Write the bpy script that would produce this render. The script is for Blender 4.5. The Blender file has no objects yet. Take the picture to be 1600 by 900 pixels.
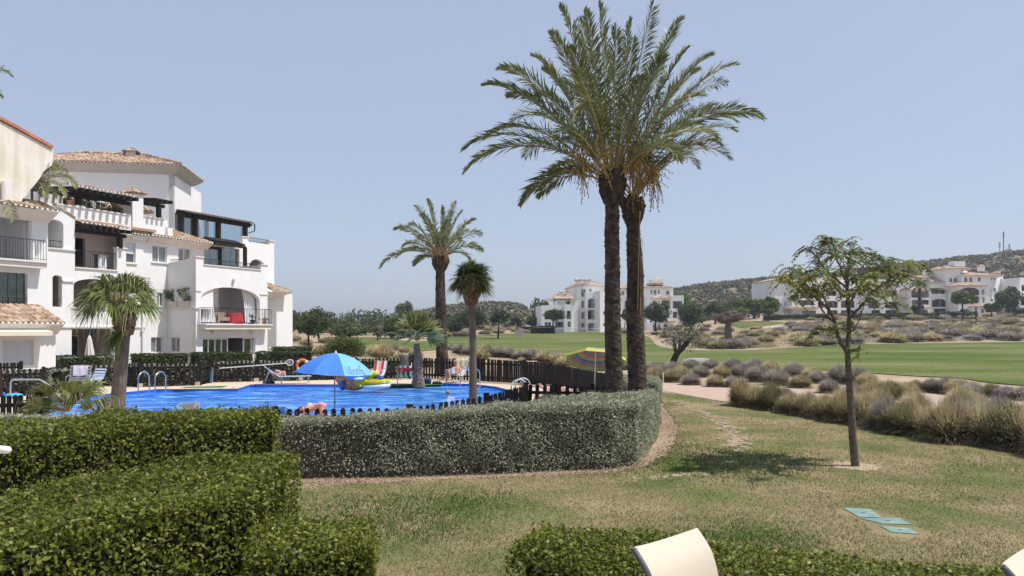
import bpy, bmesh, math, random
import numpy as np
from mathutils import Vector, Matrix
from mathutils.geometry import delaunay_2d_cdt
from math import sin, cos, pi, radians as R, atan2, sqrt

sc = bpy.context.scene
col = sc.collection
rng = np.random.default_rng(7)
random.seed(7)

# ------------------------------------------------------------ camera, sky, sun, exposure
F = 1150.0      # focal length in photo pixels
HZ = 512.0      # horizon row of the photo
H = 2.5         # eye height
cam = bpy.data.cameras.new('camera')
camo = bpy.data.objects.new('camera', cam)
col.objects.link(camo)
camo.location = (0, 0, H)
camo.rotation_euler = (R(90), 0, 0)
cam.sensor_width = 36
cam.lens = 36 * F / 1600
cam.shift_y = (HZ - 450) / 1600
cam.clip_start = 0.1
cam.clip_end = 6000
sc.camera = camo

SUN_EL, SUN_AZ = R(62), atan2(0.97, -0.17)
world = bpy.data.worlds.new('World')
sc.world = world
world.use_nodes = True
wn = world.node_tree.nodes
sky = wn.new('ShaderNodeTexSky')
sky.sky_type = 'NISHITA'
sky.sun_disc = False
sky.sun_elevation = SUN_EL
sky.sun_rotation = SUN_AZ
sky.altitude = 0
sky.air_density = 1.0
sky.dust_density = 1.0
sky.ozone_density = 2.5
hz_ = wn.new('ShaderNodeMix'); hz_.data_type = 'RGBA'; hz_.inputs[0].default_value = 0.68   # summer haze in the air
hz_.inputs[7].default_value = (2.75, 3.05, 3.85, 1)
world.node_tree.links.new(sky.outputs[0], hz_.inputs[6])
world.node_tree.links.new(hz_.outputs[2], wn['Background'].inputs[0])
wn['Background'].inputs[1].default_value = 0.15
sun = bpy.data.lights.new('sun', 'SUN')
sun.energy = 4.2
sun.angle = R(0.53)
sun.color = (1.0, 0.96, 0.91)
suno = bpy.data.objects.new('sun', sun)
col.objects.link(suno)
sd = Vector((sin(SUN_AZ) * cos(SUN_EL), cos(SUN_AZ) * cos(SUN_EL), sin(SUN_EL)))
suno.rotation_euler = (-sd).to_track_quat('-Z', 'Y').to_euler()
suno.location = sd * 60
sc.view_settings.view_transform = 'Standard'
sc.view_settings.look = 'None'
sc.view_settings.exposure = 0.25
sc.view_settings.gamma = 1
sc.cycles.max_bounces = 7
sc.cycles.transparent_max_bounces = 12
sc.cycles.use_denoising = True
sc.cycles.denoiser = "OPENIMAGEDENOISE"
sc.cycles.denoising_input_passes = "RGB_ALBEDO_NORMAL"
sc.cycles.use_light_tree = False
sc.cycles.use_adaptive_sampling = False

# ------------------------------------------------------------ placing helpers
def P(px, py, d):
    return np.array([(px - 800) / F * d, d, H - (py - HZ) / F * d])
def GD(py, z=0.0):
    return (H - z) * F / (py - HZ)
def G(px, py, z=0.0):
    d = GD(py, z)
    return np.array([(px - 800) / F * d, d, z])
def X(px, d):
    return (px - 800) / F * d
def Z(py, d):
    return H - (py - HZ) / F * d
def sst(a, b, x):
    t = np.clip((x - a) / (b - a), 0, 1)
    return t * t * (3 - 2 * t)
def terrain(x, y):
    x = np.asarray(x, float); y = np.asarray(y, float)
    t = x / np.maximum(y, 20)
    k = 1.7 + 4.0 * sst(0.12, 0.38, t)
    a = np.clip((y - 78) / 115, 0, None)
    z = k * np.where(a < 1, a ** 1.4, 1 + 0.6 * (a - 1))
    z = np.minimum(z, 14)
    # gentle sandy mounds behind the pool fence
    z = z + 0.55 * np.exp(-(((x + 4) / 7) ** 2 + ((y - 52) / 7) ** 2)) + 0.3 * np.exp(-(((x - 2) / 6) ** 2 + ((y - 50) / 6) ** 2))
    z = z + 0.15 * np.exp(-(((x + 14) / 5) ** 2 + ((y - 60) / 7) ** 2))
    return z
def ray_ground(px, py):
    t = (px - 800) / F; s = (py - HZ) / F
    d = 6.0
    while d < 900:
        if H - s * d <= float(terrain(t * d, d)) + 1e-4:
            lo, hi = d / 1.02, d
            for _ in range(18):
                m = (lo + hi) / 2
                if H - s * m <= float(terrain(t * m, m)): hi = m
                else: lo = m
            return np.array([t * hi, hi, float(terrain(t * hi, hi))])
        d *= 1.02
    return None
def onter(px, d):
    x = X(px, d)
    return np.array([x, d, float(terrain(x, d))])

# ------------------------------------------------------------ mesh builder
def nrm(v):
    v = np.asarray(v, float); n = np.linalg.norm(v)
    return v / n if n > 1e-9 else v
class MB:
    def __init__(s):
        s.v = []; s.f = []; s.m = []; s.mi = 0
    def add(s, vs, fs):
        o = len(s.v)
        s.v.extend([tuple(map(float, p)) for p in vs])
        s.f.extend([tuple(i + o for i in f) for f in fs])
        s.m.extend([s.mi] * len(fs))
        return s
    def box(s, c, size, rz=0, bev=0.0):
        cx, cy, cz = c; a, b, h = [q / 2 for q in size]
        cs, sn = cos(rz), sin(rz)
        pts = []
        for z in (-h, h):
            for x, y in ((-a, -b), (a, -b), (a, b), (-a, b)):
                pts.append((cx + x * cs - y * sn, cy + x * sn + y * cs, cz + z))
        return s.hexa(pts)
    def hexa(s, p):
        return s.add(p, [(0, 3, 2, 1), (4, 5, 6, 7), (0, 1, 5, 4), (1, 2, 6, 5), (2, 3, 7, 6), (3, 0, 4, 7)])
    def bar(s, p0, p1, w, h, up=(0, 0, 1)):
        p0 = np.array(p0, float); p1 = np.array(p1, float)
        d = nrm(p1 - p0)
        if abs(np.dot(d, up)) > .98: up = (1, 0, 0)
        side = nrm(np.cross(d, up)); u = np.cross(side, d)
        q = []
        for p in (p0, p1):
            for a, b in ((-1, -1), (1, -1), (1, 1), (-1, 1)):
                q.append(p + side * a * w / 2 + u * b * h / 2)
        return s.add(q, [(0, 1, 2, 3), (4, 7, 6, 5), (0, 4, 5, 1), (1, 5, 6, 2), (2, 6, 7, 3), (3, 7, 4, 0)])
    def tube(s, path, r, n=8, cap=True):
        path = [np.array(p, float) for p in path]
        if np.isscalar(r): r = [r] * len(path)
        o = len(s.v); N = len(path)
        d0 = nrm(path[1] - path[0])
        ref = np.array([0, 0, 1.0]) if abs(d0[2]) < 0.9 else np.array([1.0, 0, 0])
        vs = []
        side = nrm(np.cross(d0, ref))
        for i, p in enumerate(path):
            a = path[max(i - 1, 0)]; b = path[min(i + 1, N - 1)]
            d = nrm(b - a)
            side = nrm(side - d * np.dot(side, d)); u = np.cross(d, side)
            for k in range(n):
                t = 2 * pi * k / n
                vs.append(p + (side * cos(t) + u * sin(t)) * r[i])
        fs = []
        for i in range(N - 1):
            for k in range(n):
                k2 = (k + 1) % n
                fs.append((i * n + k, i * n + k2, (i + 1) * n + k2, (i + 1) * n + k))
        if cap:
            fs.append(tuple(range(n - 1, -1, -1))); fs.append(tuple((N - 1) * n + k for k in range(n)))
        return s.add(vs, fs)
    def sphere(s, c, r, n=12, m=8, rot=None):
        if np.isscalar(r): r = (r, r, r)
        vs = []; M = Matrix.Identity(3) if rot is None else rot
        for i in range(m + 1):
            th = pi * i / m
            for k in range(n):
                ph = 2 * pi * k / n
                q = M @ Vector((sin(th) * cos(ph) * r[0], sin(th) * sin(ph) * r[1], cos(th) * r[2]))
                vs.append((c[0] + q.x, c[1] + q.y, c[2] + q.z))
        fs = []
        for i in range(m):
            for k in range(n):
                k2 = (k + 1) % n
                fs.append((i * n + k, (i + 1) * n + k, (i + 1) * n + k2, i * n + k2))
        return s.add(vs, fs)
    def torus(s, c, R1, r2, n=24, m=8, rot=None, sx=1, sy=1, a0=0, a1=2 * pi):
        M = Matrix.Identity(3) if rot is None else rot
        vs = []; full = abs(a1 - a0 - 2 * pi) < 1e-6
        nn = n if full else n + 1
        for i in range(nn):
            a = a0 + (a1 - a0) * i / n
            for k in range(m):
                b = 2 * pi * k / m
                q = M @ Vector(((R1 + r2 * cos(b)) * cos(a) * sx, (R1 + r2 * cos(b)) * sin(a) * sy, r2 * sin(b)))
                vs.append((c[0] + q.x, c[1] + q.y, c[2] + q.z))
        fs = []
        for i in range(n):
            i2 = (i + 1) % nn
            for k in range(m):
                k2 = (k + 1) % m
                fs.append((i * m + k, i2 * m + k, i2 * m + k2, i * m + k2))
        return s.add(vs, fs)
    def prism(s, poly, z0, z1):
        n = len(poly)
        vs = [(p[0], p[1], z0) for p in poly] + [(p[0], p[1], z1) for p in poly]
        fs = [tuple(range(n - 1, -1, -1)), tuple(range(n, 2 * n))]
        fs += [(i, (i + 1) % n, n + (i + 1) % n, n + i) for i in range(n)]
        return s.add(vs, fs)
    def build(s, name, mats, parent=None, smooth=False):
        me = bpy.data.meshes.new(name)
        me.from_pydata(s.v, [], s.f)
        if not isinstance(mats, (list, tuple)): mats = [mats]
        for m in mats: me.materials.append(m)
        if len(mats) > 1: me.polygons.foreach_set('material_index', s.m)
        if smooth: me.polygons.foreach_set('use_smooth', [True] * len(me.polygons))
        me.update()
        return link(name, me, parent)
def link(name, me, parent=None):
    o = bpy.data.objects.new(name, me)
    col.objects.link(o)
    if parent is not None:
        o.parent = parent
        o.matrix_parent_inverse = Matrix.Translation(parent.location).inverted() if parent.rotation_euler[:] == (0, 0, 0) and parent.scale[:] == (1, 1, 1) else Matrix.Identity(4)
    return o
def empty(name, loc=(0, 0, 0)):
    o = bpy.data.objects.new(name, None)
    o.location = tuple(map(float, loc)); o.empty_display_size = 0.2
    col.objects.link(o)
    return o
def tag(o, label=None, cat=None, group=None, kind=None):
    if label: o['label'] = label
    if cat: o['category'] = cat
    if group: o['group'] = group
    if kind: o['kind'] = kind
    return o
def thing(name, label, cat, loc=(0, 0, 0), group=None):
    return tag(empty(name, loc), label, cat, group)
def copy_tree(o, parent=None):
    c = o.copy(); col.objects.link(c)
    if parent is not None:
        c.parent = parent
    for ch in [q for q in o.children]:
        copy_tree(ch, c)
    return c
def quads_mesh(name, V, mat, parent=None, attrs=None, nv=4):
    """V: (n, nv, 3) array of separate polygons"""
    n = len(V)
    me = bpy.data.meshes.new(name)
    me.vertices.add(n * nv); me.vertices.foreach_set('co', V.reshape(-1).astype(np.float32))
    me.loops.add(n * nv); me.loops.foreach_set('vertex_index', np.arange(n * nv, dtype=np.int32))
    me.polygons.add(n)
    me.polygons.foreach_set('loop_start', np.arange(0, n * nv, nv, dtype=np.int32))
    me.polygons.foreach_set('loop_total', np.full(n, nv, dtype=np.int32))
    me.materials.append(mat)
    me.update(calc_edges=True)
    if attrs:
        for k, a in attrs.items():
            at = me.attributes.new(k, 'FLOAT', 'POINT')
            at.data.foreach_set('value', np.repeat(np.asarray(a, np.float32), nv))
    if name is None: return me
    return link(name, me, parent)

# ------------------------------------------------------------ materials
def newmat(name):
    m = bpy.data.materials.new(name); m.use_nodes = True
    nt = m.node_tree; b = nt.nodes['Principled BSDF']
    return m, nt, b
def ramp(nt, stops):
    r = nt.nodes.new('ShaderNodeValToRGB')
    el = r.color_ramp.elements
    while len(el) < len(stops): el.new(0.5)
    for e, (p, c) in zip(el, stops):
        e.position = p; e.color = (*c, 1)
    return r
def M(name, c, rough=0.6, var=0.12, scale=6.0, bump=0.0, bscale=40.0, spec=0.5, metal=0.0, c2=None, detail=4):
    m, nt, b = newmat(name)
    L = nt.links.new
    tc = nt.nodes.new('ShaderNodeTexCoord')
    nz = nt.nodes.new('ShaderNodeTexNoise'); nz.inputs['Scale'].default_value = scale; nz.inputs['Detail'].default_value = detail
    L(tc.outputs['Object'], nz.inputs['Vector'])
    c = np.array(c, float); c2 = np.array(c2, float) if c2 is not None else c * (1 + var)
    c1 = c * (1 - var) if True else c
    r = ramp(nt, [(0.3, tuple(np.clip(c1, 0, 1))), (0.7, tuple(np.clip(c2, 0, 1)))])
    L(nz.outputs['Fac'], r.inputs['Fac']); L(r.outputs['Color'], b.inputs['Base Color'])
    b.inputs['Roughness'].default_value = rough
    b.inputs['Metallic'].default_value = metal
    b.inputs['Specular IOR Level'].default_value = spec
    if bump:
        n2 = nt.nodes.new('ShaderNodeTexNoise'); n2.inputs['Scale'].default_value = bscale; n2.inputs['Detail'].default_value = 3
        L(tc.outputs['Object'], n2.inputs['Vector'])
        bp = nt.nodes.new('ShaderNodeBump'); bp.inputs['Strength'].default_value = bump; bp.inputs['Distance'].default_value = 0.02
        L(n2.outputs['Fac'], bp.inputs['Height']); L(bp.outputs['Normal'], b.inputs['Normal'])
    return m
def LEAF(name, stops, rough=0.5, trans=0.3, nscale=1.2, spec=0.4, objvar=0.0):
    """leaf material: colour from the per-leaf attribute 'rnd' and a soft patch noise"""
    m, nt, b = newmat(name); L = nt.links.new
    at = nt.nodes.new('ShaderNodeAttribute'); at.attribute_name = 'rnd'
    tc = nt.nodes.new('ShaderNodeTexCoord')
    nz = nt.nodes.new('ShaderNodeTexNoise'); nz.inputs['Scale'].default_value = nscale; nz.inputs['Detail'].default_value = 2
    L(tc.outputs['Object'], nz.inputs['Vector'])
    ma = nt.nodes.new('ShaderNodeMath'); ma.operation = 'MULTIPLY_ADD'
    L(nz.outputs['Fac'], ma.inputs[0]); ma.inputs[1].default_value = 0.7; ma.inputs[2].default_value = -0.35
    ad = nt.nodes.new('ShaderNodeMath'); ad.operation = 'ADD'
    L(at.outputs['Fac'], ad.inputs[0]); L(ma.outputs[0], ad.inputs[1])
    if objvar:
        oi = nt.nodes.new('ShaderNodeObjectInfo'); m2 = nt.nodes.new('ShaderNodeMath'); m2.operation = 'MULTIPLY_ADD'
        L(oi.outputs['Random'], m2.inputs[0]); m2.inputs[1].default_value = objvar; m2.inputs[2].default_value = -objvar / 2
        a2 = nt.nodes.new('ShaderNodeMath'); a2.operation = 'ADD'; L(ad.outputs[0], a2.inputs[0]); L(m2.outputs[0], a2.inputs[1]); ad = a2
    r = ramp(nt, stops); L(ad.outputs[0], r.inputs['Fac'])
    L(r.outputs['Color'], b.inputs['Base Color'])
    b.inputs['Roughness'].default_value = rough
    b.inputs['Specular IOR Level'].default_value = spec
    if trans:
        tr = nt.nodes.new('ShaderNodeBsdfTranslucent'); mx = nt.nodes.new('ShaderNodeMixShader')
        mx.inputs[0].default_value = trans
        L(r.outputs['Color'], tr.inputs['Color'])
        L(b.outputs[0], mx.inputs[1]); L(tr.outputs[0], mx.inputs[2])
        L(mx.outputs[0], nt.nodes['Material Output'].inputs['Surface'])
    return m
WHITE = M('white_render', (0.80, 0.795, 0.78), 0.85, 0.03, 1.3, 0.12, 9, 0.2)
FARWHITE = M('far_white_render', (0.82, 0.81, 0.79), 0.85, 0.03, 0.3, 0, 14, 0.2)
CREAM = M('aged_cream_render', (0.76, 0.69, 0.57), 0.9, 0.04, 0.9, 0.35, 7, 0.2, c2=(0.84, 0.82, 0.76))
CORN = M('cornice_render', (0.74, 0.71, 0.66), 0.85, 0.04, 2, 0.1, 20, 0.2)
DARKWOOD = M('dark_stained_wood', (0.018, 0.014, 0.012), 0.7, 0.4, 5, 0.2, 40, 0.3)
FENCEWOOD = M('dark_picket_wood', (0.012, 0.0095, 0.0085), 0.75, 0.5, 9, 0.3, 60, 0.25, c2=(0.028, 0.022, 0.018))
IRON = M('black_iron', (0.025, 0.025, 0.028), 0.5, 0.1, 5)
STEEL = M('polished_steel', (0.75, 0.76, 0.78), 0.18, 0.03, 5, metal=1.0)
ALU = M('grey_aluminium', (0.5, 0.52, 0.54), 0.35, 0.03, 5, metal=0.7)
FRAMEW = M('white_window_frame', (0.75, 0.74, 0.7), 0.5, 0.02, 3)
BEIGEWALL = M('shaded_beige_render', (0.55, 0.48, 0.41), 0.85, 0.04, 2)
TERRAC = M('terracotta_floor', (0.45, 0.24, 0.14), 0.7, 0.15, 4)
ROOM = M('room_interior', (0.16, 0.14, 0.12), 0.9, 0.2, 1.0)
CURT = M('white_curtain', (0.78, 0.78, 0.78), 0.8, 0.03, 4)
SHUT = M('grey_roller_shutter', (0.62, 0.66, 0.70), 0.5, 0.03, 2)
def glass_mat(name, c, rough=0.04, var=0.5, scale=0.8):
    m = M(name, c, rough, var, scale, 0, 1, 0.8)
    m.node_tree.nodes['Principled BSDF'].inputs['IOR'].default_value = 1.6
    return m
GLASS = glass_mat('dark_window_glass', (0.05, 0.06, 0.065))
GLASSC = glass_mat('curtained_glass', (0.22, 0.23, 0.23), var=0.25, scale=3)
GLASSG = glass_mat('green_reflecting_glass', (0.035, 0.06, 0.04), var=0.7, scale=2.5)
def clear_glass():
    m, nt, b = newmat('clear_glazing'); L = nt.links.new
    tr = nt.nodes.new('ShaderNodeBsdfTransparent'); tr.inputs[0].default_value = (0.72, 0.8, 0.84, 1)
    gl = nt.nodes.new('ShaderNodeBsdfGlossy'); gl.inputs['Roughness'].default_value = 0.02
    mx = nt.nodes.new('ShaderNodeMixShader'); mx.inputs[0].default_value = 0.22
    L(tr.outputs[0], mx.inputs[1]); L(gl.outputs[0], mx.inputs[2]); L(mx.outputs[0], nt.nodes['Material Output'].inputs['Surface'])
    return m
CLEAR = clear_glass()
def tile_mat(name, stops, scale=1.0):
    m, nt, b = newmat(name); L = nt.links.new
    tc = nt.nodes.new('ShaderNodeTexCoord')
    vo = nt.nodes.new('ShaderNodeTexVoronoi'); vo.inputs['Scale'].default_value = 4.2 * scale
    L(tc.outputs['Object'], vo.inputs['Vector'])
    sp = nt.nodes.new('ShaderNodeSeparateColor'); L(vo.outputs['Color'], sp.inputs[0])
    r = ramp(nt, stops); L(sp.outputs[0], r.inputs['Fac']); L(r.outputs['Color'], b.inputs['Base Color'])
    b.inputs['Roughness'].default_value = 0.85; b.inputs['Specular IOR Level'].default_value = 0.2
    return m
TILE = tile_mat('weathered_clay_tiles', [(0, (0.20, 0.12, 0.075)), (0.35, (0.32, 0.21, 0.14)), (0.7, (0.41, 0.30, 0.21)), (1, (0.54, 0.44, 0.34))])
def stained(m):
    nt = m.node_tree; L = nt.links.new; b = nt.nodes['Principled BSDF']; src = b.inputs['Base Color'].links[0].from_socket
    tc = nt.nodes.new('ShaderNodeTexCoord'); mp = nt.nodes.new('ShaderNodeMapping'); mp.inputs['Scale'].default_value = (2.2, 2.2, .22); L(tc.outputs['Object'], mp.inputs['Vector'])
    n = nt.nodes.new('ShaderNodeTexNoise'); n.inputs['Scale'].default_value = 1.0; n.inputs['Detail'].default_value = 8; L(mp.outputs[0], n.inputs['Vector'])
    r = ramp(nt, [(.50, (1, 1, 1)), (.62, (.80, .66, .48)), (.75, (.62, .46, .30))]); L(n.outputs['Fac'], r.inputs['Fac'])
    mx = nt.nodes.new('ShaderNodeMix'); mx.data_type = 'RGBA'; mx.blend_type = 'MULTIPLY'; mx.inputs[0].default_value = .38; L(src, mx.inputs[6]); L(r.outputs['Color'], mx.inputs[7]); L(mx.outputs[2], b.inputs['Base Color'])
stained(CREAM)
TILERED = M('red_clay_coping', (0.50, 0.20, 0.12), 0.8, 0.2, 3, 0.3, 20, 0.2)
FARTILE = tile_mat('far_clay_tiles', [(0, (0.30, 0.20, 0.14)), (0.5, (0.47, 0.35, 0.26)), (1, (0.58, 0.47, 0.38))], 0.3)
# ------------------------------------------------------------ sheets cut to an outline
def tri2d(outer, holes=(), grid=None):
    pts = [Vector((float(p[0]), float(p[1]))) for p in outer]; edges = [(i, (i + 1) % len(outer)) for i in range(len(outer))]
    for h in holes:
        o = len(pts)
        pts += [Vector((float(p[0]), float(p[1]))) for p in h]; edges += [(o + i, o + (i + 1) % len(h)) for i in range(len(h))]
    if grid is not None:
        for p in grid:
            if inpoly(p, outer): pts.append(Vector((float(p[0]), float(p[1]))))
    v, e, f, *_ = delaunay_2d_cdt(pts, edges, [], 0, 1e-5)
    out = []
    for t in f:
        c = (v[t[0]] + v[t[1]] + v[t[2]]) / 3
        if inpoly(c, outer) and not any(inpoly(c, h) for h in holes): 
            a = (v[t[1]] - v[t[0]]).cross(v[t[2]] - v[t[0]])
            out.append(tuple(t) if a > 0 else (t[0], t[2], t[1]))
    return v, out
def inpoly(p, poly):
    x, y = p[0], p[1]; c = False; n = len(poly); j = n - 1
    for i in range(n):
        xi, yi = poly[i][0], poly[i][1]; xj, yj = poly[j][0], poly[j][1]
        if (yi > y) != (yj > y) and x < (xj - xi) * (y - yi) / (yj - yi) + xi: c = not c
        j = i
    return c
def sheet(name, outer, mat, z=0.0, dz=0.0, holes=(), step=None, follow=False, parent=None):
    grid = None
    if step:
        xs = [p[0] for p in outer]; ys = [p[1] for p in outer]
        grid = [(x, y) for x in np.arange(min(xs), max(xs), step) for y in np.arange(min(ys), max(ys), step)]
    v, f = tri2d(outer, holes, grid)
    if follow:
        vs = [(p.x, p.y, float(terrain(p.x, p.y)) + dz) for p in v]
    else: vs = [(p.x, p.y, z + dz) for p in v]
    mb = MB(); mb.add(vs, f)
    return mb.build(name, mat, parent, smooth=follow)
def densify(poly, step, jit=0.0, closed=True):
    out = []; n = len(poly)
    for i in range(n if closed else n - 1):
        a = np.array(poly[i][:2], float); b = np.array(poly[(i + 1) % n][:2], float)
        k = max(1, int(np.linalg.norm(b - a) / step))
        for j in range(k):
            p = a + (b - a) * j / k
            if jit and j: p = p + rng.normal(0, jit, 2)
            out.append(tuple(p))
    if not closed: out.append(tuple(poly[-1][:2]))
    return out
def spline(pts, n=8, closed=False):
    pts = [np.array(p, float) for p in pts]; N = len(pts); out = []
    for i in range(N if closed else N - 1):
        g = lambda k: pts[k % N] if closed else pts[min(max(k, 0), N - 1)]
        p0, p1, p2, p3 = g(i - 1), g(i), g(i + 1), g(i + 2)
        for j in range(n):
            t = j / n
            out.append(0.5 * (2 * p1 + (p2 - p0) * t + (2 * p0 - 5 * p1 + 4 * p2 - p3) * t * t + (3 * p1 - p0 - 3 * p2 + p3) * t ** 3))
    if not closed: out.append(pts[-1])
    return out

# ------------------------------------------------------------ facades on real vertical planes
class Plane:
    """vertical plane through P0 (x, y) with horizontal direction D; N faces outwards"""
    def __init__(s, P0, D, side=1):
        s.P = np.array(P0, float); s.D = np.array(D, float) / np.linalg.norm(D)
        s.N = np.array([s.D[1], -s.D[0]]) * side
    def s_at(s, px):
        t = (px - 800) / F
        return (t * s.P[1] - s.P[0]) / (s.D[0] - t * s.D[1])
    def z_at(s, px, py):
        q = s.P + s.D * s.s_at(px)
        return H - (py - HZ) / F * q[1]
    def sz(s, px, py): return (s.s_at(px), s.z_at(px, py))
    def W(s, a, z, off=0.0):
        q = s.P + s.D * a + s.N * off
        return (q[0], q[1], z)
    def shift(s, off):
        return Plane(s.P + s.N * off, s.D, 1 if s.N @ np.array([s.D[1], -s.D[0]]) > 0 else -1)
    def rect(s, x0, y0, x1, y1):
        """photo px/py box: heights read at its left edge"""
        a, b = s.s_at(x0), s.s_at(x1); zt, zb = s.z_at(x0, y0), s.z_at(x0, y1)
        return [(a, zb), (b, zb), (b, zt), (a, zt)]
    def arch(s, x0, ytop, x1, yb, spring=0.3):
        a, b = s.s_at(x0), s.s_at(x1); c = (x0 + x1) / 2
        zt, zb = s.z_at(c, ytop), s.z_at(x0, yb)
        h = (b - a) * spring
        pts = [(a, zb), (b, zb)]
        for i in range(11):
            t = pi * i / 10
            pts.append(((a + b) / 2 + (b - a) / 2 * cos(t), zt - h + h * sin(t)))
        return pts
def wall(pl, outer, holes, thick, name, mat, parent):
    v, f = tri2d(outer, holes)
    n = len(v)
    sgn = 1 if pl.N @ np.array([pl.D[1], -pl.D[0]]) > 0 else -1
    vs = [pl.W(p.x, p.y) for p in v] + [pl.W(p.x, p.y, -thick) for p in v]
    fs = [t if sgn > 0 else t[::-1] for t in f] + [tuple(i + n for i in (t[::-1] if sgn > 0 else t)) for t in f]
    cnt = {}
    for t in f:
        for i in range(3):
            e = (t[i], t[(i + 1) % 3]); cnt[tuple(sorted(e))] = cnt.get(tuple(sorted(e)), []) + [e]
    for k, es in cnt.items():
        if len(es) == 1:
            a, b = es[0]
            q = (b, a, a + n, b + n)
            fs.append(q if sgn > 0 else q[::-1])
    mb = MB(); mb.add(vs, fs)
    return mb.build(name, mat, parent)
def pbox(mb, pl, s0, s1, z0, z1, o0, o1):
    """box on plane coords, o0..o1 offsets along the outward normal"""
    a = [pl.W(s0, z0, o0), pl.W(s1, z0, o0), pl.W(s1, z0, o1), pl.W(s0, z0, o1)]
    b = [(p[0], p[1], z1) for p in a]
    return mb.hexa(a + b)
def tile_roof(name, e0, e1, r1, r0, parent, mat=None, pitch=0.24, amp=0.06, rows=None, thick=0.05):
    """barrel tiles on the slope from eave e0-e1 up to r0-r1 (3D points)"""
    e0, e1, r0, r1 = [np.array(p, float) for p in (e0, e1, r0, r1)]
    L = np.linalg.norm(e1 - e0); u = (e1 - e0) / L
    nn = nrm(np.cross(u, (r0 + r1) / 2 - (e0 + e1) / 2))
    if nn[2] < 0: nn = -nn
    w = nrm(np.cross(nn, u)); 
    if w @ ((r0 + r1) / 2 - (e0 + e1) / 2) < 0: w = -w
    T = w @ (r0 - e0)
    sr0, sr1 = u @ (r0 - e0), u @ (r1 - e0)
    k = max(2, int(round(L / pitch)) ); sub = 6
    cols = np.linspace(0, L, k * sub + 1)
    nr = max(2, int(T / 0.38))
    vs = []; nc = len(cols)
    ts = []
    for j in range(nr):
        ts += [(j / nr, 1.0), ((j + 0.97) / nr, 0.0)]
    for t, st in ts:
        lo = sr0 * t; hi = L + (sr1 - L) * t
        for i, c in enumerate(cols):
            s_ = min(max(c, lo), hi)
            h = amp * abs(sin(pi * c / (L / k))) ** 0.8 + 0.022 * st
            p = e0 + u * s_ + w * (t * T) + nn * (h + thick)
            vs.append(p)
    base = len(vs)
    fs = []
    for j in range(len(ts) - 1):
        for i in range(nc - 1):
            fs.append((j * nc + i, j * nc + i + 1, (j + 1) * nc + i + 1, (j + 1) * nc + i))
    # scalloped front edge drops to the deck
    fr = []
    for i, c in enumerate(cols):
        fr.append(e0 + u * c)
    vs += fr
    for i in range(nc - 1):
        fs.append((base + i, base + i + 1, i + 1, i))
    o2 = len(vs); vs += [e0, e1, r1, r0]; fs.append((o2, o2 + 3, o2 + 2, o2 + 1))
    mb = MB(); mb.add(vs, fs)
    o = mb.build(name, mat or TILE, parent)
    return o
def mortar_ends(mb, e0, e1, out, pitch=0.24):
    """white mortar plugs under every second tile along an eave"""
    e0, e1 = np.array(e0, float), np.array(e1, float); L = np.linalg.norm(e1 - e0); k = max(2, int(round(L / pitch)))
    u = (e1 - e0) / L; out = nrm(out)
    for i in range(k):
        c = e0 + u * (i + 0.5) * L / k + out * 0.012
        mb.box((c[0], c[1], c[2] + 0.045), (0.11, 0.05, 0.075), atan2(u[1], u[0]))
def railing(pl, s0, s1, z0, z1, off, parent, name='balcony_railing', step=0.13, mat=None, w=0.016):
    mb = MB()
    pbox(mb, pl, s0, s1, z1 - 0.03, z1, off - 0.02, off + 0.02)
    pbox(mb, pl, s0, s1, z0 + 0.08, z0 + 0.1, off - 0.012, off + 0.012)
    n = max(2, int(abs(s1 - s0) / step))
    for i in range(n + 1):
        s = s0 + (s1 - s0) * i / n
        pbox(mb, pl, s - w / 2, s + w / 2, z0, z1 - 0.03, off - w / 2, off + w / 2)
    return mb.build(name, mat or IRON, parent)
def window(pl, x0, y0, x1, y1, parent, depth=0.14, bars=1, glass=None, name='window', sill=True, rect=None, curtain=True):
    r = rect or pl.rect(x0, y0, x1, y1); s0, s1, zb, zt = r[0][0], r[1][0], r[0][1], r[2][1]
    mb = MB(); t = 0.05
    for a, b, c, d in ((s0, s0 + t, zb, zt), (s1 - t, s1, zb, zt), (s0 + t, s1 - t, zb, zb + t), (s0 + t, s1 - t, zt - t, zt)):
        pbox(mb, pl, a, b, c, d, -depth - 0.04, -depth + 0.03)
    for i in range(bars):
        c = s0 + (s1 - s0) * (i + 1) / (bars + 1)
        pbox(mb, pl, c - 0.035, c + 0.035, zb + t, zt - t, -depth - 0.035, -depth + 0.025)
    fr = mb.build(name, FRAMEW, parent)
    mb = MB(); pbox(mb, pl, s0 + 0.02, s1 - 0.02, zb + 0.02, zt - 0.02, -depth - 0.02, -depth - 0.01)
    mb.build('pane', glass or GLASSC, fr)
    if sill:
        mb = MB(); pbox(mb, pl, s0 - 0.08, s1 + 0.08, zb - 0.07, zb - 0.003, -0.1, 0.08)
        mb.build('sill', CORN, fr)
    return fr
def room(pl, s0, s1, z0, z1, depth, parent, mat=None, name='recess', floor=None, t=0.004):
    """inside of an opening: floor, ceiling, sides and back"""
    mb = MB()
    o0, o1 = -0.22, -depth
    pbox(mb, pl, s0 - .25, s1 + .25, z0 - 0.12, z0, o0, o1)
    pbox(mb, pl, s0 - .25, s1 + .25, z1, z1 + 0.12, o0, o1)
    pbox(mb, pl, s0 - .37, s0 - .25, z0 - 0.12, z1 + .12, o0, o1)
    pbox(mb, pl, s1 + .25, s1 + .37, z0 - 0.12, z1 + .12, o0, o1)
    pbox(mb, pl, s0 - .37, s1 + .37, z0 - 0.12, z1 + .12, o1 - 0.15, o1)
    return mb.build(name, mat or WHITE, parent)
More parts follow.
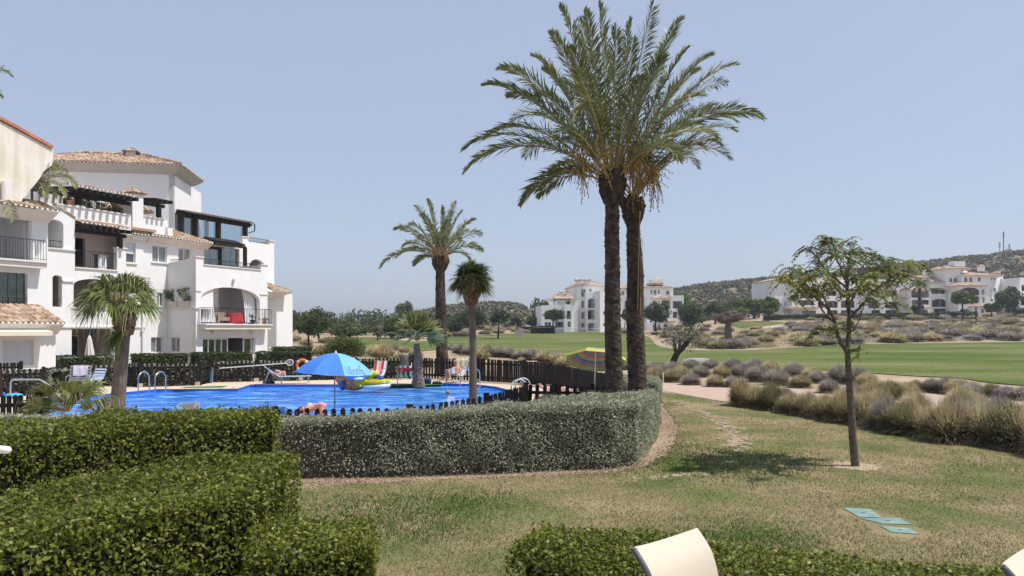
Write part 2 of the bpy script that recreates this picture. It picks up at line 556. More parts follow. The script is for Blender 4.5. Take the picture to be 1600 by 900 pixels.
def door(pl, s0, s1, z0, z1, off, parent, glass=None, bars=1, name='glass_door'):
    mb = MB(); t = 0.07
    for a, b, c, d in ((s0, s0 + t, z0, z1), (s1 - t, s1, z0, z1), (s0 + t, s1 - t, z1 - t, z1)):
        pbox(mb, pl, a, b, c, d, off, off + 0.07)
    for i in range(bars):
        c = s0 + (s1 - s0) * (i + 1) / (bars + 1)
        pbox(mb, pl, c - 0.04, c + 0.04, z0, z1 - t, off, off + 0.06)
    fr = mb.build(name, FRAMEW, parent)
    mb = MB(); pbox(mb, pl, s0 + t / 2, s1 - t / 2, z0 + 0.02, z1 - t / 2, off + 0.01, off + 0.03)
    mb.build('pane', glass or GLASS, fr)
    return fr
# ================================================================ APARTMENT BUILDING (left)
A25 = np.array([0.4226, 0.9063])
B25 = np.array([0.9063, -0.4226])
O0 = np.array([-19.17, 45.0])
def MP(v): return Plane(O0 + B25 * v, A25, 1)      # front faces (outward normal = B25)
bld = thing('apartment_building', 'large white apartment block with tiled roofs, pergolas and balconies at the left of the pool', 'building', (-20, 45, 0))

# ---- balcony block nearest the golf course
p6 = MP(0.0)
s6a, s6b = p6.s_at(306), p6.s_at(418)
zr = p6.z_at(318, 403)
zpar = p6.z_at(318, 414)
slab_z = p6.z_at(311, 506)
arch6 = p6.arch(314, 449, 406, 505, 0.16)
gf6 = p6.rect(317, 529, 399, 556); gf6 = [(a, max(z, 0.35)) for a, z in gf6]
sA, sB = p6.s_at(318), p6.s_at(408)
outer6 = [(s6a, -0.3), (s6b, -0.3), (s6b, zr - 0.05), (sB, zr - 0.05), (sB, zpar), (sA, zpar), (sA, zr), (s6a, zr)]
wall(p6, outer6, [arch6, gf6], 0.3, 'wall', WHITE, bld)
z6a = arch6[0][1]
room(p6, arch6[0][0], arch6[1][0], z6a, arch6[7][1] + 0.1, 3.0, bld, WHITE, 'balcony_recess')
b6 = p6.shift(-2.95)
q = p6.s_at(330)
door(p6, q + .2, q + 3.2, z6a, z6a + 2.2, -2.98, bld, GLASS, 2, 'patio_door')
mb = MB(); pbox(mb, p6, p6.s_at(360), p6.s_at(368), z6a, arch6[7][1] + .1, -2.0, -1.5); mb.build('column', WHITE, bld)
# slab and railing
mb = MB(); pbox(mb, p6, p6.s_at(311), p6.s_at(414), slab_z - 0.34, slab_z - 0.08, -0.1, 0.55); pbox(mb, p6, p6.s_at(311) - .08, p6.s_at(414) + .08, slab_z - 0.08, slab_z, -0.1, 0.64)
mb.build('balcony_slab', CORN, bld)
railing(p6, p6.s_at(311), p6.s_at(414), slab_z, slab_z + 1.0, 0.55, bld)
pl_e = Plane(p6.W(p6.s_at(414), 0, -0.1)[:2], B25, -1)
railing(pl_e, 0.0, 0.66, slab_z, slab_z + 1.0, 0, bld)
pl_e = Plane(p6.W(p6.s_at(311), 0, -0.1)[:2], B25, -1)
railing(pl_e, 0.0, 0.66, slab_z, slab_z + 1.0, 0, bld)
# top railing on the terrace parapet
railing(p6, sA, sB, zpar, zpar + 0.42, -0.15, bld)
mb = MB()
pbox(mb, p6, s6a - .06, sA, zr, zr + .07, -.36, .06); pbox(mb, p6, sA + .003, sB - .003, zpar, zpar + .06, -.36, .06); pbox(mb, p6, sB, s6b + .06, zr - .05, zr + .02, -.36, .06)
pbox(mb, p6, s6a + .02, arch6[0][0] + .02, p6.z_at(310, 455), p6.z_at(310, 455) + .07, .003, .05)
pbox(mb, p6, arch6[1][0], s6b + .02, p6.z_at(310, 455), p6.z_at(310, 455) + .07, .003, .05)
mb.build('cornice', CORN, bld)
# balcony curtains
def curtain(pl, s0, s1, sb0, sb1, z0, z1, off, name='balcony_curtain'):
    vs = []; fs = []; n = 28; m = 12
    for j in range(m + 1):
        t = j / m; a = s0 + (sb0 - s0) * t ** 1.6; b = s1 + (sb1 - s1) * t ** 1.6
        pin = 1 - 0.25 * sin(pi * min(1, t * 1.2))
        for i in range(n + 1):
            k = i / n; s = (a + b) / 2 + (k - .5) * (b - a) * pin
            vs.append(pl.W(s, z1 + (z0 - z1) * t, off + 0.06 * sin(k * 34 + t)))
    for j in range(m):
        for i in range(n): fs.append((j * (n + 1) + i, j * (n + 1) + i + 1, (j + 1) * (n + 1) + i + 1, (j + 1) * (n + 1) + i))
    mb = MB(); mb.add(vs, fs); return mb.build(name, CURT, bld, True)
ztop6 = arch6[7][1]
p6c = p6.shift(-.42)
curtain(p6c, p6c.s_at(317), p6c.s_at(333), p6c.s_at(314), p6c.s_at(337), z6a + .05, ztop6 + .15, 0)
curtain(p6c, p6c.s_at(376), p6c.s_at(399), p6c.s_at(383), p6c.s_at(402), z6a + .05, ztop6 + .15, 0)
# ground floor glass room
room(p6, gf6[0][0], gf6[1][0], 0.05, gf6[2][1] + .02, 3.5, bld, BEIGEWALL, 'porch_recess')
door(p6, p6.s_at(319), p6.s_at(360), 0.3, gf6[2][1], -0.28, bld, GLASSG, 3, 'glazed_screen')
door(p6, p6.s_at(384), p6.s_at(397), 0.3, gf6[2][1], -0.28, bld, GLASSG, 0, 'glazed_screen')
mb = MB(); pbox(mb, p6, p6.s_at(361), p6.s_at(383), 0.3, gf6[2][1], -2.2, -2.0); mb.build('inner_wall', WHITE, bld)
mb = MB(); pbox(mb, p6, gf6[0][0] - .2, gf6[1][0] + .2, gf6[2][1] + .003, gf6[2][1] + .1, .003, .07); mb.build('lintel_moulding', CORN, bld)
def wall_lamp(px, py):
    s, z = p6.sz(px, py)
    mb = MB(); pbox(mb, p6, s - .05, s + .05, z - .05, z + .1, .003, .08); pbox(mb, p6, s - .1, s + .1, z + .1, z + .24, .05, .2)
    mb.build('wall_lamp', CORN, bld)
wall_lamp(332, 522); wall_lamp(393, 522); wall_lamp(364, 441)
# side of that block
W6 = 2.44
ps = Plane((O0 + A25 * s6a - B25 * W6), B25, 1)   # s from 0 (back) to W6 (front); outward normal = -A25
if ps.N @ (-A25) < 0: ps = Plane((O0 + A25 * s6a - B25 * W6), B25, -1)
archs = ps.arch(267, 446, 297, 480, 0.45); wsd = ps.rect(266, 527, 281, 550)
wall(ps, [(-1.0, -0.3), (W6 - 0.003, -0.3), (W6 - 0.003, zr), (-1.0, zr - .4)], [archs, wsd], 0.28, 'side_wall', WHITE, bld)
room(ps, archs[0][0], archs[1][0], archs[0][1], archs[7][1] + .1, 1.3, bld, WHITE, 'planter_recess')
window(ps, 266, 527, 281, 550, bld, 0.1, 1)
mb = MB(); pbox(mb, ps, archs[0][0] - .2, W6 + .1, archs[0][1] - .1, archs[0][1] - .004, -.2, .12); mb.build('sill_band', CORN, bld)
railing(ps, 0.1, W6 - .5, zr - .45, zr - .05, -.12, bld)
# terrace floor and back body
def solid(pl, s0, s1, z0, z1, o0, o1, name='wall', mat=None):
    mb = MB(); pbox(mb, pl, s0, s1, z0, z1, o0, o1); return mb.build(name, mat or WHITE, bld)
solid(p6, s6a + .3, s6b - .3, 5.55, 5.75, -3.4, -.31, 'terrace_floor', TERRAC)
solid(p6, s6b - .3, s6b, -.3, zr - .06, -3.4, -.301, 'end_wall')

# ---- tall end wall behind it
p7 = MP(-3.0)
s7a, s7b = p7.s_at(318), p7.s_at(428.5)
z7 = p7.z_at(388, 372)
a7 = p7.arch(389, 405, 415, 424, 0.4)
z7b = p7.z_at(330, 378)
encl = [(p7.s_at(320), 5.78), (p7.s_at(374), 5.78), (p7.s_at(374), p7.z_at(350, 386)), (p7.s_at(320), p7.z_at(350, 386))]
wall(p7, [(s7a, -.3), (s7b, -.3), (s7b, z7), (p7.s_at(421), z7), (p7.s_at(421), z7 - .25), (p7.s_at(388), z7 - .25), (p7.s_at(388), z7 + .02), (p7.s_at(379), z7 + .02), (p7.s_at(379), z7b), (s7a, z7b)],
     [a7, encl], 0.3, 'wall', WHITE, bld)
railing(p7, p7.s_at(388), p7.s_at(421), z7 - .25, z7 + .1, -.15, bld)
mb = MB(); pbox(mb, p7, s7a, p7.s_at(379), z7b, z7b + .06, -.35, .06); pbox(mb, p7, p7.s_at(379) - .04, p7.s_at(388) + .04, z7 + .02, z7 + .09, -.35, .06); pbox(mb, p7, p7.s_at(421), s7b + .06, z7, z7 + .07, -.35, .06); mb.build('cornice', CORN, bld)
solid(p7, s7b - .3, s7b, -.3, z7 - .01, -9, -.301, 'end_wall')
solid(p7, s7a, s7b - .31, 8.2, 8.35, -9, -.301, 'roof_deck', TERRAC)
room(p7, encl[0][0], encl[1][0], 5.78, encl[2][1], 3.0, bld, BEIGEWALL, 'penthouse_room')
for i in range(5):
    a = encl[0][0] + (encl[1][0] - encl[0][0]) * i / 5; b = a + (encl[1][0] - encl[0][0]) / 5 - .03
    solid(p7, a, b, 5.8, encl[2][1], -.2, -.18, 'glass_panel', CLEAR)
railing(p7, encl[0][0], p7.s_at(412), zpar, zpar + .4, 0.3, bld)
# dark little roof over the glazed terrace
e0 = p7.W(p7.s_at(317), encl[2][1] + .02, 1.0); e1 = p7.W(p7.s_at(366), encl[2][1] + .02, 1.0)
r0 = p7.W(p7.s_at(317), encl[2][1] + .36, 0.01); r1 = p7.W(p7.s_at(366), encl[2][1] + .36, 0.01)
mb = MB(); mb.bar(e0, e1, .2, .16); mb.bar(r0, r1, .1, .12)
for i in range(9):
    t = i / 8; a = np.array(e0) * (1 - t) + np.array(e1) * t; b = np.array(r0) * (1 - t) + np.array(r1) * t; mb.bar(a, b, .12, .1)
mb.bar((e1[0], e1[1], 5.76), e1, .22, .22)
mb.build('porch_frame', DARKWOOD, bld)
tile_roof('porch_roof', np.array(e0) + (0, 0, .1), np.array(e1) + (0, 0, .1), np.array(r1) + (0, 0, .1), np.array(r0) + (0, 0, .1), bld, DARKWOOD)

# ---- solarium above (glazed pergola on the roof)
p8 = MP(-5.5)
z8f = 8.35
zs0 = p8.z_at(300, 333); 
mb = MB()
ea0 = p8.W(p8.s_at(282), p8.z_at(282, 334), 0); ea1 = p8.W(p8.s_at(389), p8.z_at(282, 334), 0)
mb.bar(ea0, ea1, .3, .34)
for px in (283, 305, 341, 383):
    a = p8.W(p8.s_at(px), z8f, -.0); mb.bar(a, (a[0], a[1], ea0[2]), .3, .3)
for px in (283, 383):
    a = p8.W(p8.s_at(px), z8f, -4); mb.bar(a, (a[0], a[1], ea0[2] + .5), .25, .25)
for i in range(14):
    t = i / 13; a = np.array(ea0) * (1 - t) + np.array(ea1) * t; b = a - np.array([B25[0], B25[1], 0]) * 4.3 + (0, 0, .7)
    mb.bar(a + np.array([B25[0], B25[1], 0]) * .25, b, .14, .16)
mb.build('pergola', DARKWOOD, bld)
bk = np.array([-B25[0] * 4.3, -B25[1] * 4.3, .75]); fo = np.array([B25[0] * .4, B25[1] * .4, 0.12])
tile_roof('pergola_roof', np.array(ea0) + fo, np.array(ea1) + fo, np.array(ea1) + bk + (0, 0, .12), np.array(ea0) + bk + (0, 0, .12), bld, M('grey_brown_tiles', (0.16, 0.12, 0.1), .8, .3, 5))
for i in range(7):
    a = p8.s_at(306) + (p8.s_at(381) - p8.s_at(306)) * i / 7; b = p8.s_at(306) + (p8.s_at(381) - p8.s_at(306)) * (i + 1) / 7 - .03
    solid(p8, a, b, z8f, ea0[2] - .2, -.1, -.08, 'glass_panel', CLEAR)
solid(p8, p8.s_at(284), p8.s_at(304), z8f, ea0[2] - .2, -.1, -.08, 'glass_panel', CLEAR)
railing(p8, p8.s_at(308), p8.s_at(379), z7b, z7b + .55, .6, bld)
solid(p8, p8.s_at(283), p8.s_at(345), z8f, ea0[2], -4.2, -4.0, 'back_wall', WHITE)
mb = MB()
a = np.array(ea1) + fo; mb.tube([a, a + (0.1, 0.1, -.1), a + (.1, .1, -.55), a + (-.25, -.2, -.75)], .05, 6); mb.build('gutter_pipe', IRON, bld)

# ---- bay with tiled roof and two windows
p5 = MP(-W6)
s5a, s5b = p5.s_at(190), p5.s_at(318)
z5e = p5.z_at(228, 369)
w1 = p5.rect(238, 383, 261, 409); w2 = p5.rect(279, 387, 299, 411); w3 = p5.rect(236, 527, 255, 551); w4 = p5.rect(246, 457, 256, 478)
wl = p5.rect(196, 378, 212, 410)
wg = p5.rect(199, 526, 213, 556); wg = [(a, max(z, .3)) for a, z in wg]
wall(p5, [(s5a, -.3), (s5b, -.3), (s5b, z5e), (s5a, z5e)], [w1, w2, w3, w4, wl, wg], 0.3, 'wall', WHITE, bld)
for w in (w1, w2, w3): window(p5, 0, 0, 0, 0, bld, rect=w)
window(p5, 0, 0, 0, 0, bld, rect=w4, glass=GLASS)
window(p5, 0, 0, 0, 0, bld, rect=wl, bars=0, glass=GLASS)
r = wl; solid(p5, r[0][0] + .08, r[1][0] - .08, r[0][1] + (r[2][1] - r[0][1]) * .45, r[2][1] - .05, -.12, -.10, 'roller_blind', SHUT)
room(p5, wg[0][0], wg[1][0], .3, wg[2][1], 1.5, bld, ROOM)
solid(p5, s5a + .3, s5b - .3, z5e - .1, z5e, -5, -.31, 'ceiling')
def eave(pl, x0, x1, ze, over, rise, run, name='tiled_roof', corn=0.38, hips=(0, 0)):
    s0, s1 = pl.s_at(x0), pl.s_at(x1)
    e0 = np.array(pl.W(s0, ze, over)); e1 = np.array(pl.W(s1, ze, over))
    r0 = np.array(pl.W(s0 + hips[0], ze + rise, over - run)); r1 = np.array(pl.W(s1 - hips[1], ze + rise, over - run))
    rf = tile_roof(name, e0, e1, r1, r0, bld)
    mb = MB(); mortar_ends(mb, e0, e1, np.array([pl.N[0], pl.N[1], 0])); mb.build('mortar_ends', WHITE, rf)
    # flared cornice
    q = [pl.W(s0 + .05, ze - corn, .003), pl.W(s1 - .05, ze - corn, .003), pl.W(s1 - .05, ze - corn, -.2), pl.W(s0 + .05, ze - corn, -.2)]
    t = [pl.W(s0, ze - .02, over - .03), pl.W(s1, ze - .02, over - .03), pl.W(s1, ze - .02, -.2), pl.W(s0, ze - .02, -.2)]
    mb = MB(); mb.hexa([q[0], q[1], q[2], q[3], t[0], t[1], t[2], t[3]]); mb.build('cornice', CORN, bld)
    return rf
eave(p5, 227, 325, z5e, .5, 1.0, 3.0, hips=(1.8, 1.2))
eave(p5, 190, 227, z5e - .02, .4, .5, 1.6)

# ---- pergola terrace block and arches
p3 = MP(-1.1)
s3a, s3m, s3b = p3.s_at(74), p3.s_at(117), p3.s_at(226)
zt3 = p3.z_at(118, 419)      # 2nd floor terrace edge
zfl2 = zt3
ar2 = p3.arch(73.5, 343, 99, 386, .3)
ar1a = p3.arch(82, 430, 97, 479, .3)
ar1b = p3.arch(115, 436, 186, 480, .14)
gf3 = p3.rect(112, 514, 178, 557); gf3 = [(a, max(z, .3)) for a, z in gf3]
ztop3 = p3.z_at(90, 319)
wall(p3, [(s3a, -.3), (s3b, -.3), (s3b, zt3 - .15), (p3.s_at(197), zt3 - .15), (p3.s_at(197), p3.z_at(184, 388)), (p3.s_at(183), p3.z_at(184, 388)), (p3.s_at(183), zt3), (s3m, zt3), (s3m, p3.z_at(117, 341)), (p3.s_at(83), ztop3), (s3a, ztop3)],
     [ar2, ar1a, ar1b, gf3], .3, 'wall', WHITE, bld)
room(p3, ar2[0][0], ar2[1][0] - .3, ar2[0][1], ar2[7][1] + .1, 2.6, bld, WHITE)
door(p3, ar2[0][0] + .9, ar2[1][0] - .1, ar2[0][1], ar2[0][1] + 2.1, -2.58, bld, GLASS, 0)
railing(p3, ar2[0][0], ar2[1][0], ar2[0][1], ar2[0][1] + .4, -.15, bld)
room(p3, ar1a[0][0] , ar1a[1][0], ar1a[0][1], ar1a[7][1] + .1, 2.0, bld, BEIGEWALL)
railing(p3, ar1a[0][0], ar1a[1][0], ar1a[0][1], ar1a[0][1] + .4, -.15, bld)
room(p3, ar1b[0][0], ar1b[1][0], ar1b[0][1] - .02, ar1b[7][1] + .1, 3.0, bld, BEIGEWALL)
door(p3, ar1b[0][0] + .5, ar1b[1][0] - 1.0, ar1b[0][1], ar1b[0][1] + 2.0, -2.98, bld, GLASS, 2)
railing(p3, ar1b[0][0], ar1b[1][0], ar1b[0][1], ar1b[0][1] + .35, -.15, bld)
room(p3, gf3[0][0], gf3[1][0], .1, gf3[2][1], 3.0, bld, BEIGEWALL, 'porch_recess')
door(p3, gf3[0][0] + .2, gf3[0][0] + 2.4, .1, gf3[2][1] - .35, -2.98, bld, GLASS, 1)
solid(p3, gf3[0][0] + 1.0, gf3[1][0] - .8, gf3[2][1] - .38, gf3[2][1] - .02, -.35, -.31, 'bamboo_blind', M('charcoal_blind', (.05, .055, .075), .8))
mb = MB()
for (a, b, zz) in ((s3a, s3b + .05, p3.z_at(100, 512)), (p3.s_at(97), p3.s_at(115), p3.z_at(100, 440)), (s3a, s3m, p3.z_at(80, 389)), (ar1b[0][0] - .1, s3b, ar1b[0][1] - .06), (s3m, p3.s_at(184), zt3)):
    pbox(mb, p3, a, b, zz, zz + .07, .003, .07)
mb.build('string_course', CORN, bld)
# sloping coping of the gable beside the pergola
mb = MB(); mb.bar(p3.W(p3.s_at(82), ztop3 + .03, -.15), p3.W(s3m + .02, p3.z_at(117, 341) + .03, -.15), .4, .08); mb.build('coping', TILE, bld)
solid(p3, s3m + .31, s3b - .02, zt3 - .3, zt3 - .1, -3.2, -.31, 'terrace_floor', TERRAC)
# terrace back wall with door
p3b = MP(-4.0)
dr = p3b.rect(117, 371, 133, 417)
wall(p3b, [(p3b.s_at(92), zt3 - .1), (p3b.s_at(198), zt3 - .1), (p3b.s_at(198), p3b.z_at(150, 352)), (p3b.s_at(92), p3b.z_at(150, 352))], [dr], .2, 'terrace_wall', WHITE, bld)
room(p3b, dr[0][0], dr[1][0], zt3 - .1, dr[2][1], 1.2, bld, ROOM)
railing(p3, s3m, p3.s_at(183), zt3 + .07, zt3 + 1.0, -.12, bld)
solid(p3, p3.s_at(183) - .06, p3.s_at(197) + .06, p3.z_at(184, 388), p3.z_at(184, 388) + .07, -.36, .06, 'pillar_cap', CORN)
# timber pergola under a tile strip
def pergola(pl, x0, x1, z, over, back, n, posts, zpost, tiles=True, rise=.35):
    s0, s1 = pl.s_at(x0), pl.s_at(x1); mb = MB()
    mb.bar(pl.W(s0, z - .12, 0), pl.W(s1, z - .12, 0), .2, .2)
    for i in range(n):
        s = s0 + (s1 - s0) * (i + .5) / n
        a = np.array(pl.W(s, z + .05, over)); b = np.array(pl.W(s, z + .05 + rise, -back))
        mb.bar(a, b, .16, .2)
    for px in posts:
        a = pl.W(pl.s_at(px), zpost, 0); mb.bar(a, (a[0], a[1], z - .1), .24, .24)
    o = mb.build('pergola', DARKWOOD, bld)
    if tiles:
        d = np.array([pl.N[0], pl.N[1], 0])
        e0 = np.array(pl.W(s0, z + .25, over * .55)); e1 = np.array(pl.W(s1, z + .25, over * .55))
        r0 = np.array(pl.W(s0, z + .62, over * .55 - back * .5)); r1 = np.array(pl.W(s1, z + .62, over * .55 - back * .5))
        rf = tile_roof('pergola_tiles', e0, e1, r1, r0, bld)
        mb = MB(); mortar_ends(mb, e0, e1, d); mb.build('mortar_ends', WHITE, rf)
    return o
zpg = p3.z_at(118, 356)
pergola(p3, 118, 196, zpg, .7, 2.9, 8, (187,), p3.z_at(187, 388))

# ---- left block with the balcony
p1 = MP(0.7)
s1a, s1b, s1c = p1.s_at(-70), p1.s_at(75), p1.s_at(82)
z1e = p1.z_at(80, 342)
a1 = p1.arch(-45, 322, 50, 408, .10)
g1 = p1.rect(-40, 422, 43, 476)
wall(p1, [(s1a, -.3), (s1c, -.3), (s1c, p1.z_at(75, 430)), (s1b, p1.z_at(75, 430)), (s1b, z1e), (s1a, z1e)], [a1, g1], .3, 'wall', WHITE, bld)
# return wall to the next block
zc1 = p1.z_at(75, 430)
solid(p1, s1b - .3, s1b - .003, -.3, z1e - .003, -3, -.301, 'end_wall')
z1s = p1.z_at(20, 406)
room(p1, a1[0][0], a1[1][0], z1s, a1[7][1] + .1, 2.6, bld, WHITE, 'balcony_recess')
door(p1, a1[0][0] + .8, a1[1][0] - 2.2, z1s, z1s + 2.1, -2.58, bld, GLASSC, 2)
mb = MB(); pbox(mb, p1, s1a, p1.s_at(63), z1s - .34, z1s - .08, -.1, .5); pbox(mb, p1, s1a, p1.s_at(64), z1s - .08, z1s, -.1, .6); mb.build('balcony_slab', CORN, bld)
railing(p1, s1a, p1.s_at(62), z1s, z1s + 1.0, .5, bld)
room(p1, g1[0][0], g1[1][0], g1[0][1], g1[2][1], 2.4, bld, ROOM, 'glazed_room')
for i in range(6):
    a = g1[0][0] + (g1[1][0] - g1[0][0]) * i / 6; b = g1[0][0] + (g1[1][0] - g1[0][0]) * (i + 1) / 6 - .03
    solid(p1, a, b, g1[0][1], g1[2][1], -.2, -.18, 'glass_panel', GLASSG if i % 3 else GLASS)
railing(p1, g1[0][0], g1[1][0], g1[0][1], g1[0][1] + .4, -.08, bld)
mb = MB(); pbox(mb, p1, g1[0][0], g1[1][0] + .12, g1[0][1] - .08, g1[0][1] - .003, -.2, .08); mb.build('sill_band', CORN, bld)
eave(p1, -70, 78, z1e + .28, .75, .55, 1.5, corn=.5)
p1c = p1.shift(-.5)
curtain(p1c, p1c.s_at(36), p1c.s_at(40), p1c.s_at(37), p1c.s_at(41), z1s + .1, a1[7][1], 0)
# ground floor extension with its own roof
p0 = MP(2.7)
s0a, s0b = p0.s_at(-70), p0.s_at(87)
z0e = p0.z_at(85, 510)
wsh = p0.rect(4, 531, 53, 572); wsh = [(a, max(z, .2)) for a, z in wsh]
wall(p0, [(s0a, -.3), (s0b, -.3), (s0b, z0e), (s0a, z0e)], [wsh], .3, 'wall', WHITE, bld)
wf = window(p0, 0, 0, 0, 0, bld, rect=wsh, bars=0, sill=False, glass=SHUT)
mb = MB(); a, b, zb, zt = wsh[0][0] + .06, wsh[1][0] - .06, wsh[0][1], wsh[2][1]
k = int((zt - zb) / .11)
for i in range(k): pbox(mb, p0, a, b, zb + i * .11, zb + i * .11 + .095, -.13, -.105)
mb.build('roller_shutter', SHUT, bld)
solid(p0, s0b - .3, s0b - .003, -.3, z0e - .003, -2.0, -.301, 'end_wall')
s_e0, s_e1 = s0a, p0.s_at(90)
eave(p0, -70, 91, z0e + .12, .5, .85, 1.9, corn=.5)
mb = MB()
aw0, aw1 = p0.s_at(-60), p0.s_at(66)
za = p0.z_at(20, 514)
mb.hexa([p0.W(aw0, za - .30, .75), p0.W(aw1, za - .30, .75), p0.W(aw1, za - .05, .02), p0.W(aw0, za - .05, .02), p0.W(aw0, za - .12, .75), p0.W(aw1, za - .12, .75), p0.W(aw1, za + .02, .02), p0.W(aw0, za + .02, .02)])
mb.build('awning', M('cream_awning', (.72, .66, .52), .8, .05, 3), bld)

# ---- penthouse level: parapet, chimney, pergola, set-back wall
p9 = MP(-1.6)
zp9 = p9.z_at(150, 329)
solid(p9, p9.s_at(88), p9.s_at(205), zp9 - 1.1, zp9, -.3, 0, 'parapet')
solid(p9, p9.s_at(118), p9.s_at(132), zp9 + .0, zp9 + .12, -.36, .06, 'pillar_cap', CORN)
mb = MB(); pbox(mb, p9, p9.s_at(88), p9.s_at(117.5), zp9 + .003, zp9 + .07, -.34, .05); pbox(mb, p9, p9.s_at(132.5), p9.s_at(203), zp9 + .003, zp9 + .07, -.34, .05); mb.build('coping', CORN, bld)
p9b = MP(-2.2)
cz0, cz1 = p9b.z_at(205, 360), p9b.z_at(205, 301)
sc0, sc1 = p9b.s_at(207), p9b.s_at(224)
mb = MB(); pbox(mb, p9b, sc0, sc1, cz0 - .5, cz1, -1.0, 0); ch = mb.build('chimney', WHITE, bld)
def cap(pl, s0, s1, z, o0, o1, h, parent):
    c = ((s0 + s1) / 2, (o0 + o1) / 2); g = .12
    cs = [np.array(pl.W(a, z, b)) for a, b in ((s0 - g, o1 + g), (s1 + g, o1 + g), (s1 + g, o0 - g), (s0 - g, o0 - g))]
    ap = np.array(pl.W(c[0], z + h, c[1]))
    for i in range(4):
        tile_roof('chimney_cap', cs[i], cs[(i + 1) % 4], ap, ap, parent, pitch=.2, amp=.045)
cap(p9b, sc0, sc1, cz1, -1.0, 0, .35, ch)
zq = p9b.z_at(235, 340)
solid(p9b, sc1 + .003, p9b.s_at(262), zq - 1.2, zq, -.3, 0, 'parapet')
mb = MB(); pbox(mb, p9b, sc1 + .01, p9b.s_at(257), zq + .003, zq + .07, -.34, .05); mb.build('coping', CORN, bld)
solid(p9b, p9b.s_at(258), p9b.s_at(270), zq - 1.4, zq - .45, -.3, 0, 'parapet')
p10 = MP(-5.2)
hz = [p10.rect(x0, y0, x1, y1) for x0, y0, x1, y1 in ((98, 309, 118, 322), (130, 313, 144, 330), (150, 315, 168, 332), (176, 318, 192, 334))]
zf9 = 8.4
hz = [[(a, max(z, zf9 + .05)) for a, z in h] for h in hz]
wall(p10, [(p10.s_at(60), zf9), (p10.s_at(204), zf9), (p10.s_at(204), p10.z_at(150, 300)), (p10.s_at(60), p10.z_at(150, 300))], hz, .25, 'setback_wall', WHITE, bld)
for h in hz: window(p10, 0, 0, 0, 0, bld, rect=h, glass=GLASS, sill=False)
solid(p9, p9.s_at(60), p9.s_at(250), zf9 - .15, zf9, -8, -.31, 'roof_deck', TERRAC)
zpp = p9.z_at(120, 300)
pergola(p9.shift(-.2), 96, 203, zpp, .9, 3.4, 10, (122,), zp9)
pergola(p9b.shift(-.2), 226, 256, p9b.z_at(240, 316), .9, 3.0, 4, (248,), zq, tiles=False)

# ---- corner tower with hipped roof, turned from the rest
TD = np.array([0.9885, 0.151]); TP = np.array([X(271, 50), 50.0])
pt = Plane(TP, TD, 1)
if pt.N[1] > 0: pt = Plane(TP, TD, -1)
zT = Z(268, 50); zTb = 7.0
sl = pt.s_at(20)
wall(pt, [(sl, zTb), (0, zTb), (0, zT), (sl, zT)], [], .3, 'tower_wall', WHITE, bld)
TR = np.array([-0.151, 0.9885])
pr = Plane(TP, TR, 1)
if pr.N @ TD < 0: pr = Plane(TP, TR, -1)
sr = pr.s_at(298.5)
slot = pr.rect(273, 332, 276.5, 355)
wall(pr, [(0.0, zTb), (sr, zTb), (sr, zT - .003), (0.0, zT - .003)], [slot], .3, 'tower_wall', WHITE, bld)
window(pr, 0, 0, 0, 0, bld, rect=slot, bars=0, glass=GLASSC, sill=False)
# roof: eaves overhang 1.1 m, flared cornice
ov = .62
c0 = np.array([*(TP + TD * (sl - ov) + pt.N * ov), zT + .30]); c1 = np.array([*(TP + TD * ov + pt.N * ov), zT + .30])
dep = 8.0
c2 = np.array([*(TP + TD * ov + TR * (sr + .9)), zT + .30]); c3 = np.array([*(TP + TD * (sl - ov) + TR * (dep + ov)), zT + .30])
rdg = 1.15
hip = 3.3
m1 = np.array([*(TP + TD * (-2.6) + TR * 2.2), zT + .30 + rdg]); m0 = np.array([*(TP + TD * (sl + 3.0) + TR * 2.2), zT + .30 + rdg])
rt = tile_roof('tower_roof', c0, c1, m1, m0, bld, pitch=.27, amp=.075)
m1b = np.array([*(TP + TD * (-2.6) + TR * 2.8), zT + .30 + rdg])
tile_roof('tower_roof', c1, c2, m1b, m1, bld, pitch=.27, amp=.075)
mb = MB(); mortar_ends(mb, c0, c1, (pt.N[0], pt.N[1], 0), .27); mb.build('mortar_ends', WHITE, rt)
mb = MB(); mb.tube([c1 + (0, 0, .1), m1 + (0, 0, .1)], .13, 8); mb.tube([m0 + (0, 0, .1), m1 + (0, 0, .1)], .13, 8); mb.build('ridge_tiles', TILE, rt)
def ringcorn(mb, inn, out, z0, z1):
    q = [np.array([*p, z0]) for p in inn]; t = [np.array([*p, z1]) for p in out]
    for i in range(len(q) - 1):
        mb.add([q[i], q[i + 1], t[i + 1], t[i]], [(0, 1, 2, 3)])
    for i in range(len(q) - 1):
        mb.add([t[i], t[i + 1], q[i + 1] , q[i]], [(0, 1, 2, 3)])
inn = [TP + TD * sl + pt.N * .01, TP + TD * .01 + pt.N * .01, TP + TD * .01 + TR * (sr + .02), TP + TR * (sr + .02) - TD * 2]
out = [c0[:2], c1[:2], c2[:2], c2[:2] - TD * 3]
mb = MB()
ringcorn(mb, inn, [i + (o - i) * .45 for i, o in zip(inn, out)], zT - .22, zT - .05)
ringcorn(mb, [i + (o - i) * .45 for i, o in zip(inn, out)], [i + (o - i) * .97 for i, o in zip(inn, out)], zT - .05, zT + .27)
ringcorn(mb, [i + (o - i) * .97 for i, o in zip(inn, out)], [i + (o - i) * .97 for i, o in zip(inn, out)], zT + .27, zT + .31)
mb.build('cornice', CORN, bld)
# back wall so the tower is closed
solid(pr, sr, sr + 4, zTb, zT, -6, -.3, 'tower_wall')
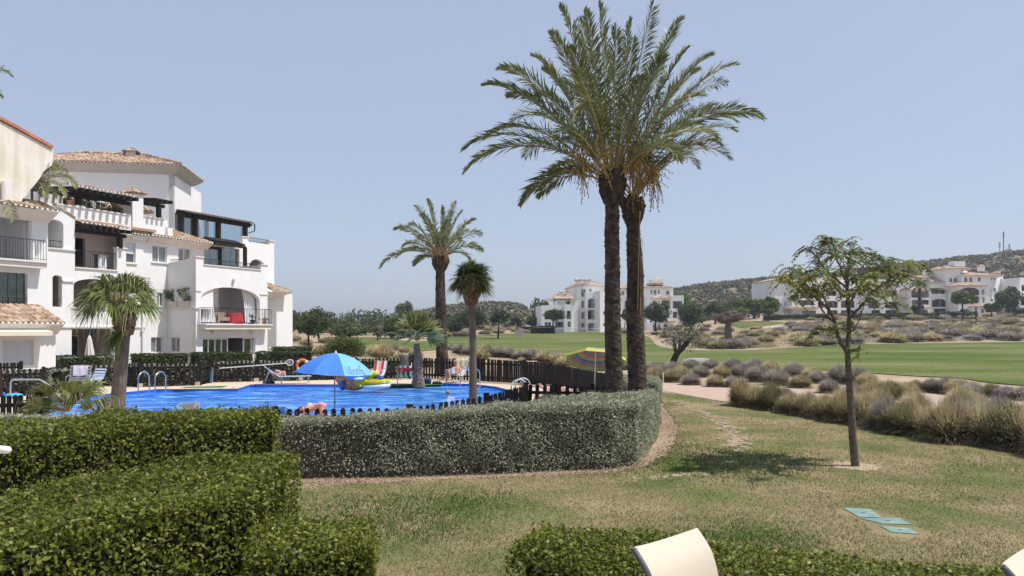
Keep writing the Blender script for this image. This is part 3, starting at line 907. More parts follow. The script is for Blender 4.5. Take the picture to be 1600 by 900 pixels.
# small chimney on the tower roof
cc = P(206, 246, 51.5); mb = MB(); mb.box((cc[0], cc[1], cc[2] - .1), (.62, .62, .9), .15); ch2 = mb.build('chimney', WHITE, bld)
pc = Plane(cc[:2], TD, 1)
if pc.N[1] > 0: pc = Plane(cc[:2], TD, -1)
cap(pc, -.36, .36, cc[2] + .3, -.36, .36, .32, ch2)

# ---- low wing at the right end with a tile eave
p11 = MP(-1.2)
s11, s12 = p11.s_at(419), p11.s_at(432)
solid(p11, s7b - .05, s12, -.3, p11.z_at(425, 458), -3, 0, 'wall')
ze11 = p11.z_at(425, 456)
pe = Plane(p11.W(s12, 0, 0)[:2], B25, 1)
e0 = np.array(p11.W(s11 - .2, ze11, .7)); e1 = np.array(p11.W(s12 + .9, ze11, .7))
r0 = np.array(p11.W(s11 - .2, ze11 + .75, -1.2)); r1 = np.array(p11.W(s12 - .2, ze11 + .75, -1.2))
rf = tile_roof('tiled_roof', e0, e1, r1, r0, bld); mb = MB(); mortar_ends(mb, e0, e1, (B25[0], B25[1], 0)); mb.build('mortar_ends', WHITE, rf)
mb = MB(); q = [p11.W(s11, ze11 - .45, .003), p11.W(s12 + .05, ze11 - .45, .003), p11.W(s12 + .05, ze11 - .45, -3), p11.W(s11, ze11 - .45, -3)]
t = [p11.W(s11 - .2, ze11 - .01, .68), p11.W(s12 + .85, ze11 - .01, .68), p11.W(s12 + .85, ze11 - .01, -3), p11.W(s11 - .2, ze11 - .01, -3)]
mb.hexa(q + t); mb.build('cornice', CORN, bld)
mb = MB(); pbox(mb, p11, s11, s12 + .06, p11.z_at(425, 544), p11.z_at(425, 544) + .07, .003, .08); mb.build('string_course', CORN, bld)
# body behind everything so no light shows through
solid(p5, p5.s_at(-60), p5.s_at(300), -.3, 8.2, -9, -5.1, 'back_wall')
# drain pipe
s, _ = p3.sz(225, 500); mb = MB(); mb.tube([p3.W(s - .15, .2, .08), p3.W(s - .15, zt3 - .4, .08)], .05, 8); pbox(mb, p3, s - .25, s - .05, p3.z_at(225, 518), p3.z_at(225, 516), .01, .16); mb.build('drain_pipe', FRAMEW, bld)

# ---- aged cream gable wall above the left block (roof parapet of the nearest flat)
pg = MP(1.0)
gp = [pg.sz(x, y) for x, y in ((-60, 150), (0, 189), (40, 210), (83, 233.5), (83, 247), (81, 258), (75, 262), (68, 268), (64, 276), (55, 288), (47, 297), (42, 305), (35, 311), (34, 315), (-60, 312))]
gw = wall(pg, gp[::-1], [], .45, 'gable_wall', CREAM, bld)
tp = [pg.sz(x, y) for x, y in ((-60, 147), (0, 186.5), (40, 208), (81.5, 231.5))]
mb = MB()
for i in range(3):
    mb.bar(pg.W(tp[i][0], tp[i][1] + .05, -.22), pg.W(tp[i + 1][0], tp[i + 1][1] + .05, -.22), .62, .14)
mb.build('red_coping', TILERED, bld)
s, z = pg.sz(2, 296)
mb = MB(); mb.tube([pg.W(pg.s_at(4), pg.z_at(4, 284), .14), pg.W(pg.s_at(4), pg.z_at(4, 318), .14)], .13, 10); mb.build('drain_pipe', CORN, bld)
# ================================================================ GROUND, LAWN, PATH, POOL
def ground_mat():
    m, nt, b = newmat('sandy_ground'); L = nt.links.new
    tc = nt.nodes.new('ShaderNodeTexCoord')
    n1 = nt.nodes.new('ShaderNodeTexNoise'); n1.inputs['Scale'].default_value = 0.35; n1.inputs['Detail'].default_value = 8
    L(tc.outputs['Object'], n1.inputs['Vector'])
    r = ramp(nt, [(0.3, (0.28, 0.20, 0.135)), (0.5, (0.38, 0.285, 0.195)), (0.72, (0.48, 0.37, 0.265))]); L(n1.outputs['Fac'], r.inputs['Fac'])
    n2 = nt.nodes.new('ShaderNodeTexNoise'); n2.inputs['Scale'].default_value = 14; n2.inputs['Detail'].default_value = 6
    L(tc.outputs['Object'], n2.inputs['Vector'])
    r2 = ramp(nt, [(0.3, (0.75, 0.75, 0.75)), (0.7, (1.1, 1.1, 1.1))]); L(n2.outputs['Fac'], r2.inputs['Fac'])
    mx = nt.nodes.new('ShaderNodeMix'); mx.data_type = 'RGBA'; mx.blend_type = 'MULTIPLY'; mx.inputs[0].default_value = 1
    L(r.outputs['Color'], mx.inputs[6]); L(r2.outputs['Color'], mx.inputs[7]); L(mx.outputs[2], b.inputs['Base Color'])
    b.inputs['Roughness'].default_value = 0.95; b.inputs['Specular IOR Level'].default_value = 0.1
    bp = nt.nodes.new('ShaderNodeBump'); bp.inputs['Strength'].default_value = 0.6; bp.inputs['Distance'].default_value = 0.05
    L(n2.outputs['Fac'], bp.inputs['Height']); L(bp.outputs['Normal'], b.inputs['Normal'])
    return m
GROUND = ground_mat()
def turf_mat(name, greens, straw, scale, strawbias, fine=60, stretch=(1, 1, 1)):
    m, nt, b = newmat(name); L = nt.links.new
    tc = nt.nodes.new('ShaderNodeTexCoord')
    mp = nt.nodes.new('ShaderNodeMapping'); mp.inputs['Scale'].default_value = stretch
    L(tc.outputs['Object'], mp.inputs['Vector'])
    n1 = nt.nodes.new('ShaderNodeTexNoise'); n1.inputs['Scale'].default_value = scale; n1.inputs['Detail'].default_value = 6; n1.inputs['Roughness'].default_value = 0.62
    L(mp.outputs[0], n1.inputs['Vector'])
    r = ramp(nt, [(strawbias - 0.13, greens[0]), (strawbias - 0.03, greens[1]), (strawbias + 0.06, straw[0]), (strawbias + 0.2, straw[1])]); L(n1.outputs['Fac'], r.inputs['Fac'])
    n2 = nt.nodes.new('ShaderNodeTexNoise'); n2.inputs['Scale'].default_value = fine; n2.inputs['Detail'].default_value = 5
    L(tc.outputs['Object'], n2.inputs['Vector'])
    r2 = ramp(nt, [(0.3, (0.6, 0.6, 0.6)), (0.7, (1.3, 1.3, 1.25))]); L(n2.outputs['Fac'], r2.inputs['Fac'])
    mx = nt.nodes.new('ShaderNodeMix'); mx.data_type = 'RGBA'; mx.blend_type = 'MULTIPLY'; mx.inputs[0].default_value = 1
    L(r.outputs['Color'], mx.inputs[6]); L(r2.outputs['Color'], mx.inputs[7]); L(mx.outputs[2], b.inputs['Base Color'])
    b.inputs['Roughness'].default_value = 0.95; b.inputs['Specular IOR Level'].default_value = 0.1
    bp = nt.nodes.new('ShaderNodeBump'); bp.inputs['Strength'].default_value = 0.7; bp.inputs['Distance'].default_value = 0.03
    L(n2.outputs['Fac'], bp.inputs['Height']); L(bp.outputs['Normal'], b.inputs['Normal'])
    return m
LAWN = turf_mat('dry_lawn', [(0.11, 0.14, 0.042), (0.17, 0.17, 0.07)], [(0.25, 0.20, 0.11), (0.33, 0.26, 0.155)], 0.55, 0.47)
FAIR = turf_mat('fairway_turf', [(0.075, 0.108, 0.020), (0.112, 0.14, 0.034)], [(0.155, 0.155, 0.065), (0.25, 0.215, 0.12)], 0.07, 0.52, fine=4, stretch=(0.6, 1.6, 1))
PATHM = M('pink_path', (0.43, 0.32, 0.25), 0.9, 0.08, 2, 0.3, 60, 0.1)
DECKM = M('pale_pool_deck', (0.56, 0.47, 0.36), 0.85, 0.07, 1.2, 0.2, 30, 0.2)
COPM = M('sand_coping_stone', (0.60, 0.46, 0.33), 0.8, 0.15, 3, 0.2, 30, 0.2)

# the ground: one sheet to the horizon
def axis(lim, n, p): 
    t = np.linspace(-1, 1, n); return np.sign(t) * (np.abs(t) ** p) * lim
xs = axis(2500, 150, 3.0); ys = np.concatenate([np.linspace(-60, 0, 8)[:-1], (np.linspace(0, 1, 170) ** 2.6) * 3000])
XX, YY = np.meshgrid(xs, ys); ZZ = terrain(XX, YY) - 0.012
vs = np.stack([XX, YY, ZZ], -1).reshape(-1, 3); nx, ny = len(xs), len(ys)
fs = [(j * nx + i, j * nx + i + 1, (j + 1) * nx + i + 1, (j + 1) * nx + i) for j in range(ny - 1) for i in range(nx - 1)]
mb = MB(); mb.add(vs, fs); g = mb.build('ground', GROUND, None, True); tag(g, 'dry sandy earth between the planting and out to the hills', kind='structure')

def pxpoly(pts, jit=0.0, step=1.0):
    w = [ray_ground(x, y) if len(q) == 2 else None for q in pts for x, y in [q[:2]]]
    return densify([(p[0], p[1]) for p in w], step, jit)
# golf fairway (follows the terrain)
fw = spline([(688, 528), (760, 523.5), (850, 519), (930, 519), (975, 521.5), (1012, 526), (1030, 541), (1075, 547), (1160, 547.5), (1232, 543.5), (1320, 539), (1440, 536.5), (1600, 534.5), (1900, 533), (2350, 533), (2350, 640), (1900, 618), (1600, 603), (1500, 592), (1430, 588), (1300, 580), (1200, 577), (1060, 575), (960, 572), (880, 566), (800, 556), (720, 548), (690, 540)], 5, True)
fwp = [ray_ground(*p)[:2] for p in fw]
o = sheet('golf_fairway', densify(fwp, 2.5, 0.0), FAIR, dz=0.03, step=6.0, follow=True); tag(o, 'smooth green golf fairway beyond the path', kind='structure')
for pp, nm in (([(1150, 503.5), (1170, 502), (1220, 503), (1228, 508), (1205, 513), (1165, 513), (1140, 508)], 'far_fairway'), ([(515, 530), (560, 527), (610, 528), (640, 534), (690, 532), (700, 544), (640, 549), (600, 541), (560, 546), (520, 541)], 'golf_green')):
    w = [ray_ground(*p)[:2] for p in spline(pp, 5, True)]
    o = sheet(nm, densify(w, 3), FAIR, dz=0.04, step=5.0, follow=True); tag(o, 'patch of mown green turf far off', kind='structure')
# far strip of pink path on the right
for k, pp in enumerate(([(1105, 520.0), (1160, 514.5), (1228, 506.5), (1232, 509.5), (1180, 517.5), (1120, 524)], [(1440, 499), (1520, 500.5), (1640, 509), (1640, 513.5), (1500, 503.5), (1440, 502)])):
    w = [ray_ground(*p)[:2] for p in pp]
    o = sheet('golf_path', densify(w, 4), PATHM, dz=0.05, step=5.0, follow=True); tag(o, 'pale path winding through the scrub', kind='structure')
# near path and bare strip
pth = [(985, 590), (1035, 596), (1090, 600), (1180, 606), (1300, 611), (1450, 616), (1620, 628), (2000, 655), (2000, 740), (1620, 668), (1450, 648), (1300, 640), (1145, 629), (1035, 610.5), (985, 604)]
w = spline([G(*p)[:2] for p in pth], 6, True)
o = sheet('path', w, PATHM, z=0.004); tag(o, 'pink earth path behind the hedge', kind='structure')
# dry lawn
lw = [(1033, 612.5), (1090, 621), (1150, 632), (1250, 652), (1400, 675), (1600, 712), (2000, 800)]
A = [tuple(G(*p)[:2]) for p in lw] + [(30, 6.5), (30, -6), (-14, -6), (-14, 7), (-9, 9.2)]
Bp = [(430, 769), (520, 758), (620, 753), (760, 747), (880, 743.5), (960, 738), (1008, 729), (1038, 712), (1054, 693), (1061, 672), (1053, 652), (1040, 638), (1032, 626)]
A += [tuple(G(*p)[:2]) for p in Bp]
lawn_poly = densify(A, 0.16, 0.04)
o = sheet('lawn', lawn_poly, LAWN, z=0.006); tag(o, 'dry patchy lawn between the hedges and the path', kind='structure')
# real grass blades on the near lawn
bare = [G(1100, 640), G(1118, 652), G(1135, 668), G(1150, 685), G(1156, 697), G(1075, 630), G(1088, 635)]
lush = [(G(1085, 715), 1.3), (G(1120, 722), 1.3), (G(1180, 720), 1.2), (G(700, 790), .9), (G(560, 790), .8), (G(640, 830), .6), (G(1190, 850), .8)]
def grass():
    n = 330000
    u = rng.random(n); d = 6.6 + (34 - 6.6) * u ** 1.7
    px = rng.uniform(380, 1680, n); x = (px - 800) / F * d
    poly = A
    keep = np.zeros(n, bool)
    # vectorised point in polygon
    xi = np.array([p[0] for p in poly]); yi = np.array([p[1] for p in poly]); c = np.zeros(n, bool); j = len(poly) - 1
    for i in range(len(poly)):
        if yi[i] != yi[j]:
            cond = ((yi[i] > d) != (yi[j] > d)) & (x < (xi[j] - xi[i]) * (d - yi[i]) / (yi[j] - yi[i]) + xi[i]); c ^= cond
        j = i
    den = 0.5 + 0.5 * np.sin(x * 1.7 + 1.3 * np.sin(d * .9)) * np.sin(d * 1.1 + x * .6)
    q = np.full(n, 0.55) + 0.45 * den
    for b in bare: q *= 1 - 0.8 * np.exp(-(((x - b[0]) / .45) ** 2 + ((d - b[1]) / 1.1) ** 2))
    tb = G(1337, 729); q *= 1 - 0.9 * np.exp(-(((x - tb[0]) / .5) ** 2 + ((d - tb[1]) / .5) ** 2))
    for (a0, b0) in plates_xy: q *= (np.hypot(x - a0, d - b0) > 0.34)
    lu = np.zeros(n)
    for b, s_ in lush: lu += np.exp(-(((x - b[0]) / s_) ** 2 + ((d - b[1]) / s_) ** 2))
    keep = c & (rng.random(n) < q + lu * .3)
    x, d, lu = x[keep], d[keep], lu[keep]; n = len(x)
    h = rng.uniform(.015, .045, n) * (1 + .5 * np.clip(lu, 0, 1)); w = rng.uniform(.0025, .005, n) * (1 + d / 18)
    a = rng.uniform(0, 2 * pi, n); lean = rng.uniform(0.2, 1.3, n) * h; la = rng.uniform(0, 2 * pi, n)
    V = np.zeros((n, 3, 3))
    V[:, 0] = np.stack([x - np.cos(a) * w, d - np.sin(a) * w, np.full(n, .004)], -1)
    V[:, 1] = np.stack([x + np.cos(a) * w, d + np.sin(a) * w, np.full(n, .004)], -1)
    V[:, 2] = np.stack([x + np.cos(la) * lean, d + np.sin(la) * lean, h], -1)
    rn = np.clip(rng.normal(.46, .12, n) - .55 * np.clip(lu, 0, 1), 0, 1)
    m = LEAF('grass_blades', [(0.1, (0.07, 0.13, 0.025)), (0.35, (0.16, 0.19, 0.06)), (0.6, (0.33, 0.29, 0.15)), (0.95, (0.52, 0.43, 0.27))], 0.8, 0.25, 0.5, 0.2)
    o = quads_mesh('grass', V, m, None, {'rnd': rn}, 3); tag(o, 'short dry grass blades on the lawn', 'grass', kind='stuff')
pl_px = [[(1317, 795), (1360, 797.5), (1379, 810.5), (1342, 809)], [(1344, 811.5), (1405, 811), (1425, 821), (1378, 819.5)], [(1376, 824), (1421, 827), (1436, 836.5), (1393, 833)]]
plates_xy = [tuple(np.mean([G(*p)[:2] for p in q], 0)) for q in pl_px]
grass()
PLATE = M('faded_turquoise_plastic', (0.15, 0.27, 0.24), 0.7, 0.25, 5, 0.3, 30, c2=(0.24, 0.33, 0.29))
for q, l in zip(pl_px, ('flat turquoise utility cover in the lawn, farthest of the three', 'flat turquoise utility cover in the lawn, middle one touching the farthest', 'flat turquoise utility cover in the lawn, nearest to the hedge')):
    pts = [G(*p)[:2] for p in q]; mb = MB(); mb.prism(pts, -.02, .016)
    c = np.mean(pts, 0); mb2 = MB(); o = mb.build('utility_cover', PLATE); tag(o, l, 'utility cover', 'turquoise covers in the lawn')
    mb2.box((c[0], c[1], .018), (.05, .02, .004), .4); mb2.build('handle_recess', M('dark_slot', (.08, .12, .12), .7), o)

# ---- pool deck with the pool cut into it
DZ, WZ = 0.10, 0.02
far_f = [(-60, 580, 624), (68, 575, 617), (103, 571.5, 606), (190, 568, 603), (219, 567, 605), (313, 567, 602), (329, 564.5, 597.5), (470, 561.5, 594.5), (640, 558.5, 591), (748, 560.5, 597), (820, 563.5, 601), (862, 568, 606), (905, 575, 613), (948, 583, 624)]
far_w = [np.array([*G(x, b, DZ)[:2], H - (t - HZ) / F * GD(b, DZ)]) for x, t, b in far_f]
near_w = [np.array([X(x, d), d, 1.02]) for x, d in ((-90, 15.3), (60, 15.6), (430, 14.25), (640, 14.6), (760, 16.2), (822, 19.2), (868, 19.0), (926, 18.9), (985, 18.8))]
near_w[2][2] = near_w[3][2] = 0.93; near_w[0][2] = 1.08; near_w[1][2] = 1.08
deck_poly = [tuple(p[:2]) for p in far_w] + [(X(985, 19.2), 19.2), (X(820, 18.6), 18.6), (X(760, 15.8), 15.8), (X(640, 14.3), 14.3), (X(430, 13.9), 13.9), (X(60, 15.2), 15.2), (X(-90, 15), 15)]
pool_px = [(48, 628), (100, 624), (165, 620), (245, 612.2), (371, 611.3), (379, 609), (391, 604.8), (470, 604.3), (560, 604.4), (640, 603.6), (700, 602.6), (738, 603.6), (775, 608), (806, 616.5), (826, 628), (818, 641), (760, 652), (660, 659), (430, 664), (200, 668), (80, 662), (52, 645)]
pool = [tuple(G(x, y, WZ)[:2]) for x, y in pool_px]
pool_s = [p for k, p in enumerate(pool)]
pool_out = []
cc = np.mean(pool, 0)
n = len(pool_s)
for i in range(n):
    a, b, c = np.array(pool_s[i - 1]), np.array(pool_s[i]), np.array(pool_s[(i + 1) % n]); t = nrm(np.append(c - a, 0))[:2]; nn = np.array([t[1], -t[0]])
    if nn @ (b - cc) < 0: nn = -nn
    pool_out.append(tuple(b + nn * .42))
o = sheet('pool_deck', deck_poly, DECKM, z=DZ, holes=[pool_out]); tag(o, 'pale stone deck around the pool', kind='structure')
mb = MB()
vs = [(*p, DZ + .025) for p in pool_s] + [(*p, DZ + .025) for p in pool_out] + [(*p, WZ - .03) for p in pool_s] + [(*p, DZ - .01) for p in pool_out]
fs = []
for i in range(n):
    j = (i + 1) % n
    fs += [(i, j, n + j, n + i), (n + i, n + j, 3 * n + j, 3 * n + i)]
mb.add(vs, fs); mb.mi = 1
mb.add([(*p, DZ + .02) for p in pool_s] + [(*p, WZ - .03) for p in pool_s], [(i, (i + 1) % n, n + (i + 1) % n, n + i) for i in range(n)])
POOLT = M('blue_pool_tile', (0.03, 0.12, 0.5), 0.3, 0.2, 30)
o = mb.build('pool_coping', [COPM, POOLT]); tag(o, 'sandy coping stones round the pool edge', kind='structure')
def water_mat():
    m, nt, b = newmat('pool_water'); L = nt.links.new
    tc = nt.nodes.new('ShaderNodeTexCoord')
    mp = nt.nodes.new('ShaderNodeMapping'); mp.inputs['Scale'].default_value = (0.5, 1.0, 1.0); mp.inputs['Rotation'].default_value = (0, 0, .35)
    L(tc.outputs['Object'], mp.inputs['Vector'])
    n1 = nt.nodes.new('ShaderNodeTexNoise'); n1.inputs['Scale'].default_value = 1.6; n1.inputs['Detail'].default_value = 6; n1.inputs['Distortion'].default_value = 0.8
    L(mp.outputs[0], n1.inputs['Vector'])
    r = ramp(nt, [(0.32, (0.012, 0.11, 0.48)), (0.46, (0.03, 0.20, 0.68)), (0.58, (0.09, 0.36, 0.82)), (0.70, (0.26, 0.58, 0.90))]); L(n1.outputs['Fac'], r.inputs['Fac'])  # paler blues put glints and ripple light into the water colour
    L(r.outputs['Color'], b.inputs['Base Color'])
    b.inputs['Roughness'].default_value = 0.06; b.inputs['IOR'].default_value = 1.33
    n2 = nt.nodes.new('ShaderNodeTexNoise'); n2.inputs['Scale'].default_value = 3.2; n2.inputs['Detail'].default_value = 4; n2.inputs['Distortion'].default_value = 0.5
    L(mp.outputs[0], n2.inputs['Vector'])
    bp = nt.nodes.new('ShaderNodeBump'); bp.inputs['Strength'].default_value = 0.75; bp.inputs['Distance'].default_value = 0.14
    L(n2.outputs['Fac'], bp.inputs['Height']); L(bp.outputs['Normal'], b.inputs['Normal'])
    return m
o = sheet('pool_water', pool_s, water_mat(), z=WZ); tag(o, 'bright blue rippled pool water', kind='structure')
# artificial turf mat, sheet on the deck
TURF = M('green_turf_mat', (0.06, 0.16, 0.05), .95, .2, 20, .4, 80, .1)
pts = [G(x, y, DZ)[:2] for x, y in ((270, 609.3), (338, 608), (355, 603.5), (291, 605))]
mb = MB(); mb.prism(pts[::-1], DZ + .002, DZ + .02); tag(mb.build('turf_mat', TURF), 'thin green artificial turf mat on the pale deck by the ladders', 'mat')
pts = [G(x, y, DZ)[:2] for x, y in ((590, 600), (690, 598.5), (692, 601.2), (620, 603))]
mb = MB(); mb.prism(pts[::-1], DZ + .002, DZ + .015); tag(mb.build('turf_mat', TURF), 'thin green turf strip under the deckchairs by the leaning fan palm', 'mat')
# patio slab under the camera
mb = MB(); mb.prism([(-3.2, -3), (4.5, -3), (4.5, 2.6), (-3.2, 2.6)], -.1, .42); tag(mb.build('patio', M('patio_tiles', (.45, .36, .28), .8)), 'raised terrace under the white chairs', kind='structure')

# ================================================================ PICKET FENCES
def fence(name, label, pts, zb, pitch=.165, w=.095, post_every=1, seed=1, stones=True, base=None, post_top=.05):
    th = thing(name, label, 'fence', (pts[0][0], pts[0][1], zb))
    r = np.random.default_rng(seed)
    for i in range(len(pts) - 1):
        a, b = np.array(pts[i]), np.array(pts[i + 1]); Ls = np.linalg.norm((b - a)[:2]); nb = max(1, round(Ls / 2.4))
        for k in range(nb):
            p, q = a + (b - a) * k / nb, a + (b - a) * (k + 1) / nb
            L = np.linalg.norm((q - p)[:2]); u = (q - p)[:2] / L; ang = atan2(u[1], u[0]); nrmv = np.array([u[1], -u[0]])
            if nrmv[1] > 0: nrmv = -nrmv
            mb = MB(); n = max(2, int(L / pitch))
            for j in range(n):
                t = (j + .5) / n; c = p + (q - p) * t; h = c[2] - zb + r.normal(0, .008)
                W2 = w / 2; cx = c[:2] + nrmv * .035
                tilt = r.normal(0, .006)
                prof = [(-W2, .05), (W2, .05), (W2, h - W2 * .9), (W2 * .7, h - W2 * .3), (0, h), (-W2 * .7, h - W2 * .3), (-W2, h - W2 * .9)]
                vs = []
                for o_ in (0, .022):
                    for s_, z_ in prof:
                        s2 = s_ + tilt * z_ * 3; vs.append((cx[0] + u[0] * s2 + nrmv[0] * o_, cx[1] + u[1] * s2 + nrmv[1] * o_, zb + z_))
                m_ = len(prof)
                mb.mi = 0 if r.random() > .08 else 1
                mb.add(vs, [tuple(range(m_))[::-1], tuple(range(m_, 2 * m_))] + [(i_, (i_ + 1) % m_, m_ + (i_ + 1) % m_, m_ + i_) for i_ in range(m_)])
            mb.mi = 0
            for fz in (.22, .80):
                pa = (p[0], p[1], zb + (p[2] - zb) * fz); qa = (q[0], q[1], zb + (q[2] - zb) * fz); mb.bar(pa, qa, .045, .08)
            mb.build('picket_panel', [FENCEWOOD, FENCEOLD], th)
            mb = MB(); mb.box((p[0], p[1], zb + (p[2] - zb + post_top) / 2), (.1, .1, p[2] - zb + post_top), ang); mb.build('post', FENCEWOOD, th)
            if stones:
                mb = MB(); mb.box((p[0] + nrmv[0] * .1, p[1] + nrmv[1] * .1, zb + .07), (.2, .2, .16), ang); mb.build('footing_block', COPM, th)
    mb = MB(); p = pts[-1]; mb.box((p[0], p[1], zb + (p[2] - zb + post_top) / 2), (.1, .1, p[2] - zb + post_top), 0); mb.build('post', FENCEWOOD, th)
    return th
FENCEOLD = M('worn_picket_wood', (0.035, 0.022, 0.015), .8, .4, 9, .3, 60, .25)
fence('picket_fence', 'long black picket fence along the far side of the pool deck', far_w[:10], DZ, seed=3)
fence('picket_fence', 'close boarded black picket fence curving from the slim palm to the striped umbrella', far_w[9:], DZ, seed=9, pitch=.112, w=.092)
fence('picket_fence', 'black picket fence between the grey hedge and the near side of the pool', near_w[:2], 0.0, seed=4, stones=False, pitch=.115, w=.09)
fence('picket_fence', 'rounded black picket tips showing over the grey hedge below the blue umbrella', [near_w[2], near_w[3], near_w[4], near_w[5]], 0.0, seed=5, stones=False)
fence('picket_fence', 'short black picket fence at the right end of the pool beside the bent ladder', near_w[5:], 0.0, seed=6, stones=False)
fence('picket_fence', 'dark slatted fence corner behind the striped umbrella', [far_w[-1], np.array([X(968, 21), 21, 1.03]), near_w[-1]], 0.0, seed=7, stones=False)
gf = [np.array([X(-30, 31), 31, 1.0]), np.array([X(33, 31.5), 31.5, 1.02])]
fence('picket_fence', 'small black garden fence in front of the shuttered ground floor window', gf, 0.0, seed=8, stones=False, pitch=.125)

# ================================================================ HEDGES
HEDGE_BODY = M('hedge_dark_core', (0.020, 0.018, 0.010), 0.95, 0.4, 8, 0.3, 30, 0.1)
PRIV = LEAF('privet_leaves', [(0.0, (0.035, 0.045, 0.008)), (0.3, (0.085, 0.11, 0.013)), (0.6, (0.165, 0.19, 0.022)), (0.85, (0.26, 0.275, 0.045)), (1.0, (0.36, 0.32, 0.11))], 0.46, 0.33, 0.8, 0.3)
GREYL = LEAF('saltbush_leaves', [(0.0, (0.14, 0.145, 0.085)), (0.4, (0.28, 0.295, 0.195)), (0.7, (0.40, 0.41, 0.29)), (1.0, (0.54, 0.53, 0.42))], 0.65, 0.2, 0.8, 0.3)
GREYD = LEAF('dry_saltbush', [(0.0, (0.12, 0.10, 0.08)), (0.5, (0.22, 0.20, 0.16)), (1.0, (0.34, 0.32, 0.26))], 0.7, 0.15, 0.8, 0.2)
DARKH = LEAF('dark_hedge_leaves', [(0.0, (0.015, 0.03, 0.01)), (0.5, (0.045, 0.075, 0.02)), (1.0, (0.10, 0.13, 0.045))], 0.5, 0.2, 0.8, 0.4)
TWIG = M('hedge_twigs', (0.22, 0.16, 0.10), 0.9, 0.3, 8)
def lump(p, s):
    return (np.sin(p[:, 0] * 3.1 + s) * np.sin(p[:, 1] * 2.7 + 1.7 * s) + .6 * np.sin(p[:, 0] * 7.3 + p[:, 2] * 6.1 + s) + .4 * np.sin(p[:, 1] * 9.1 - p[:, 2] * 8 + 2 * s)) / 2
def leaves_at(C, N, L, Wd, spread=.9, fold=.18, seed=0, r=None, droop=0.0):
    """rhombic folded leaves at points C facing roughly N"""
    r = r or np.random.default_rng(seed); n = len(C)
    nn = N + r.normal(0, spread, (n, 3)); nn /= np.linalg.norm(nn, axis=1)[:, None] + 1e-9
    t = r.normal(0, 1, (n, 3)); t[:, 2] += droop; t -= nn * np.sum(t * nn, 1)[:, None]; t /= np.linalg.norm(t, axis=1)[:, None] + 1e-9
    b = np.cross(nn, t)
    sc_ = r.uniform(.6, 1.25, n)[:, None]; l = L * sc_; w = Wd * sc_
    V = np.zeros((n, 4, 3))
    V[:, 0] = C - t * l * .5; V[:, 1] = C + b * w * .5 + nn * w * fold - t * l * .05; V[:, 2] = C + t * l * .5; V[:, 3] = C - b * w * .5 + nn * w * fold - t * l * .05
    return V
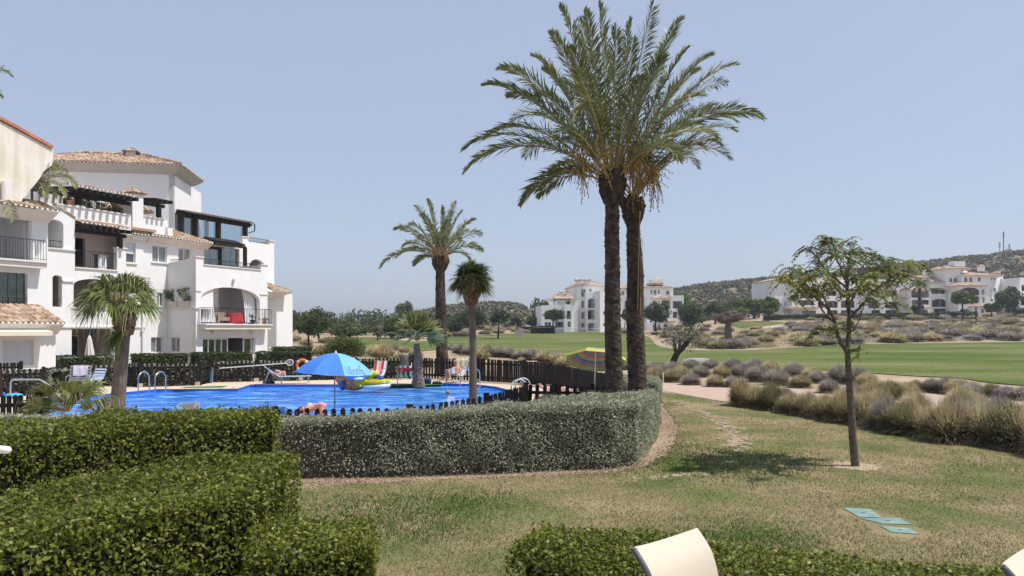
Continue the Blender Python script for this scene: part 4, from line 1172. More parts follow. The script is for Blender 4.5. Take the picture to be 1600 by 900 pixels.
def hedge(name, label, foot, z0, ztops, dens, leaf, mat, amp=.035, seed=1, body_in=.07, twigs=0, spread=.8, cat='hedge', vis=None, group=None, deep=.09, thin=None, mat_body=None):
    """foot: corner list (x, y); ztops: height at each corner"""
    n = len(foot); foot = [np.array(p, float) for p in foot]
    area2 = sum(foot[i][0] * foot[(i + 1) % n][1] - foot[(i + 1) % n][0] * foot[i][1] for i in range(n))
    if area2 < 0: foot = foot[::-1]; ztops = list(ztops)[::-1]
    r = np.random.default_rng(seed)
    v, f = tri2d(foot); tris = []; 
    zt = np.array(ztops, float)
    near = lambda p: min(range(n), key=lambda k: (foot[k][0] - p.x) ** 2 + (foot[k][1] - p.y) ** 2)
    f = [tuple(near(v[i]) for i in t) for t in f]; f = [t for t in f if len(set(t)) == 3]
    for t in f:
        tris.append([np.array([*foot[i], zt[i]]) for i in t])
    for i in range(n):
        j = (i + 1) % n
        a, b = foot[i], foot[j]; A0, B0, A1, B1 = np.array([*a, z0]), np.array([*b, z0]), np.array([*a, zt[i]]), np.array([*b, zt[j]])
        tris += [[A0, B0, B1], [A0, B1, A1]]
    C = []; N = []
    for a, b, c in tris:
        cr = np.cross(b - a, c - a); ar = np.linalg.norm(cr) / 2
        nn = cr / (2 * ar + 1e-9)
        if vis is not None and not vis(nn, (a + b + c) / 3): k = int(ar * dens * .12)
        else: k = int(ar * dens * (1 if nn[2] > .5 else .72))
        if k == 0: continue
        u, w = r.random(k), r.random(k); s = u + w > 1; u[s], w[s] = 1 - u[s], 1 - w[s]
        C.append(a + (b - a) * u[:, None] + (c - a) * w[:, None]); N.append(np.tile(nn, (k, 1)))
    C = np.concatenate(C); N = np.concatenate(N)
    cen = np.array([*np.mean(foot, 0), (z0 + zt.mean()) / 2])
    # round the shoulders and make the surface uneven
    C = C + N * (lump(C, seed) * amp)[:, None] - N * (r.random(len(C)) ** 2 * deep * np.where(N[:, 2] > .5, 1, 1.7))[:, None]
    top = np.abs(C[:, 2] - zt.mean()) < .5
    xy = C[:, :2]; ed = np.full(len(C), 9.0)
    for i in range(n):
        a, b = foot[i], foot[(i + 1) % n]; ab = b - a; t = np.clip(((xy - a) @ ab) / (ab @ ab + 1e-9), 0, 1); ed = np.minimum(ed, np.linalg.norm(xy - (a + t[:, None] * ab), axis=1))
    isT = N[:, 2] > .5; rr_ = 2.0 * body_in + .04
    C[:, 2] -= np.where(isT, .5 * rr_ * np.clip(1 - ed / rr_, 0, 1) ** 2, 0)
    up_ = np.clip((C[:, 2] - (zt.min() + zt.mean()) / 2 + rr_) / rr_, 0, 1) ** 2; C -= N * np.where(isT, 0, up_ * rr_ * .30)[:, None]
    C = C + N * (.5 * amp * (np.sin(C[:, 0] * 1.3 + seed) + np.sin(C[:, 1] * 1.9 - seed)))[:, None]
    sprig = (r.random(len(C)) < .03) & (N[:, 2] > .5); C[sprig, 2] += r.uniform(.01, .07, sprig.sum())
    if thin is not None: 
        k = thin(C, N, r); C, N = C[k], N[k]
    V = leaves_at(C, N * .8 + np.array([0, 0, .35]), leaf[0], leaf[1], spread, r=r)
    th = thing(name, label, cat, (*np.mean(foot, 0), z0), group)
    fo = quads_mesh('foliage', V, mat, th, {'rnd': np.clip(r.normal(.5, .2, len(V)), 0, 1)})
    # solid dark core that fills the hedge behind the leaves
    c2 = np.mean(foot, 0); sh = []
    for i in range(n):
        a, b, c = foot[i - 1], foot[i], foot[(i + 1) % n]
        n1 = np.array([(b - a)[1], -(b - a)[0]]); n1 /= np.linalg.norm(n1) + 1e-9; n2 = np.array([(c - b)[1], -(c - b)[0]]); n2 /= np.linalg.norm(n2) + 1e-9
        m_ = n1 + n2; m_ /= max(.5, np.linalg.norm(m_)); sh.append(b - m_ * body_in * 1.9)
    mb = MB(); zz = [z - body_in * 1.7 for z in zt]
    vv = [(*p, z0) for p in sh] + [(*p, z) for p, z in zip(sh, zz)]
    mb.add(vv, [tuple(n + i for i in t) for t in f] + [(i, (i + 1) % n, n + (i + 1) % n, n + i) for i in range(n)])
    mb.build('dark_core', mat_body or HEDGE_BODY, th)
    if twigs:
        idx = r.choice(len(C), min(twigs, len(C)), replace=False); c = C[idx] - N[idx] * .005; k = len(c)
        dr = N[idx] * .4 + r.normal(0, .6, (k, 3)) + np.array([0, 0, .7]); dr /= np.linalg.norm(dr, axis=1)[:, None]
        sd_ = np.cross(dr, r.normal(0, 1, (k, 3))); sd_ /= np.linalg.norm(sd_, axis=1)[:, None]
        l = r.uniform(.05, .16, k)[:, None]; w = leaf[1] * .09
        V = np.stack([c - dr * l / 2 - sd_ * w, c - dr * l / 2 + sd_ * w, c + dr * l / 2 + sd_ * w * .5, c + dr * l / 2 - sd_ * w * .5], 1)
        quads_mesh('twigs', V, TWIG, th)
    return th
front = lambda nn, c: nn[2] > .3 or (nn @ (np.array([0, 0, H]) - c) > 0)
# foreground privet hedges
def PD(px, d): return (X(px, d), d)
hedge('privet_hedge', 'glossy green privet hedge filling the lower left corner in front', [PD(470, 6.0), PD(395, 4.75), PD(-200, 3.3), PD(-240, 4.7), PD(20, 5.45), PD(300, 6.05)], .0, [1.49, 1.47, 1.38, 1.36, 1.33, 1.44], 6500, (.036, .021), PRIV, .05, 11, twigs=2600, vis=front, deep=.13)
hedge('privet_hedge', 'low green privet step with a square end beside the tall front hedge', [PD(594, 5.35), PD(590, 4.55), PD(380, 4.3), PD(380, 5.3)], 0, [1.17, 1.18, 1.2, 1.19], 6500, (.034, .020), PRIV, .035, 12, twigs=700, vis=front, deep=.12)
hedge('privet_hedge', 'green privet hedge at the bottom right behind the cream chairs', [PD(788, 4.35), PD(842, 5.0), PD(1610, 4.0), PD(2000, 3.8), PD(2000, 3.0), PD(1620, 3.25), PD(1000, 3.9)], 0, [1.22, 1.21, 1.19, 1.15, 1.15, 1.14, 1.16], 6500, (.031, .018), PRIV, .035, 13, twigs=1200, vis=front, deep=.12)
hedge('privet_hedge', 'dark privet hedge on the left between the front hedge and the pool', [PD(434, 9.7), PD(440, 8.9), PD(200, 7.9), PD(-60, 6.7), PD(-120, 7.6), PD(180, 8.9), PD(300, 9.35)], 0, [1.50, 1.46, 1.44, 1.40, 1.46, 1.46, 1.50], 3600, (.045, .026), PRIV, .06, 14, twigs=2200, vis=front, deep=.14)
# grey hedge round the pool
hg = thing  # (one hedge, one thing)
def thin_left(C, N, r):
    px = 800 + C[:, 0] / C[:, 1] * F
    p = np.where(C[:, 2] < .95, np.clip((px - 400) / 260, .30, 1), np.clip((px - 280) / 220, .6, 1))
    low = C[:, 2] < .12
    p = np.where(low, p * .5, p)
    return r.random(len(C)) < p
A1 = np.array(G(400, 750)[:2]); A2 = np.array(G(600, 746)[:2]); A3 = np.array(G(800, 739)[:2]); A4 = np.array(G(960, 733)[:2]); A5 = np.array(G(1000, 727)[:2])
hedge('saltbush_hedge', 'clipped grey green hedge wrapping round the corner of the pool', [A1, A2, A3, A4, A5, PD(1018, 15.0), PD(1029, 17.0), PD(1010, 17.4), PD(985, 17.1), PD(968, 16.3), PD(930, 15.6), PD(850, 15.6), PD(838, 15.2), PD(880, 14.6), PD(905, 14.25), PD(800, 13.85), PD(600, 13.35), PD(400, 13.1)], 0,
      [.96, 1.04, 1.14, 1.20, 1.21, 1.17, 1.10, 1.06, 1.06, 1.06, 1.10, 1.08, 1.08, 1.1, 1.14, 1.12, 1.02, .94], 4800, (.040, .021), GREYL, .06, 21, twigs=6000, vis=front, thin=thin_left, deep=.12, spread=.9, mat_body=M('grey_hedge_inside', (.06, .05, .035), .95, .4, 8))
hedge('saltbush_hedge', 'short taller block of grey hedge at the foot of the right twin palm', [PD(1031, 17.5), PD(1033, 19.8), PD(1012, 20.6), PD(972, 20.6), PD(966, 19.2), PD(984, 17.7)], 0, [1.22, 1.2, 1.18, 1.18, 1.18, 1.2], 3000, (.042, .022), GREYL, .05, 24, vis=front)
hedge('saltbush_hedge', 'pale grey hedge top running left behind the dark privet hedge', [PD(400, 12.4), PD(-150, 12.6), PD(-150, 13.6), PD(400, 13.3)], 0, [.96, .96, .96, .94], 1500, (.05, .028), GREYL, .03, 22, vis=front)
hedge('saltbush_hedge', 'long low grey hedge behind the far picket fence', [p[:2] + np.array([-.1, .5]) for p in far_w[0:9]] + [p[:2] + np.array([-.2, 1.2]) for p in far_w[0:9]][::-1], 0, [p[2] - .10 for p in far_w[0:9]] + [p[2] - .08 for p in far_w[0:9]][::-1], 500, (.09, .05), GREYL, .04, 23, vis=front)
# garden hedges under the building
gh = [((28, 34, 563.5), (95, 35, 561.5), 'dark clipped hedge at the foot of the shuttered window'), ((82, 37, 557), (182, 40, 555), 'dark clipped hedge below the closed pale parasol'),
      ((209, 40.5, 552.5), (297, 42.5, 552.5), 'dark clipped hedge under the two curtained ground floor windows'), ((307, 42.5, 550.5), (398, 45.5, 550), 'dark clipped hedge before the glazed ground floor porch'),
      ((404, 45.5, 550), (489, 47.5, 549), 'dark clipped hedge at the right end of the building'), ((430, 50, 542), (490, 51.5, 541.5), 'taller dark hedge behind the right end of the building')]
for k, (a, b, l) in enumerate(gh):
    pa, pb = P(*[a[0], a[2], a[1]]), P(*[b[0], b[2], b[1]]); u = nrm((pb - pa) * (1, 1, 0)); w = np.array([-u[1], u[0], 0]) * .9
    if w[1] < 0: w = -w
    hedge('clipped_hedge', l, [pa[:2], pb[:2], (pb + w)[:2], (pa + w)[:2]], 0, [pa[2], pb[2], pb[2], pa[2]], 420, (.10, .06), DARKH, .05, 30 + k, vis=front)

# dry leaves, stones and twig bits on the bare earth round the grey hedge
def litter(n):
    r = np.random.default_rng(91); P_ = [G(*p)[:2] for p in ((430, 760), (520, 754), (620, 750), (760, 745), (880, 741), (960, 736), (1004, 726), (1032, 708), (1048, 690), (1052, 665), (1040, 645), (1028, 628))]; s_ = np.array(spline(P_, 20))
    k = r.integers(0, len(s_), n); c = s_[k] + r.normal(0, .17, (n, 2)); C3 = np.concatenate([c, np.full((n, 1), .012)], 1)
    V = leaves_at(C3, np.tile((0, 0, 1.0), (n, 1)), .03, .02, .5, .3, r=r); V[:, :, 2] = np.maximum(V[:, :, 2], .003)
    m = LEAF('leaf_litter', [(0, (.10, .07, .045)), (.5, (.26, .19, .12)), (1, (.45, .37, .27))], .9, 0, 1, .1); o = quads_mesh('leaf_litter', V, m, None, {'rnd': r.random(n)}); tag(o, 'dry leaves and crumbs of earth on the bare strip round the grey hedge', 'leaf litter', kind='stuff')
litter(5200)
# ================================================================ PALMS AND TREES
BARK = M('palm_bark', (0.05, 0.038, 0.030), 0.95, 0.45, 7, 0.5, 30, 0.15, c2=(0.12, 0.09, 0.07))
BARKG = M('grey_smooth_palm_bark', (0.17, 0.14, 0.115), 0.95, 0.25, 5, 0.6, 22, 0.15)
BARKT = M('tree_bark', (0.14, 0.115, 0.09), 0.95, 0.3, 9, 0.5, 40, 0.15)
BARKD = M('dark_bark', (0.045, 0.035, 0.028), 0.95, 0.3, 9, 0.5, 40, 0.15)
FROND = LEAF('date_palm_leaflets', [(0.0, (0.045, 0.062, 0.018)), (0.35, (0.105, 0.135, 0.038)), (0.7, (0.18, 0.205, 0.07)), (1.0, (0.34, 0.345, 0.17))], 0.5, 0.22, 0.6, 0.5)
RACH = M('frond_stalk', (0.30, 0.24, 0.10), 0.6, 0.2, 4)
DATES = LEAF('date_strings', [(0, (0.16, 0.10, 0.03)), (0.5, (0.36, 0.22, 0.06)), (1, (0.50, 0.36, 0.14))], 0.6, 0.1, 2, 0.3)
FANL = LEAF('fan_palm_leaves', [(0.0, (0.05, 0.065, 0.016)), (0.4, (0.12, 0.155, 0.038)), (0.75, (0.22, 0.25, 0.075)), (1.0, (0.46, 0.41, 0.22))], 0.42, 0.3, 1.5, 0.5)
DRYL = LEAF('dry_palm_fibres', [(0.0, (0.18, 0.12, 0.07)), (0.5, (0.34, 0.26, 0.15)), (1.0, (0.55, 0.45, 0.28))], 0.8, 0.2, 1.5, 0.2)
def boots(mb, base, top, r0, r1, n, size, lift=1.0, seed=0, rfun=None, out=1.0):
    """old leaf bases spiralling up a trunk"""
    r = np.random.default_rng(seed); base, top = np.array(base, float), np.array(top, float); ax = nrm(top - base); L = np.linalg.norm(top - base)
    sx = nrm(np.cross(ax, (0, 1, 0.01))); sy = np.cross(ax, sx)
    for i in range(n):
        t = (i + .5) / n; a = i * 2.39996 + r.normal(0, .12)
        rr = rfun(t) if rfun else r0 + (r1 - r0) * t
        u = sx * cos(a) + sy * sin(a); v = np.cross(ax, u); s = size * r.uniform(.8, 1.25)
        c = base + ax * (t * L) + u * rr * .93
        w, h, d = s * .62, s * .75, s * .38 * out * r.uniform(.6, 1.3)
        tip = u * d + ax * h * .55 * lift
        q = [c - v * w - ax * h * .5, c + v * w - ax * h * .5, c + v * w * .8 + ax * h * .45, c - v * w * .8 + ax * h * .45]
        p = [c - v * w * .5 + tip - ax * h * .1, c + v * w * .5 + tip - ax * h * .1, c + v * w * .4 + tip + ax * h * .1, c - v * w * .4 + tip + ax * h * .1]
        mb.hexa(q + p)
def frond_pts(S, T, bend, n=24, r=None):
    """arched stalk from S to T"""
    S, T = np.array(S, float), np.array(T, float); D = T - S; L = np.linalg.norm(D)
    C1 = S + nrm(D * (1, 1, .6) + np.array([0, 0, .55 * L * bend])) * L * .5
    C1 = S + (D * .42) + np.array([0, 0, bend * L * .32])
    C2 = S + (D * .80) + np.array([0, 0, bend * L * .26])
    t = np.linspace(0, 1, n)[:, None]
    return (1 - t) ** 3 * S + 3 * (1 - t) ** 2 * t * C1 + 3 * (1 - t) * t ** 2 * C2 + t ** 3 * T
def date_frond(acc, S, T, bend=.5, ll=.42, n=70, w=.024, r=None, tint=.5, start=.16, droop=.25):
    pts = frond_pts(S, T, bend, 30); L = np.linalg.norm(np.diff(pts, axis=0), axis=1).sum()
    acc['stalk'].append(pts)
    ti = np.linspace(start, 1.0, n); k = ti * 29; i0 = np.clip(k.astype(int), 0, 28); f = (k - i0)[:, None]
    pos = pts[i0] * (1 - f) + pts[i0 + 1] * f; tan = pts[i0 + 1] - pts[i0]; tan /= np.linalg.norm(tan, axis=1)[:, None]
    side = np.cross(tan, [0, 0, 1.0]); sl = np.linalg.norm(side, axis=1)[:, None]
    if (sl < .25).any(): side = np.where(sl < .25, np.cross(tan, [r.normal(), r.normal(), 0]), side); sl = np.linalg.norm(side, axis=1)[:, None]
    side /= sl; up = np.cross(side, tan)
    roll = r.normal(0, .35); side, up = side * cos(roll) + up * sin(roll), up * cos(roll) - side * sin(roll)
    prof = np.clip(np.sin(pi * np.clip((ti - start) / (1 - start) * .88 + .12, 0, 1)) ** .55, .25, 1)
    for sg in (-1, 1):
        m = len(ti); ang = np.clip(1.05 - .55 * ti, .35, 1.2) + r.normal(0, .10, m)
        ph = r.choice([.15, .45, .75], m) + r.normal(0, .12, m)
        d = tan * np.cos(ang)[:, None] + (side * sg * np.cos(ph)[:, None] + up * np.sin(ph)[:, None]) * np.sin(ang)[:, None]
        l = (ll * prof * r.uniform(.8, 1.12, m))[:, None]
        tip = pos + d * l + np.array([0, 0, -1.0]) * l * droop * r.uniform(.3, 1.2, (m, 1))
        mid = pos + d * l * .5 + np.array([0, 0, -1.0]) * l * droop * .12
        wd = np.cross(d, tan); wd /= np.linalg.norm(wd, axis=1)[:, None] + 1e-9
        wv = (np.cross(wd, d)) ; ww = w * .5 * (wv * .75 + wd * .65)
        V = np.stack([pos, mid + ww, tip, mid - ww], 1)
        acc['leaf'].append(V); acc['rnd'].append(np.clip(r.normal(tint, .16, m), 0, 1))
def fin_fronds(acc, name, th, mat=FROND, smat=RACH, sr=.018):
    V = np.concatenate(acc['leaf']); cr = quads_mesh(name, V, mat, th, {'rnd': np.concatenate(acc['rnd'])})
    mb = MB()
    for p in acc['stalk']: mb.tube(p[::3], [sr * (1.25 - i / len(p[::3])) for i in range(len(p[::3]))], 5, False)
    mb.build('frond_stalks', smat, cr); return cr
def newacc(): return {'leaf': [], 'rnd': [], 'stalk': []}
def palm_trunk(th, pts, radii, nb, size, neck, seed, mat=BARK, core=BARK):
    mb = MB(); mb.tube(pts, radii, 14); tot = 0
    for i in range(len(pts) - 1):
        L = np.linalg.norm(np.array(pts[i + 1]) - np.array(pts[i])); boots(mb, pts[i], pts[i + 1], radii[i], radii[i + 1], int(nb * L), size, .35, seed + i, out=.55)
    mb.build('trunk', mat, th)
    b = np.array(neck[0], float); t = np.array(neck[1], float); R0, R1 = neck[2], neck[3]
    mb = MB(); rf = lambda s: R0 + (R1 - R0) * sin(min(1, s * 1.05) * pi * .86) ** .8 if s > 0 else R0
    mb.tube([b + (t - b) * k / 8 for k in range(9)], [rf(k / 8) for k in range(9)], 14)
    boots(mb, b, t, R0, R1, 150, size * 1.35, 1.3, seed + 50, rf, 1.1)
    mb.build('crown_shaft', mat, th)
def strings(th, name, origin, dirs, n, length, r, spread=.45, mat=DATES):
    """hanging fruit strings"""
    V = []; rn = []
    st = []
    for d in dirs:
        d = np.array(d, float); o = np.array(origin, float)
        e = o + d; st.append(np.array([o, o + d * .5 + (0, 0, .12), e]))
        for _ in range(n):
            a = e + r.normal(0, .1, 3); l = length * r.uniform(.5, 1.1); sw = r.normal(0, spread * .35, 3); p = a
            for k in range(7):
                t = (k + 1) / 7; q_ = a + sw * t * (1 if k else 1) + np.array([0, 0, -l * t ** 1.3]); dd = q_ - p; w = .007
                V.append([p + (w, 0, 0), q_ + (w, 0, 0), q_ - (w, 0, 0), p - (w, 0, 0)]); rn.append(r.uniform(.2, .9))
                c = q_ + r.normal(0, .012, 3); s = .015
                V.append([c + (-s, 0, 0), c + (0, 0, -s * 1.4), c + (s, 0, 0), c + (0, 0, s * 1.4)]); rn.append(r.uniform(.3, 1))
                c = c + (0, .004, .02); V.append([c + (0, -s, 0), c + (0, 0, -s * 1.4), c + (0, s, 0), c + (0, 0, s * 1.4)]); rn.append(r.uniform(.3, 1))
                p = q_
    fr = quads_mesh(name, np.array(V), mat, th, {'rnd': rn})
    return fr

# ---- the two tall date palms by the hedge
r = np.random.default_rng(31)
D1, D2 = 16.3, 17.6
t1 = thing('date_palm', 'front one of two tall date palms, with orange fruit strings, behind the grey hedge corner', 'palm tree', (X(960, D1), D1, 0))
tr = [P(961, 700, D1) * (1, 1, 0), P(960, 600, D1), P(957, 500, D1), P(957, 420, D1), P(956, 360, D1), P(957, 318, D1)]
tr[0] = np.array([X(962, D1), D1, -.05])
palm_trunk(t1, tr, [.225, .195, .175, .162, .155, .145], 95, .10, (P(957, 318, D1), P(957, 272, D1), .155, .27), 1)
heart = P(957, 282, D1)
tips = [(757, 133, .55, .3), (781, 107, .6, -.6), (834, 88, .5, .9), (861, 52, .35, -.5), (875, 10, .3, .2), (936, 4, .15, .3), (962, 40, .1, -.8), (1021, 2, .2, -.2), (990, 60, .2, 1.0), (1065, 28, .35, .3), (1112, 86, .5, -.7), (1151, 101, .5, .4),
        (1191, 184, .75, -.2), (1100, 150, .6, 1.4), (724, 234, .85, .5), (726, 268, .9, -.4), (815, 318, 1.0, .2), (843, 306, .9, .9), (1120, 215, .9, -.9), (800, 190, .9, -1.3), (900, 110, .4, -1.6), (905, 60, .3, 1.4), (1040, 90, .4, -1.5), (1085, 180, .8, 1.6),
        (840, 150, .6, 1.6), (1005, 120, .3, -1.9), (870, 215, .9, -2.0), (1060, 250, 1.1, -1.6), (880, 130, .6, 2.0), (820, 245, 1.0, -1.2), (950, 80, .2, 1.8), (985, 30, .15, .5), (905, 30, .2, .5), (1045, 60, .3, .8),
        (1135, 130, .5, 1.0), (1090, 110, .45, -1.2), (890, 75, .35, -.9), (795, 150, .6, .8), (760, 215, .85, 1.2), (915, 15, .2, -.6), (1075, 75, .35, -.3), (1150, 190, .8, .8), (850, 110, .45, .3)]
acc = newacc()
for k, (x, y, b, dy) in enumerate(tips):
    T = P(x, y, D1 + dy); T[1] = D1 + dy
    S = heart + nrm((T - heart) * (1, 1, .3)) * .16 + (0, 0, r.uniform(-.1, .22))
    date_frond(acc, S, T, b, .50, 88, .031, r, r.uniform(.42, .75))
# the pale curled-over frond in the middle
S = heart + (-.1, -.2, .2)
pts = [heart, P(945, 200, D1 - .9), P(915, 152, D1 - 1.1), P(897, 190, D1 - 1.2)]
date_frond(acc, P(930, 160, D1 - .9), P(897, 188, D1 - 1.1), 1.3, .35, 40, .03, r, .95, .05, .6)
fin_fronds(acc, 'crown', t1)
for k, (dx, dz) in enumerate(((-.75, .62), (-.55, .55), (-.25, .35), (.35, .8), (.52, .55), (.2, .45), (-.62, .3))):
    strings(t1, 'date_cluster', heart + (0, -.15, .05), [(dx, -.45 + .1 * k, dz)], 24, .42, r)
t2 = thing('date_palm', 'right date palm of the pair, dry frond hanging down its dark trunk', 'palm tree', (X(995, D2), D2, 0))
tr = [np.array([X(997, D2), D2, -.05]), P(996, 600, D2), P(992, 500, D2), P(993, 430, D2), P(990, 380, D2), P(989, 345, D2)]
palm_trunk(t2, tr, [.25, .22, .205, .195, .165, .145], 95, .105, (P(989, 348, D2), P(989, 312, D2), .155, .24), 70)
heart2 = P(989, 318, D2); acc = newacc()
for x, y, b, dy in ((1140, 248, 1.05, .2), (1100, 232, .9, .9), (1150, 205, .8, .8), (1120, 165, .6, 1.2), (1060, 130, .45, .9), (905, 150, .5, 1.4), (880, 220, .8, 1.2), (860, 270, 1.0, .9), (1090, 262, 1.0, 1.6), (1035, 100, .3, 1.8), (925, 240, .9, 1.9), (1080, 200, .8, 2), (985, 190, .5, 2.4), (1010, 255, 1.2, -1), (1125, 225, .9, -.5)):
    T = P(x, y, D2 + dy); date_frond(acc, heart2 + (0, 0, r.uniform(0, .2)), T, b, .48, 80, .031, r, r.uniform(.3, .55))
fin_fronds(acc, 'crown', t2)
for dx, dz in ((.15, 1.0), (-.1, .8), (.35, .75), (.42, .5), (-.2, 1.15), (.1, .45)):
    strings(t2, 'date_cluster', heart2 + (0, -.1, .05), [(dx, -.45, dz)], 26, .45, r)
# dry hanging frond
acc = newacc(); date_frond(acc, P(1000, 330, D2 - .3), P(996, 488, D2 - .35), .05, .26, 50, .022, r, .5, .2, 1.2)
V = np.concatenate(acc['leaf']); V[:, :, 0] = X(1000, D2) + (V[:, :, 0] - X(1000, D2)) * .38
fr = quads_mesh('dry_frond', V, DRYL, t2, {'rnd': np.concatenate(acc['rnd'])}); mb = MB(); mb.tube(acc['stalk'][0][::4], .014, 5); mb.build('frond_stalks', RACH, fr)

# ---- date palm behind the pool fence
D3 = 38.0
t3 = thing('date_palm', 'single date palm with a dark trunk behind the pool fence, left of the twin palms', 'palm tree', (X(690, D3), D3, 0))
palm_trunk(t3, [np.array([X(691, D3), D3, -.1]), P(691, 560, D3), P(689, 500, D3), P(688, 450, D3), P(688, 421, D3)], [.36, .31, .27, .25, .22], 60, .15, (P(688, 421, D3), P(688, 403, D3), .25, .38), 120)
heart3 = P(688, 408, D3); acc = newacc()
for x, y, b, dy in ((594, 418, .9, .3), (617, 358, .7, -.6), (630, 385, .8, 1.2), (648, 414, 1.0, .4), (649, 322, .4, .5), (668, 312, .3, -.4), (690, 322, .1, .6), (712, 316, .25, -.5), (722, 330, .35, .9), (742, 343, .5, -.3), (752, 366, .7, .5), (753, 392, .9, -.2), (700, 345, .2, -1.6), (672, 350, .3, 1.8), (730, 360, .6, 1.8), (640, 352, .6, 1.8), (655, 372, .8, -1.9), (718, 378, .8, -1.8), (735, 408, 1.1, .9), (690, 370, .9, -2.1), (620, 402, .9, -1), (660, 335, .4, -1), (705, 330, .2, 1.2)):
    date_frond(acc, heart3 + (0, 0, r.uniform(0, .2)), P(x, y, D3 + dy), b, .55, 56, .05, r, r.uniform(.5, .8))
fin_fronds(acc, 'crown', t3, sr=.03)
strings(t3, 'date_cluster', heart3, [(.1, -.5, .7), (-.3, -.4, .6), (.35, -.4, .5)], 26, .5, r)

# ---- fan palms
def fan_leaf(V, rn, base, dirv, R_, n, r, tint, spread=2.3, droop=.35, w=.05, dry=0):
    dirv = nrm(dirv); side = nrm(np.cross(dirv, (0, 0, 1.0) if abs(dirv[2]) < .9 else (1.0, 0, 0))); up = np.cross(side, dirv); ro = r.uniform(-1.1, 1.1); side, up = side * cos(ro) + up * sin(ro), up * cos(ro) - side * sin(ro)
    for i in range(n):
        a = (i / (n - 1) - .5) * spread + r.normal(0, .03); l = R_ * (1 - .18 * abs(a)) * r.uniform(.88, 1.08)
        d = dirv * cos(a) + side * sin(a) + up * .12 * abs(sin(a)); ww = nrm(np.cross(d, up)) * w * .5
        m = base + d * l * .55; t = base + d * l * .9 + np.array([0, 0, -1.0]) * l * droop * r.uniform(.5, 1.3)
        V.append([base, m + ww + up * w * .15, t, m - ww + up * w * .15]); rn.append(np.clip(r.normal(tint, .13), 0, 1))
        if dry and r.random() < dry:
            t2_ = t + np.array([r.normal(0, .05), r.normal(0, .05), -R_ * r.uniform(.25, .7)]); V.append([m * .2 + t * .8, t + ww * .3, t2_, t - ww * .3]); rn.append(1.0)
def fan_palm(name, label, heart, fans, R_, pet, tint=.5, seed=1, w=.05, n=26, droop=.35, dry=0, trunk=None, tr_mat=BARKG, cat='palm tree', loc=None, skirt=None):
    r = np.random.default_rng(seed); th = thing(name, label, cat, loc if loc is not None else heart); V = []; rn = []; mb = MB()
    heart = np.array(heart, float)
    for d in fans:
        d = np.array(d, float); pl_ = pet * r.uniform(.7, 1.15); e = heart + nrm(d) * pl_ + (0, 0, -.12 * pl_ * (1 if d[2] < .5 else 0))
        mb.tube([heart, (heart + e) / 2 + (0, 0, .05), e], [.022, .016, .012], 5)
        dd = nrm(d) + np.array([0, 0, -.25])
        fan_leaf(V, rn, e, dd, R_ * r.uniform(.85, 1.1), n, r, tint + r.normal(0, .1), 2.5, droop, w, dry)
    cr = quads_mesh('crown', np.array(V), FANL, th, {'rnd': rn}); mb.build('leaf_stalks', RACH, cr)
    if trunk:
        pts, rad = trunk; mb = MB(); mb.tube(spline(pts, 6), np.interp(np.linspace(0, 1, (len(pts) - 1) * 6 + 1), np.linspace(0, 1, len(pts)), rad).tolist(), 16)
        L_ = spline(pts, 6)
        mb.build('trunk', tr_mat, th, True)
        rings = MB()
        for a in np.linspace(.02, .98, 60):
            k = a * (len(L_) - 1); i = int(k); p = L_[i] * (1 - k + i) + L_[min(i + 1, len(L_) - 1)] * (k - i); rr = np.interp(a, np.linspace(0, 1, len(pts)), rad)
            rings.torus(p, rr * .99, rr * .035, 18, 5)
        rings.build('trunk_rings', tr_mat, th, True)
    if skirt:
        b, t, R0, R1, k = skirt; mb = MB(); rf = lambda s: R0 + (R1 - R0) * sin(s * pi * .6) ** .8; b, t = np.array(b), np.array(t)
        mb.tube([b + (t - b) * i / 8 for i in range(9)], [rf(i / 8) for i in range(9)], 12); boots(mb, b, t, R0, R1, k, R1 * .55, 1.4, seed, rf, 1.2)
        mb.build('old_leaf_bases', M('brown_leaf_bases', (.16, .10, .06), .95, .5, 9, .5, 30, .1, c2=(.30, .21, .13)), th)
    return th
def fan_dirs(n, r, up=(.0, 1.0), az=None):
    return [(cos(a) * cos(e), sin(a) * cos(e), sin(e)) for a, e in ((i * 2.39996 + r.normal(0, .15), up[0] + (up[1] - up[0]) * ((i + .5) / n)) for i in range(n))]
rr = np.random.default_rng(5)
D4 = 18.0
hp = P(189, 474, D4)
fan_palm('fan_palm', 'fan palm with drooping dry tips and a curved grey trunk before the apartments', hp, fan_dirs(20, rr, (.0, 1.35)) + [(-.9, -.4, -.05), (-.7, -.6, .25), (.8, -.5, .0), (-.95, .1, .1)], .74, .44, .5, 6, .05, 24, .36, .55,
         (([X(180, D4), D4, -.05], P(184, 630, D4), P(190, 560, D4), P(194, 510, D4), P(197, 488, D4)), [.19, .17, .155, .15, .15]), loc=(X(180, D4), D4, 0), skirt=(P(195, 522, D4), P(193, 478, D4), .16, .25, 120))
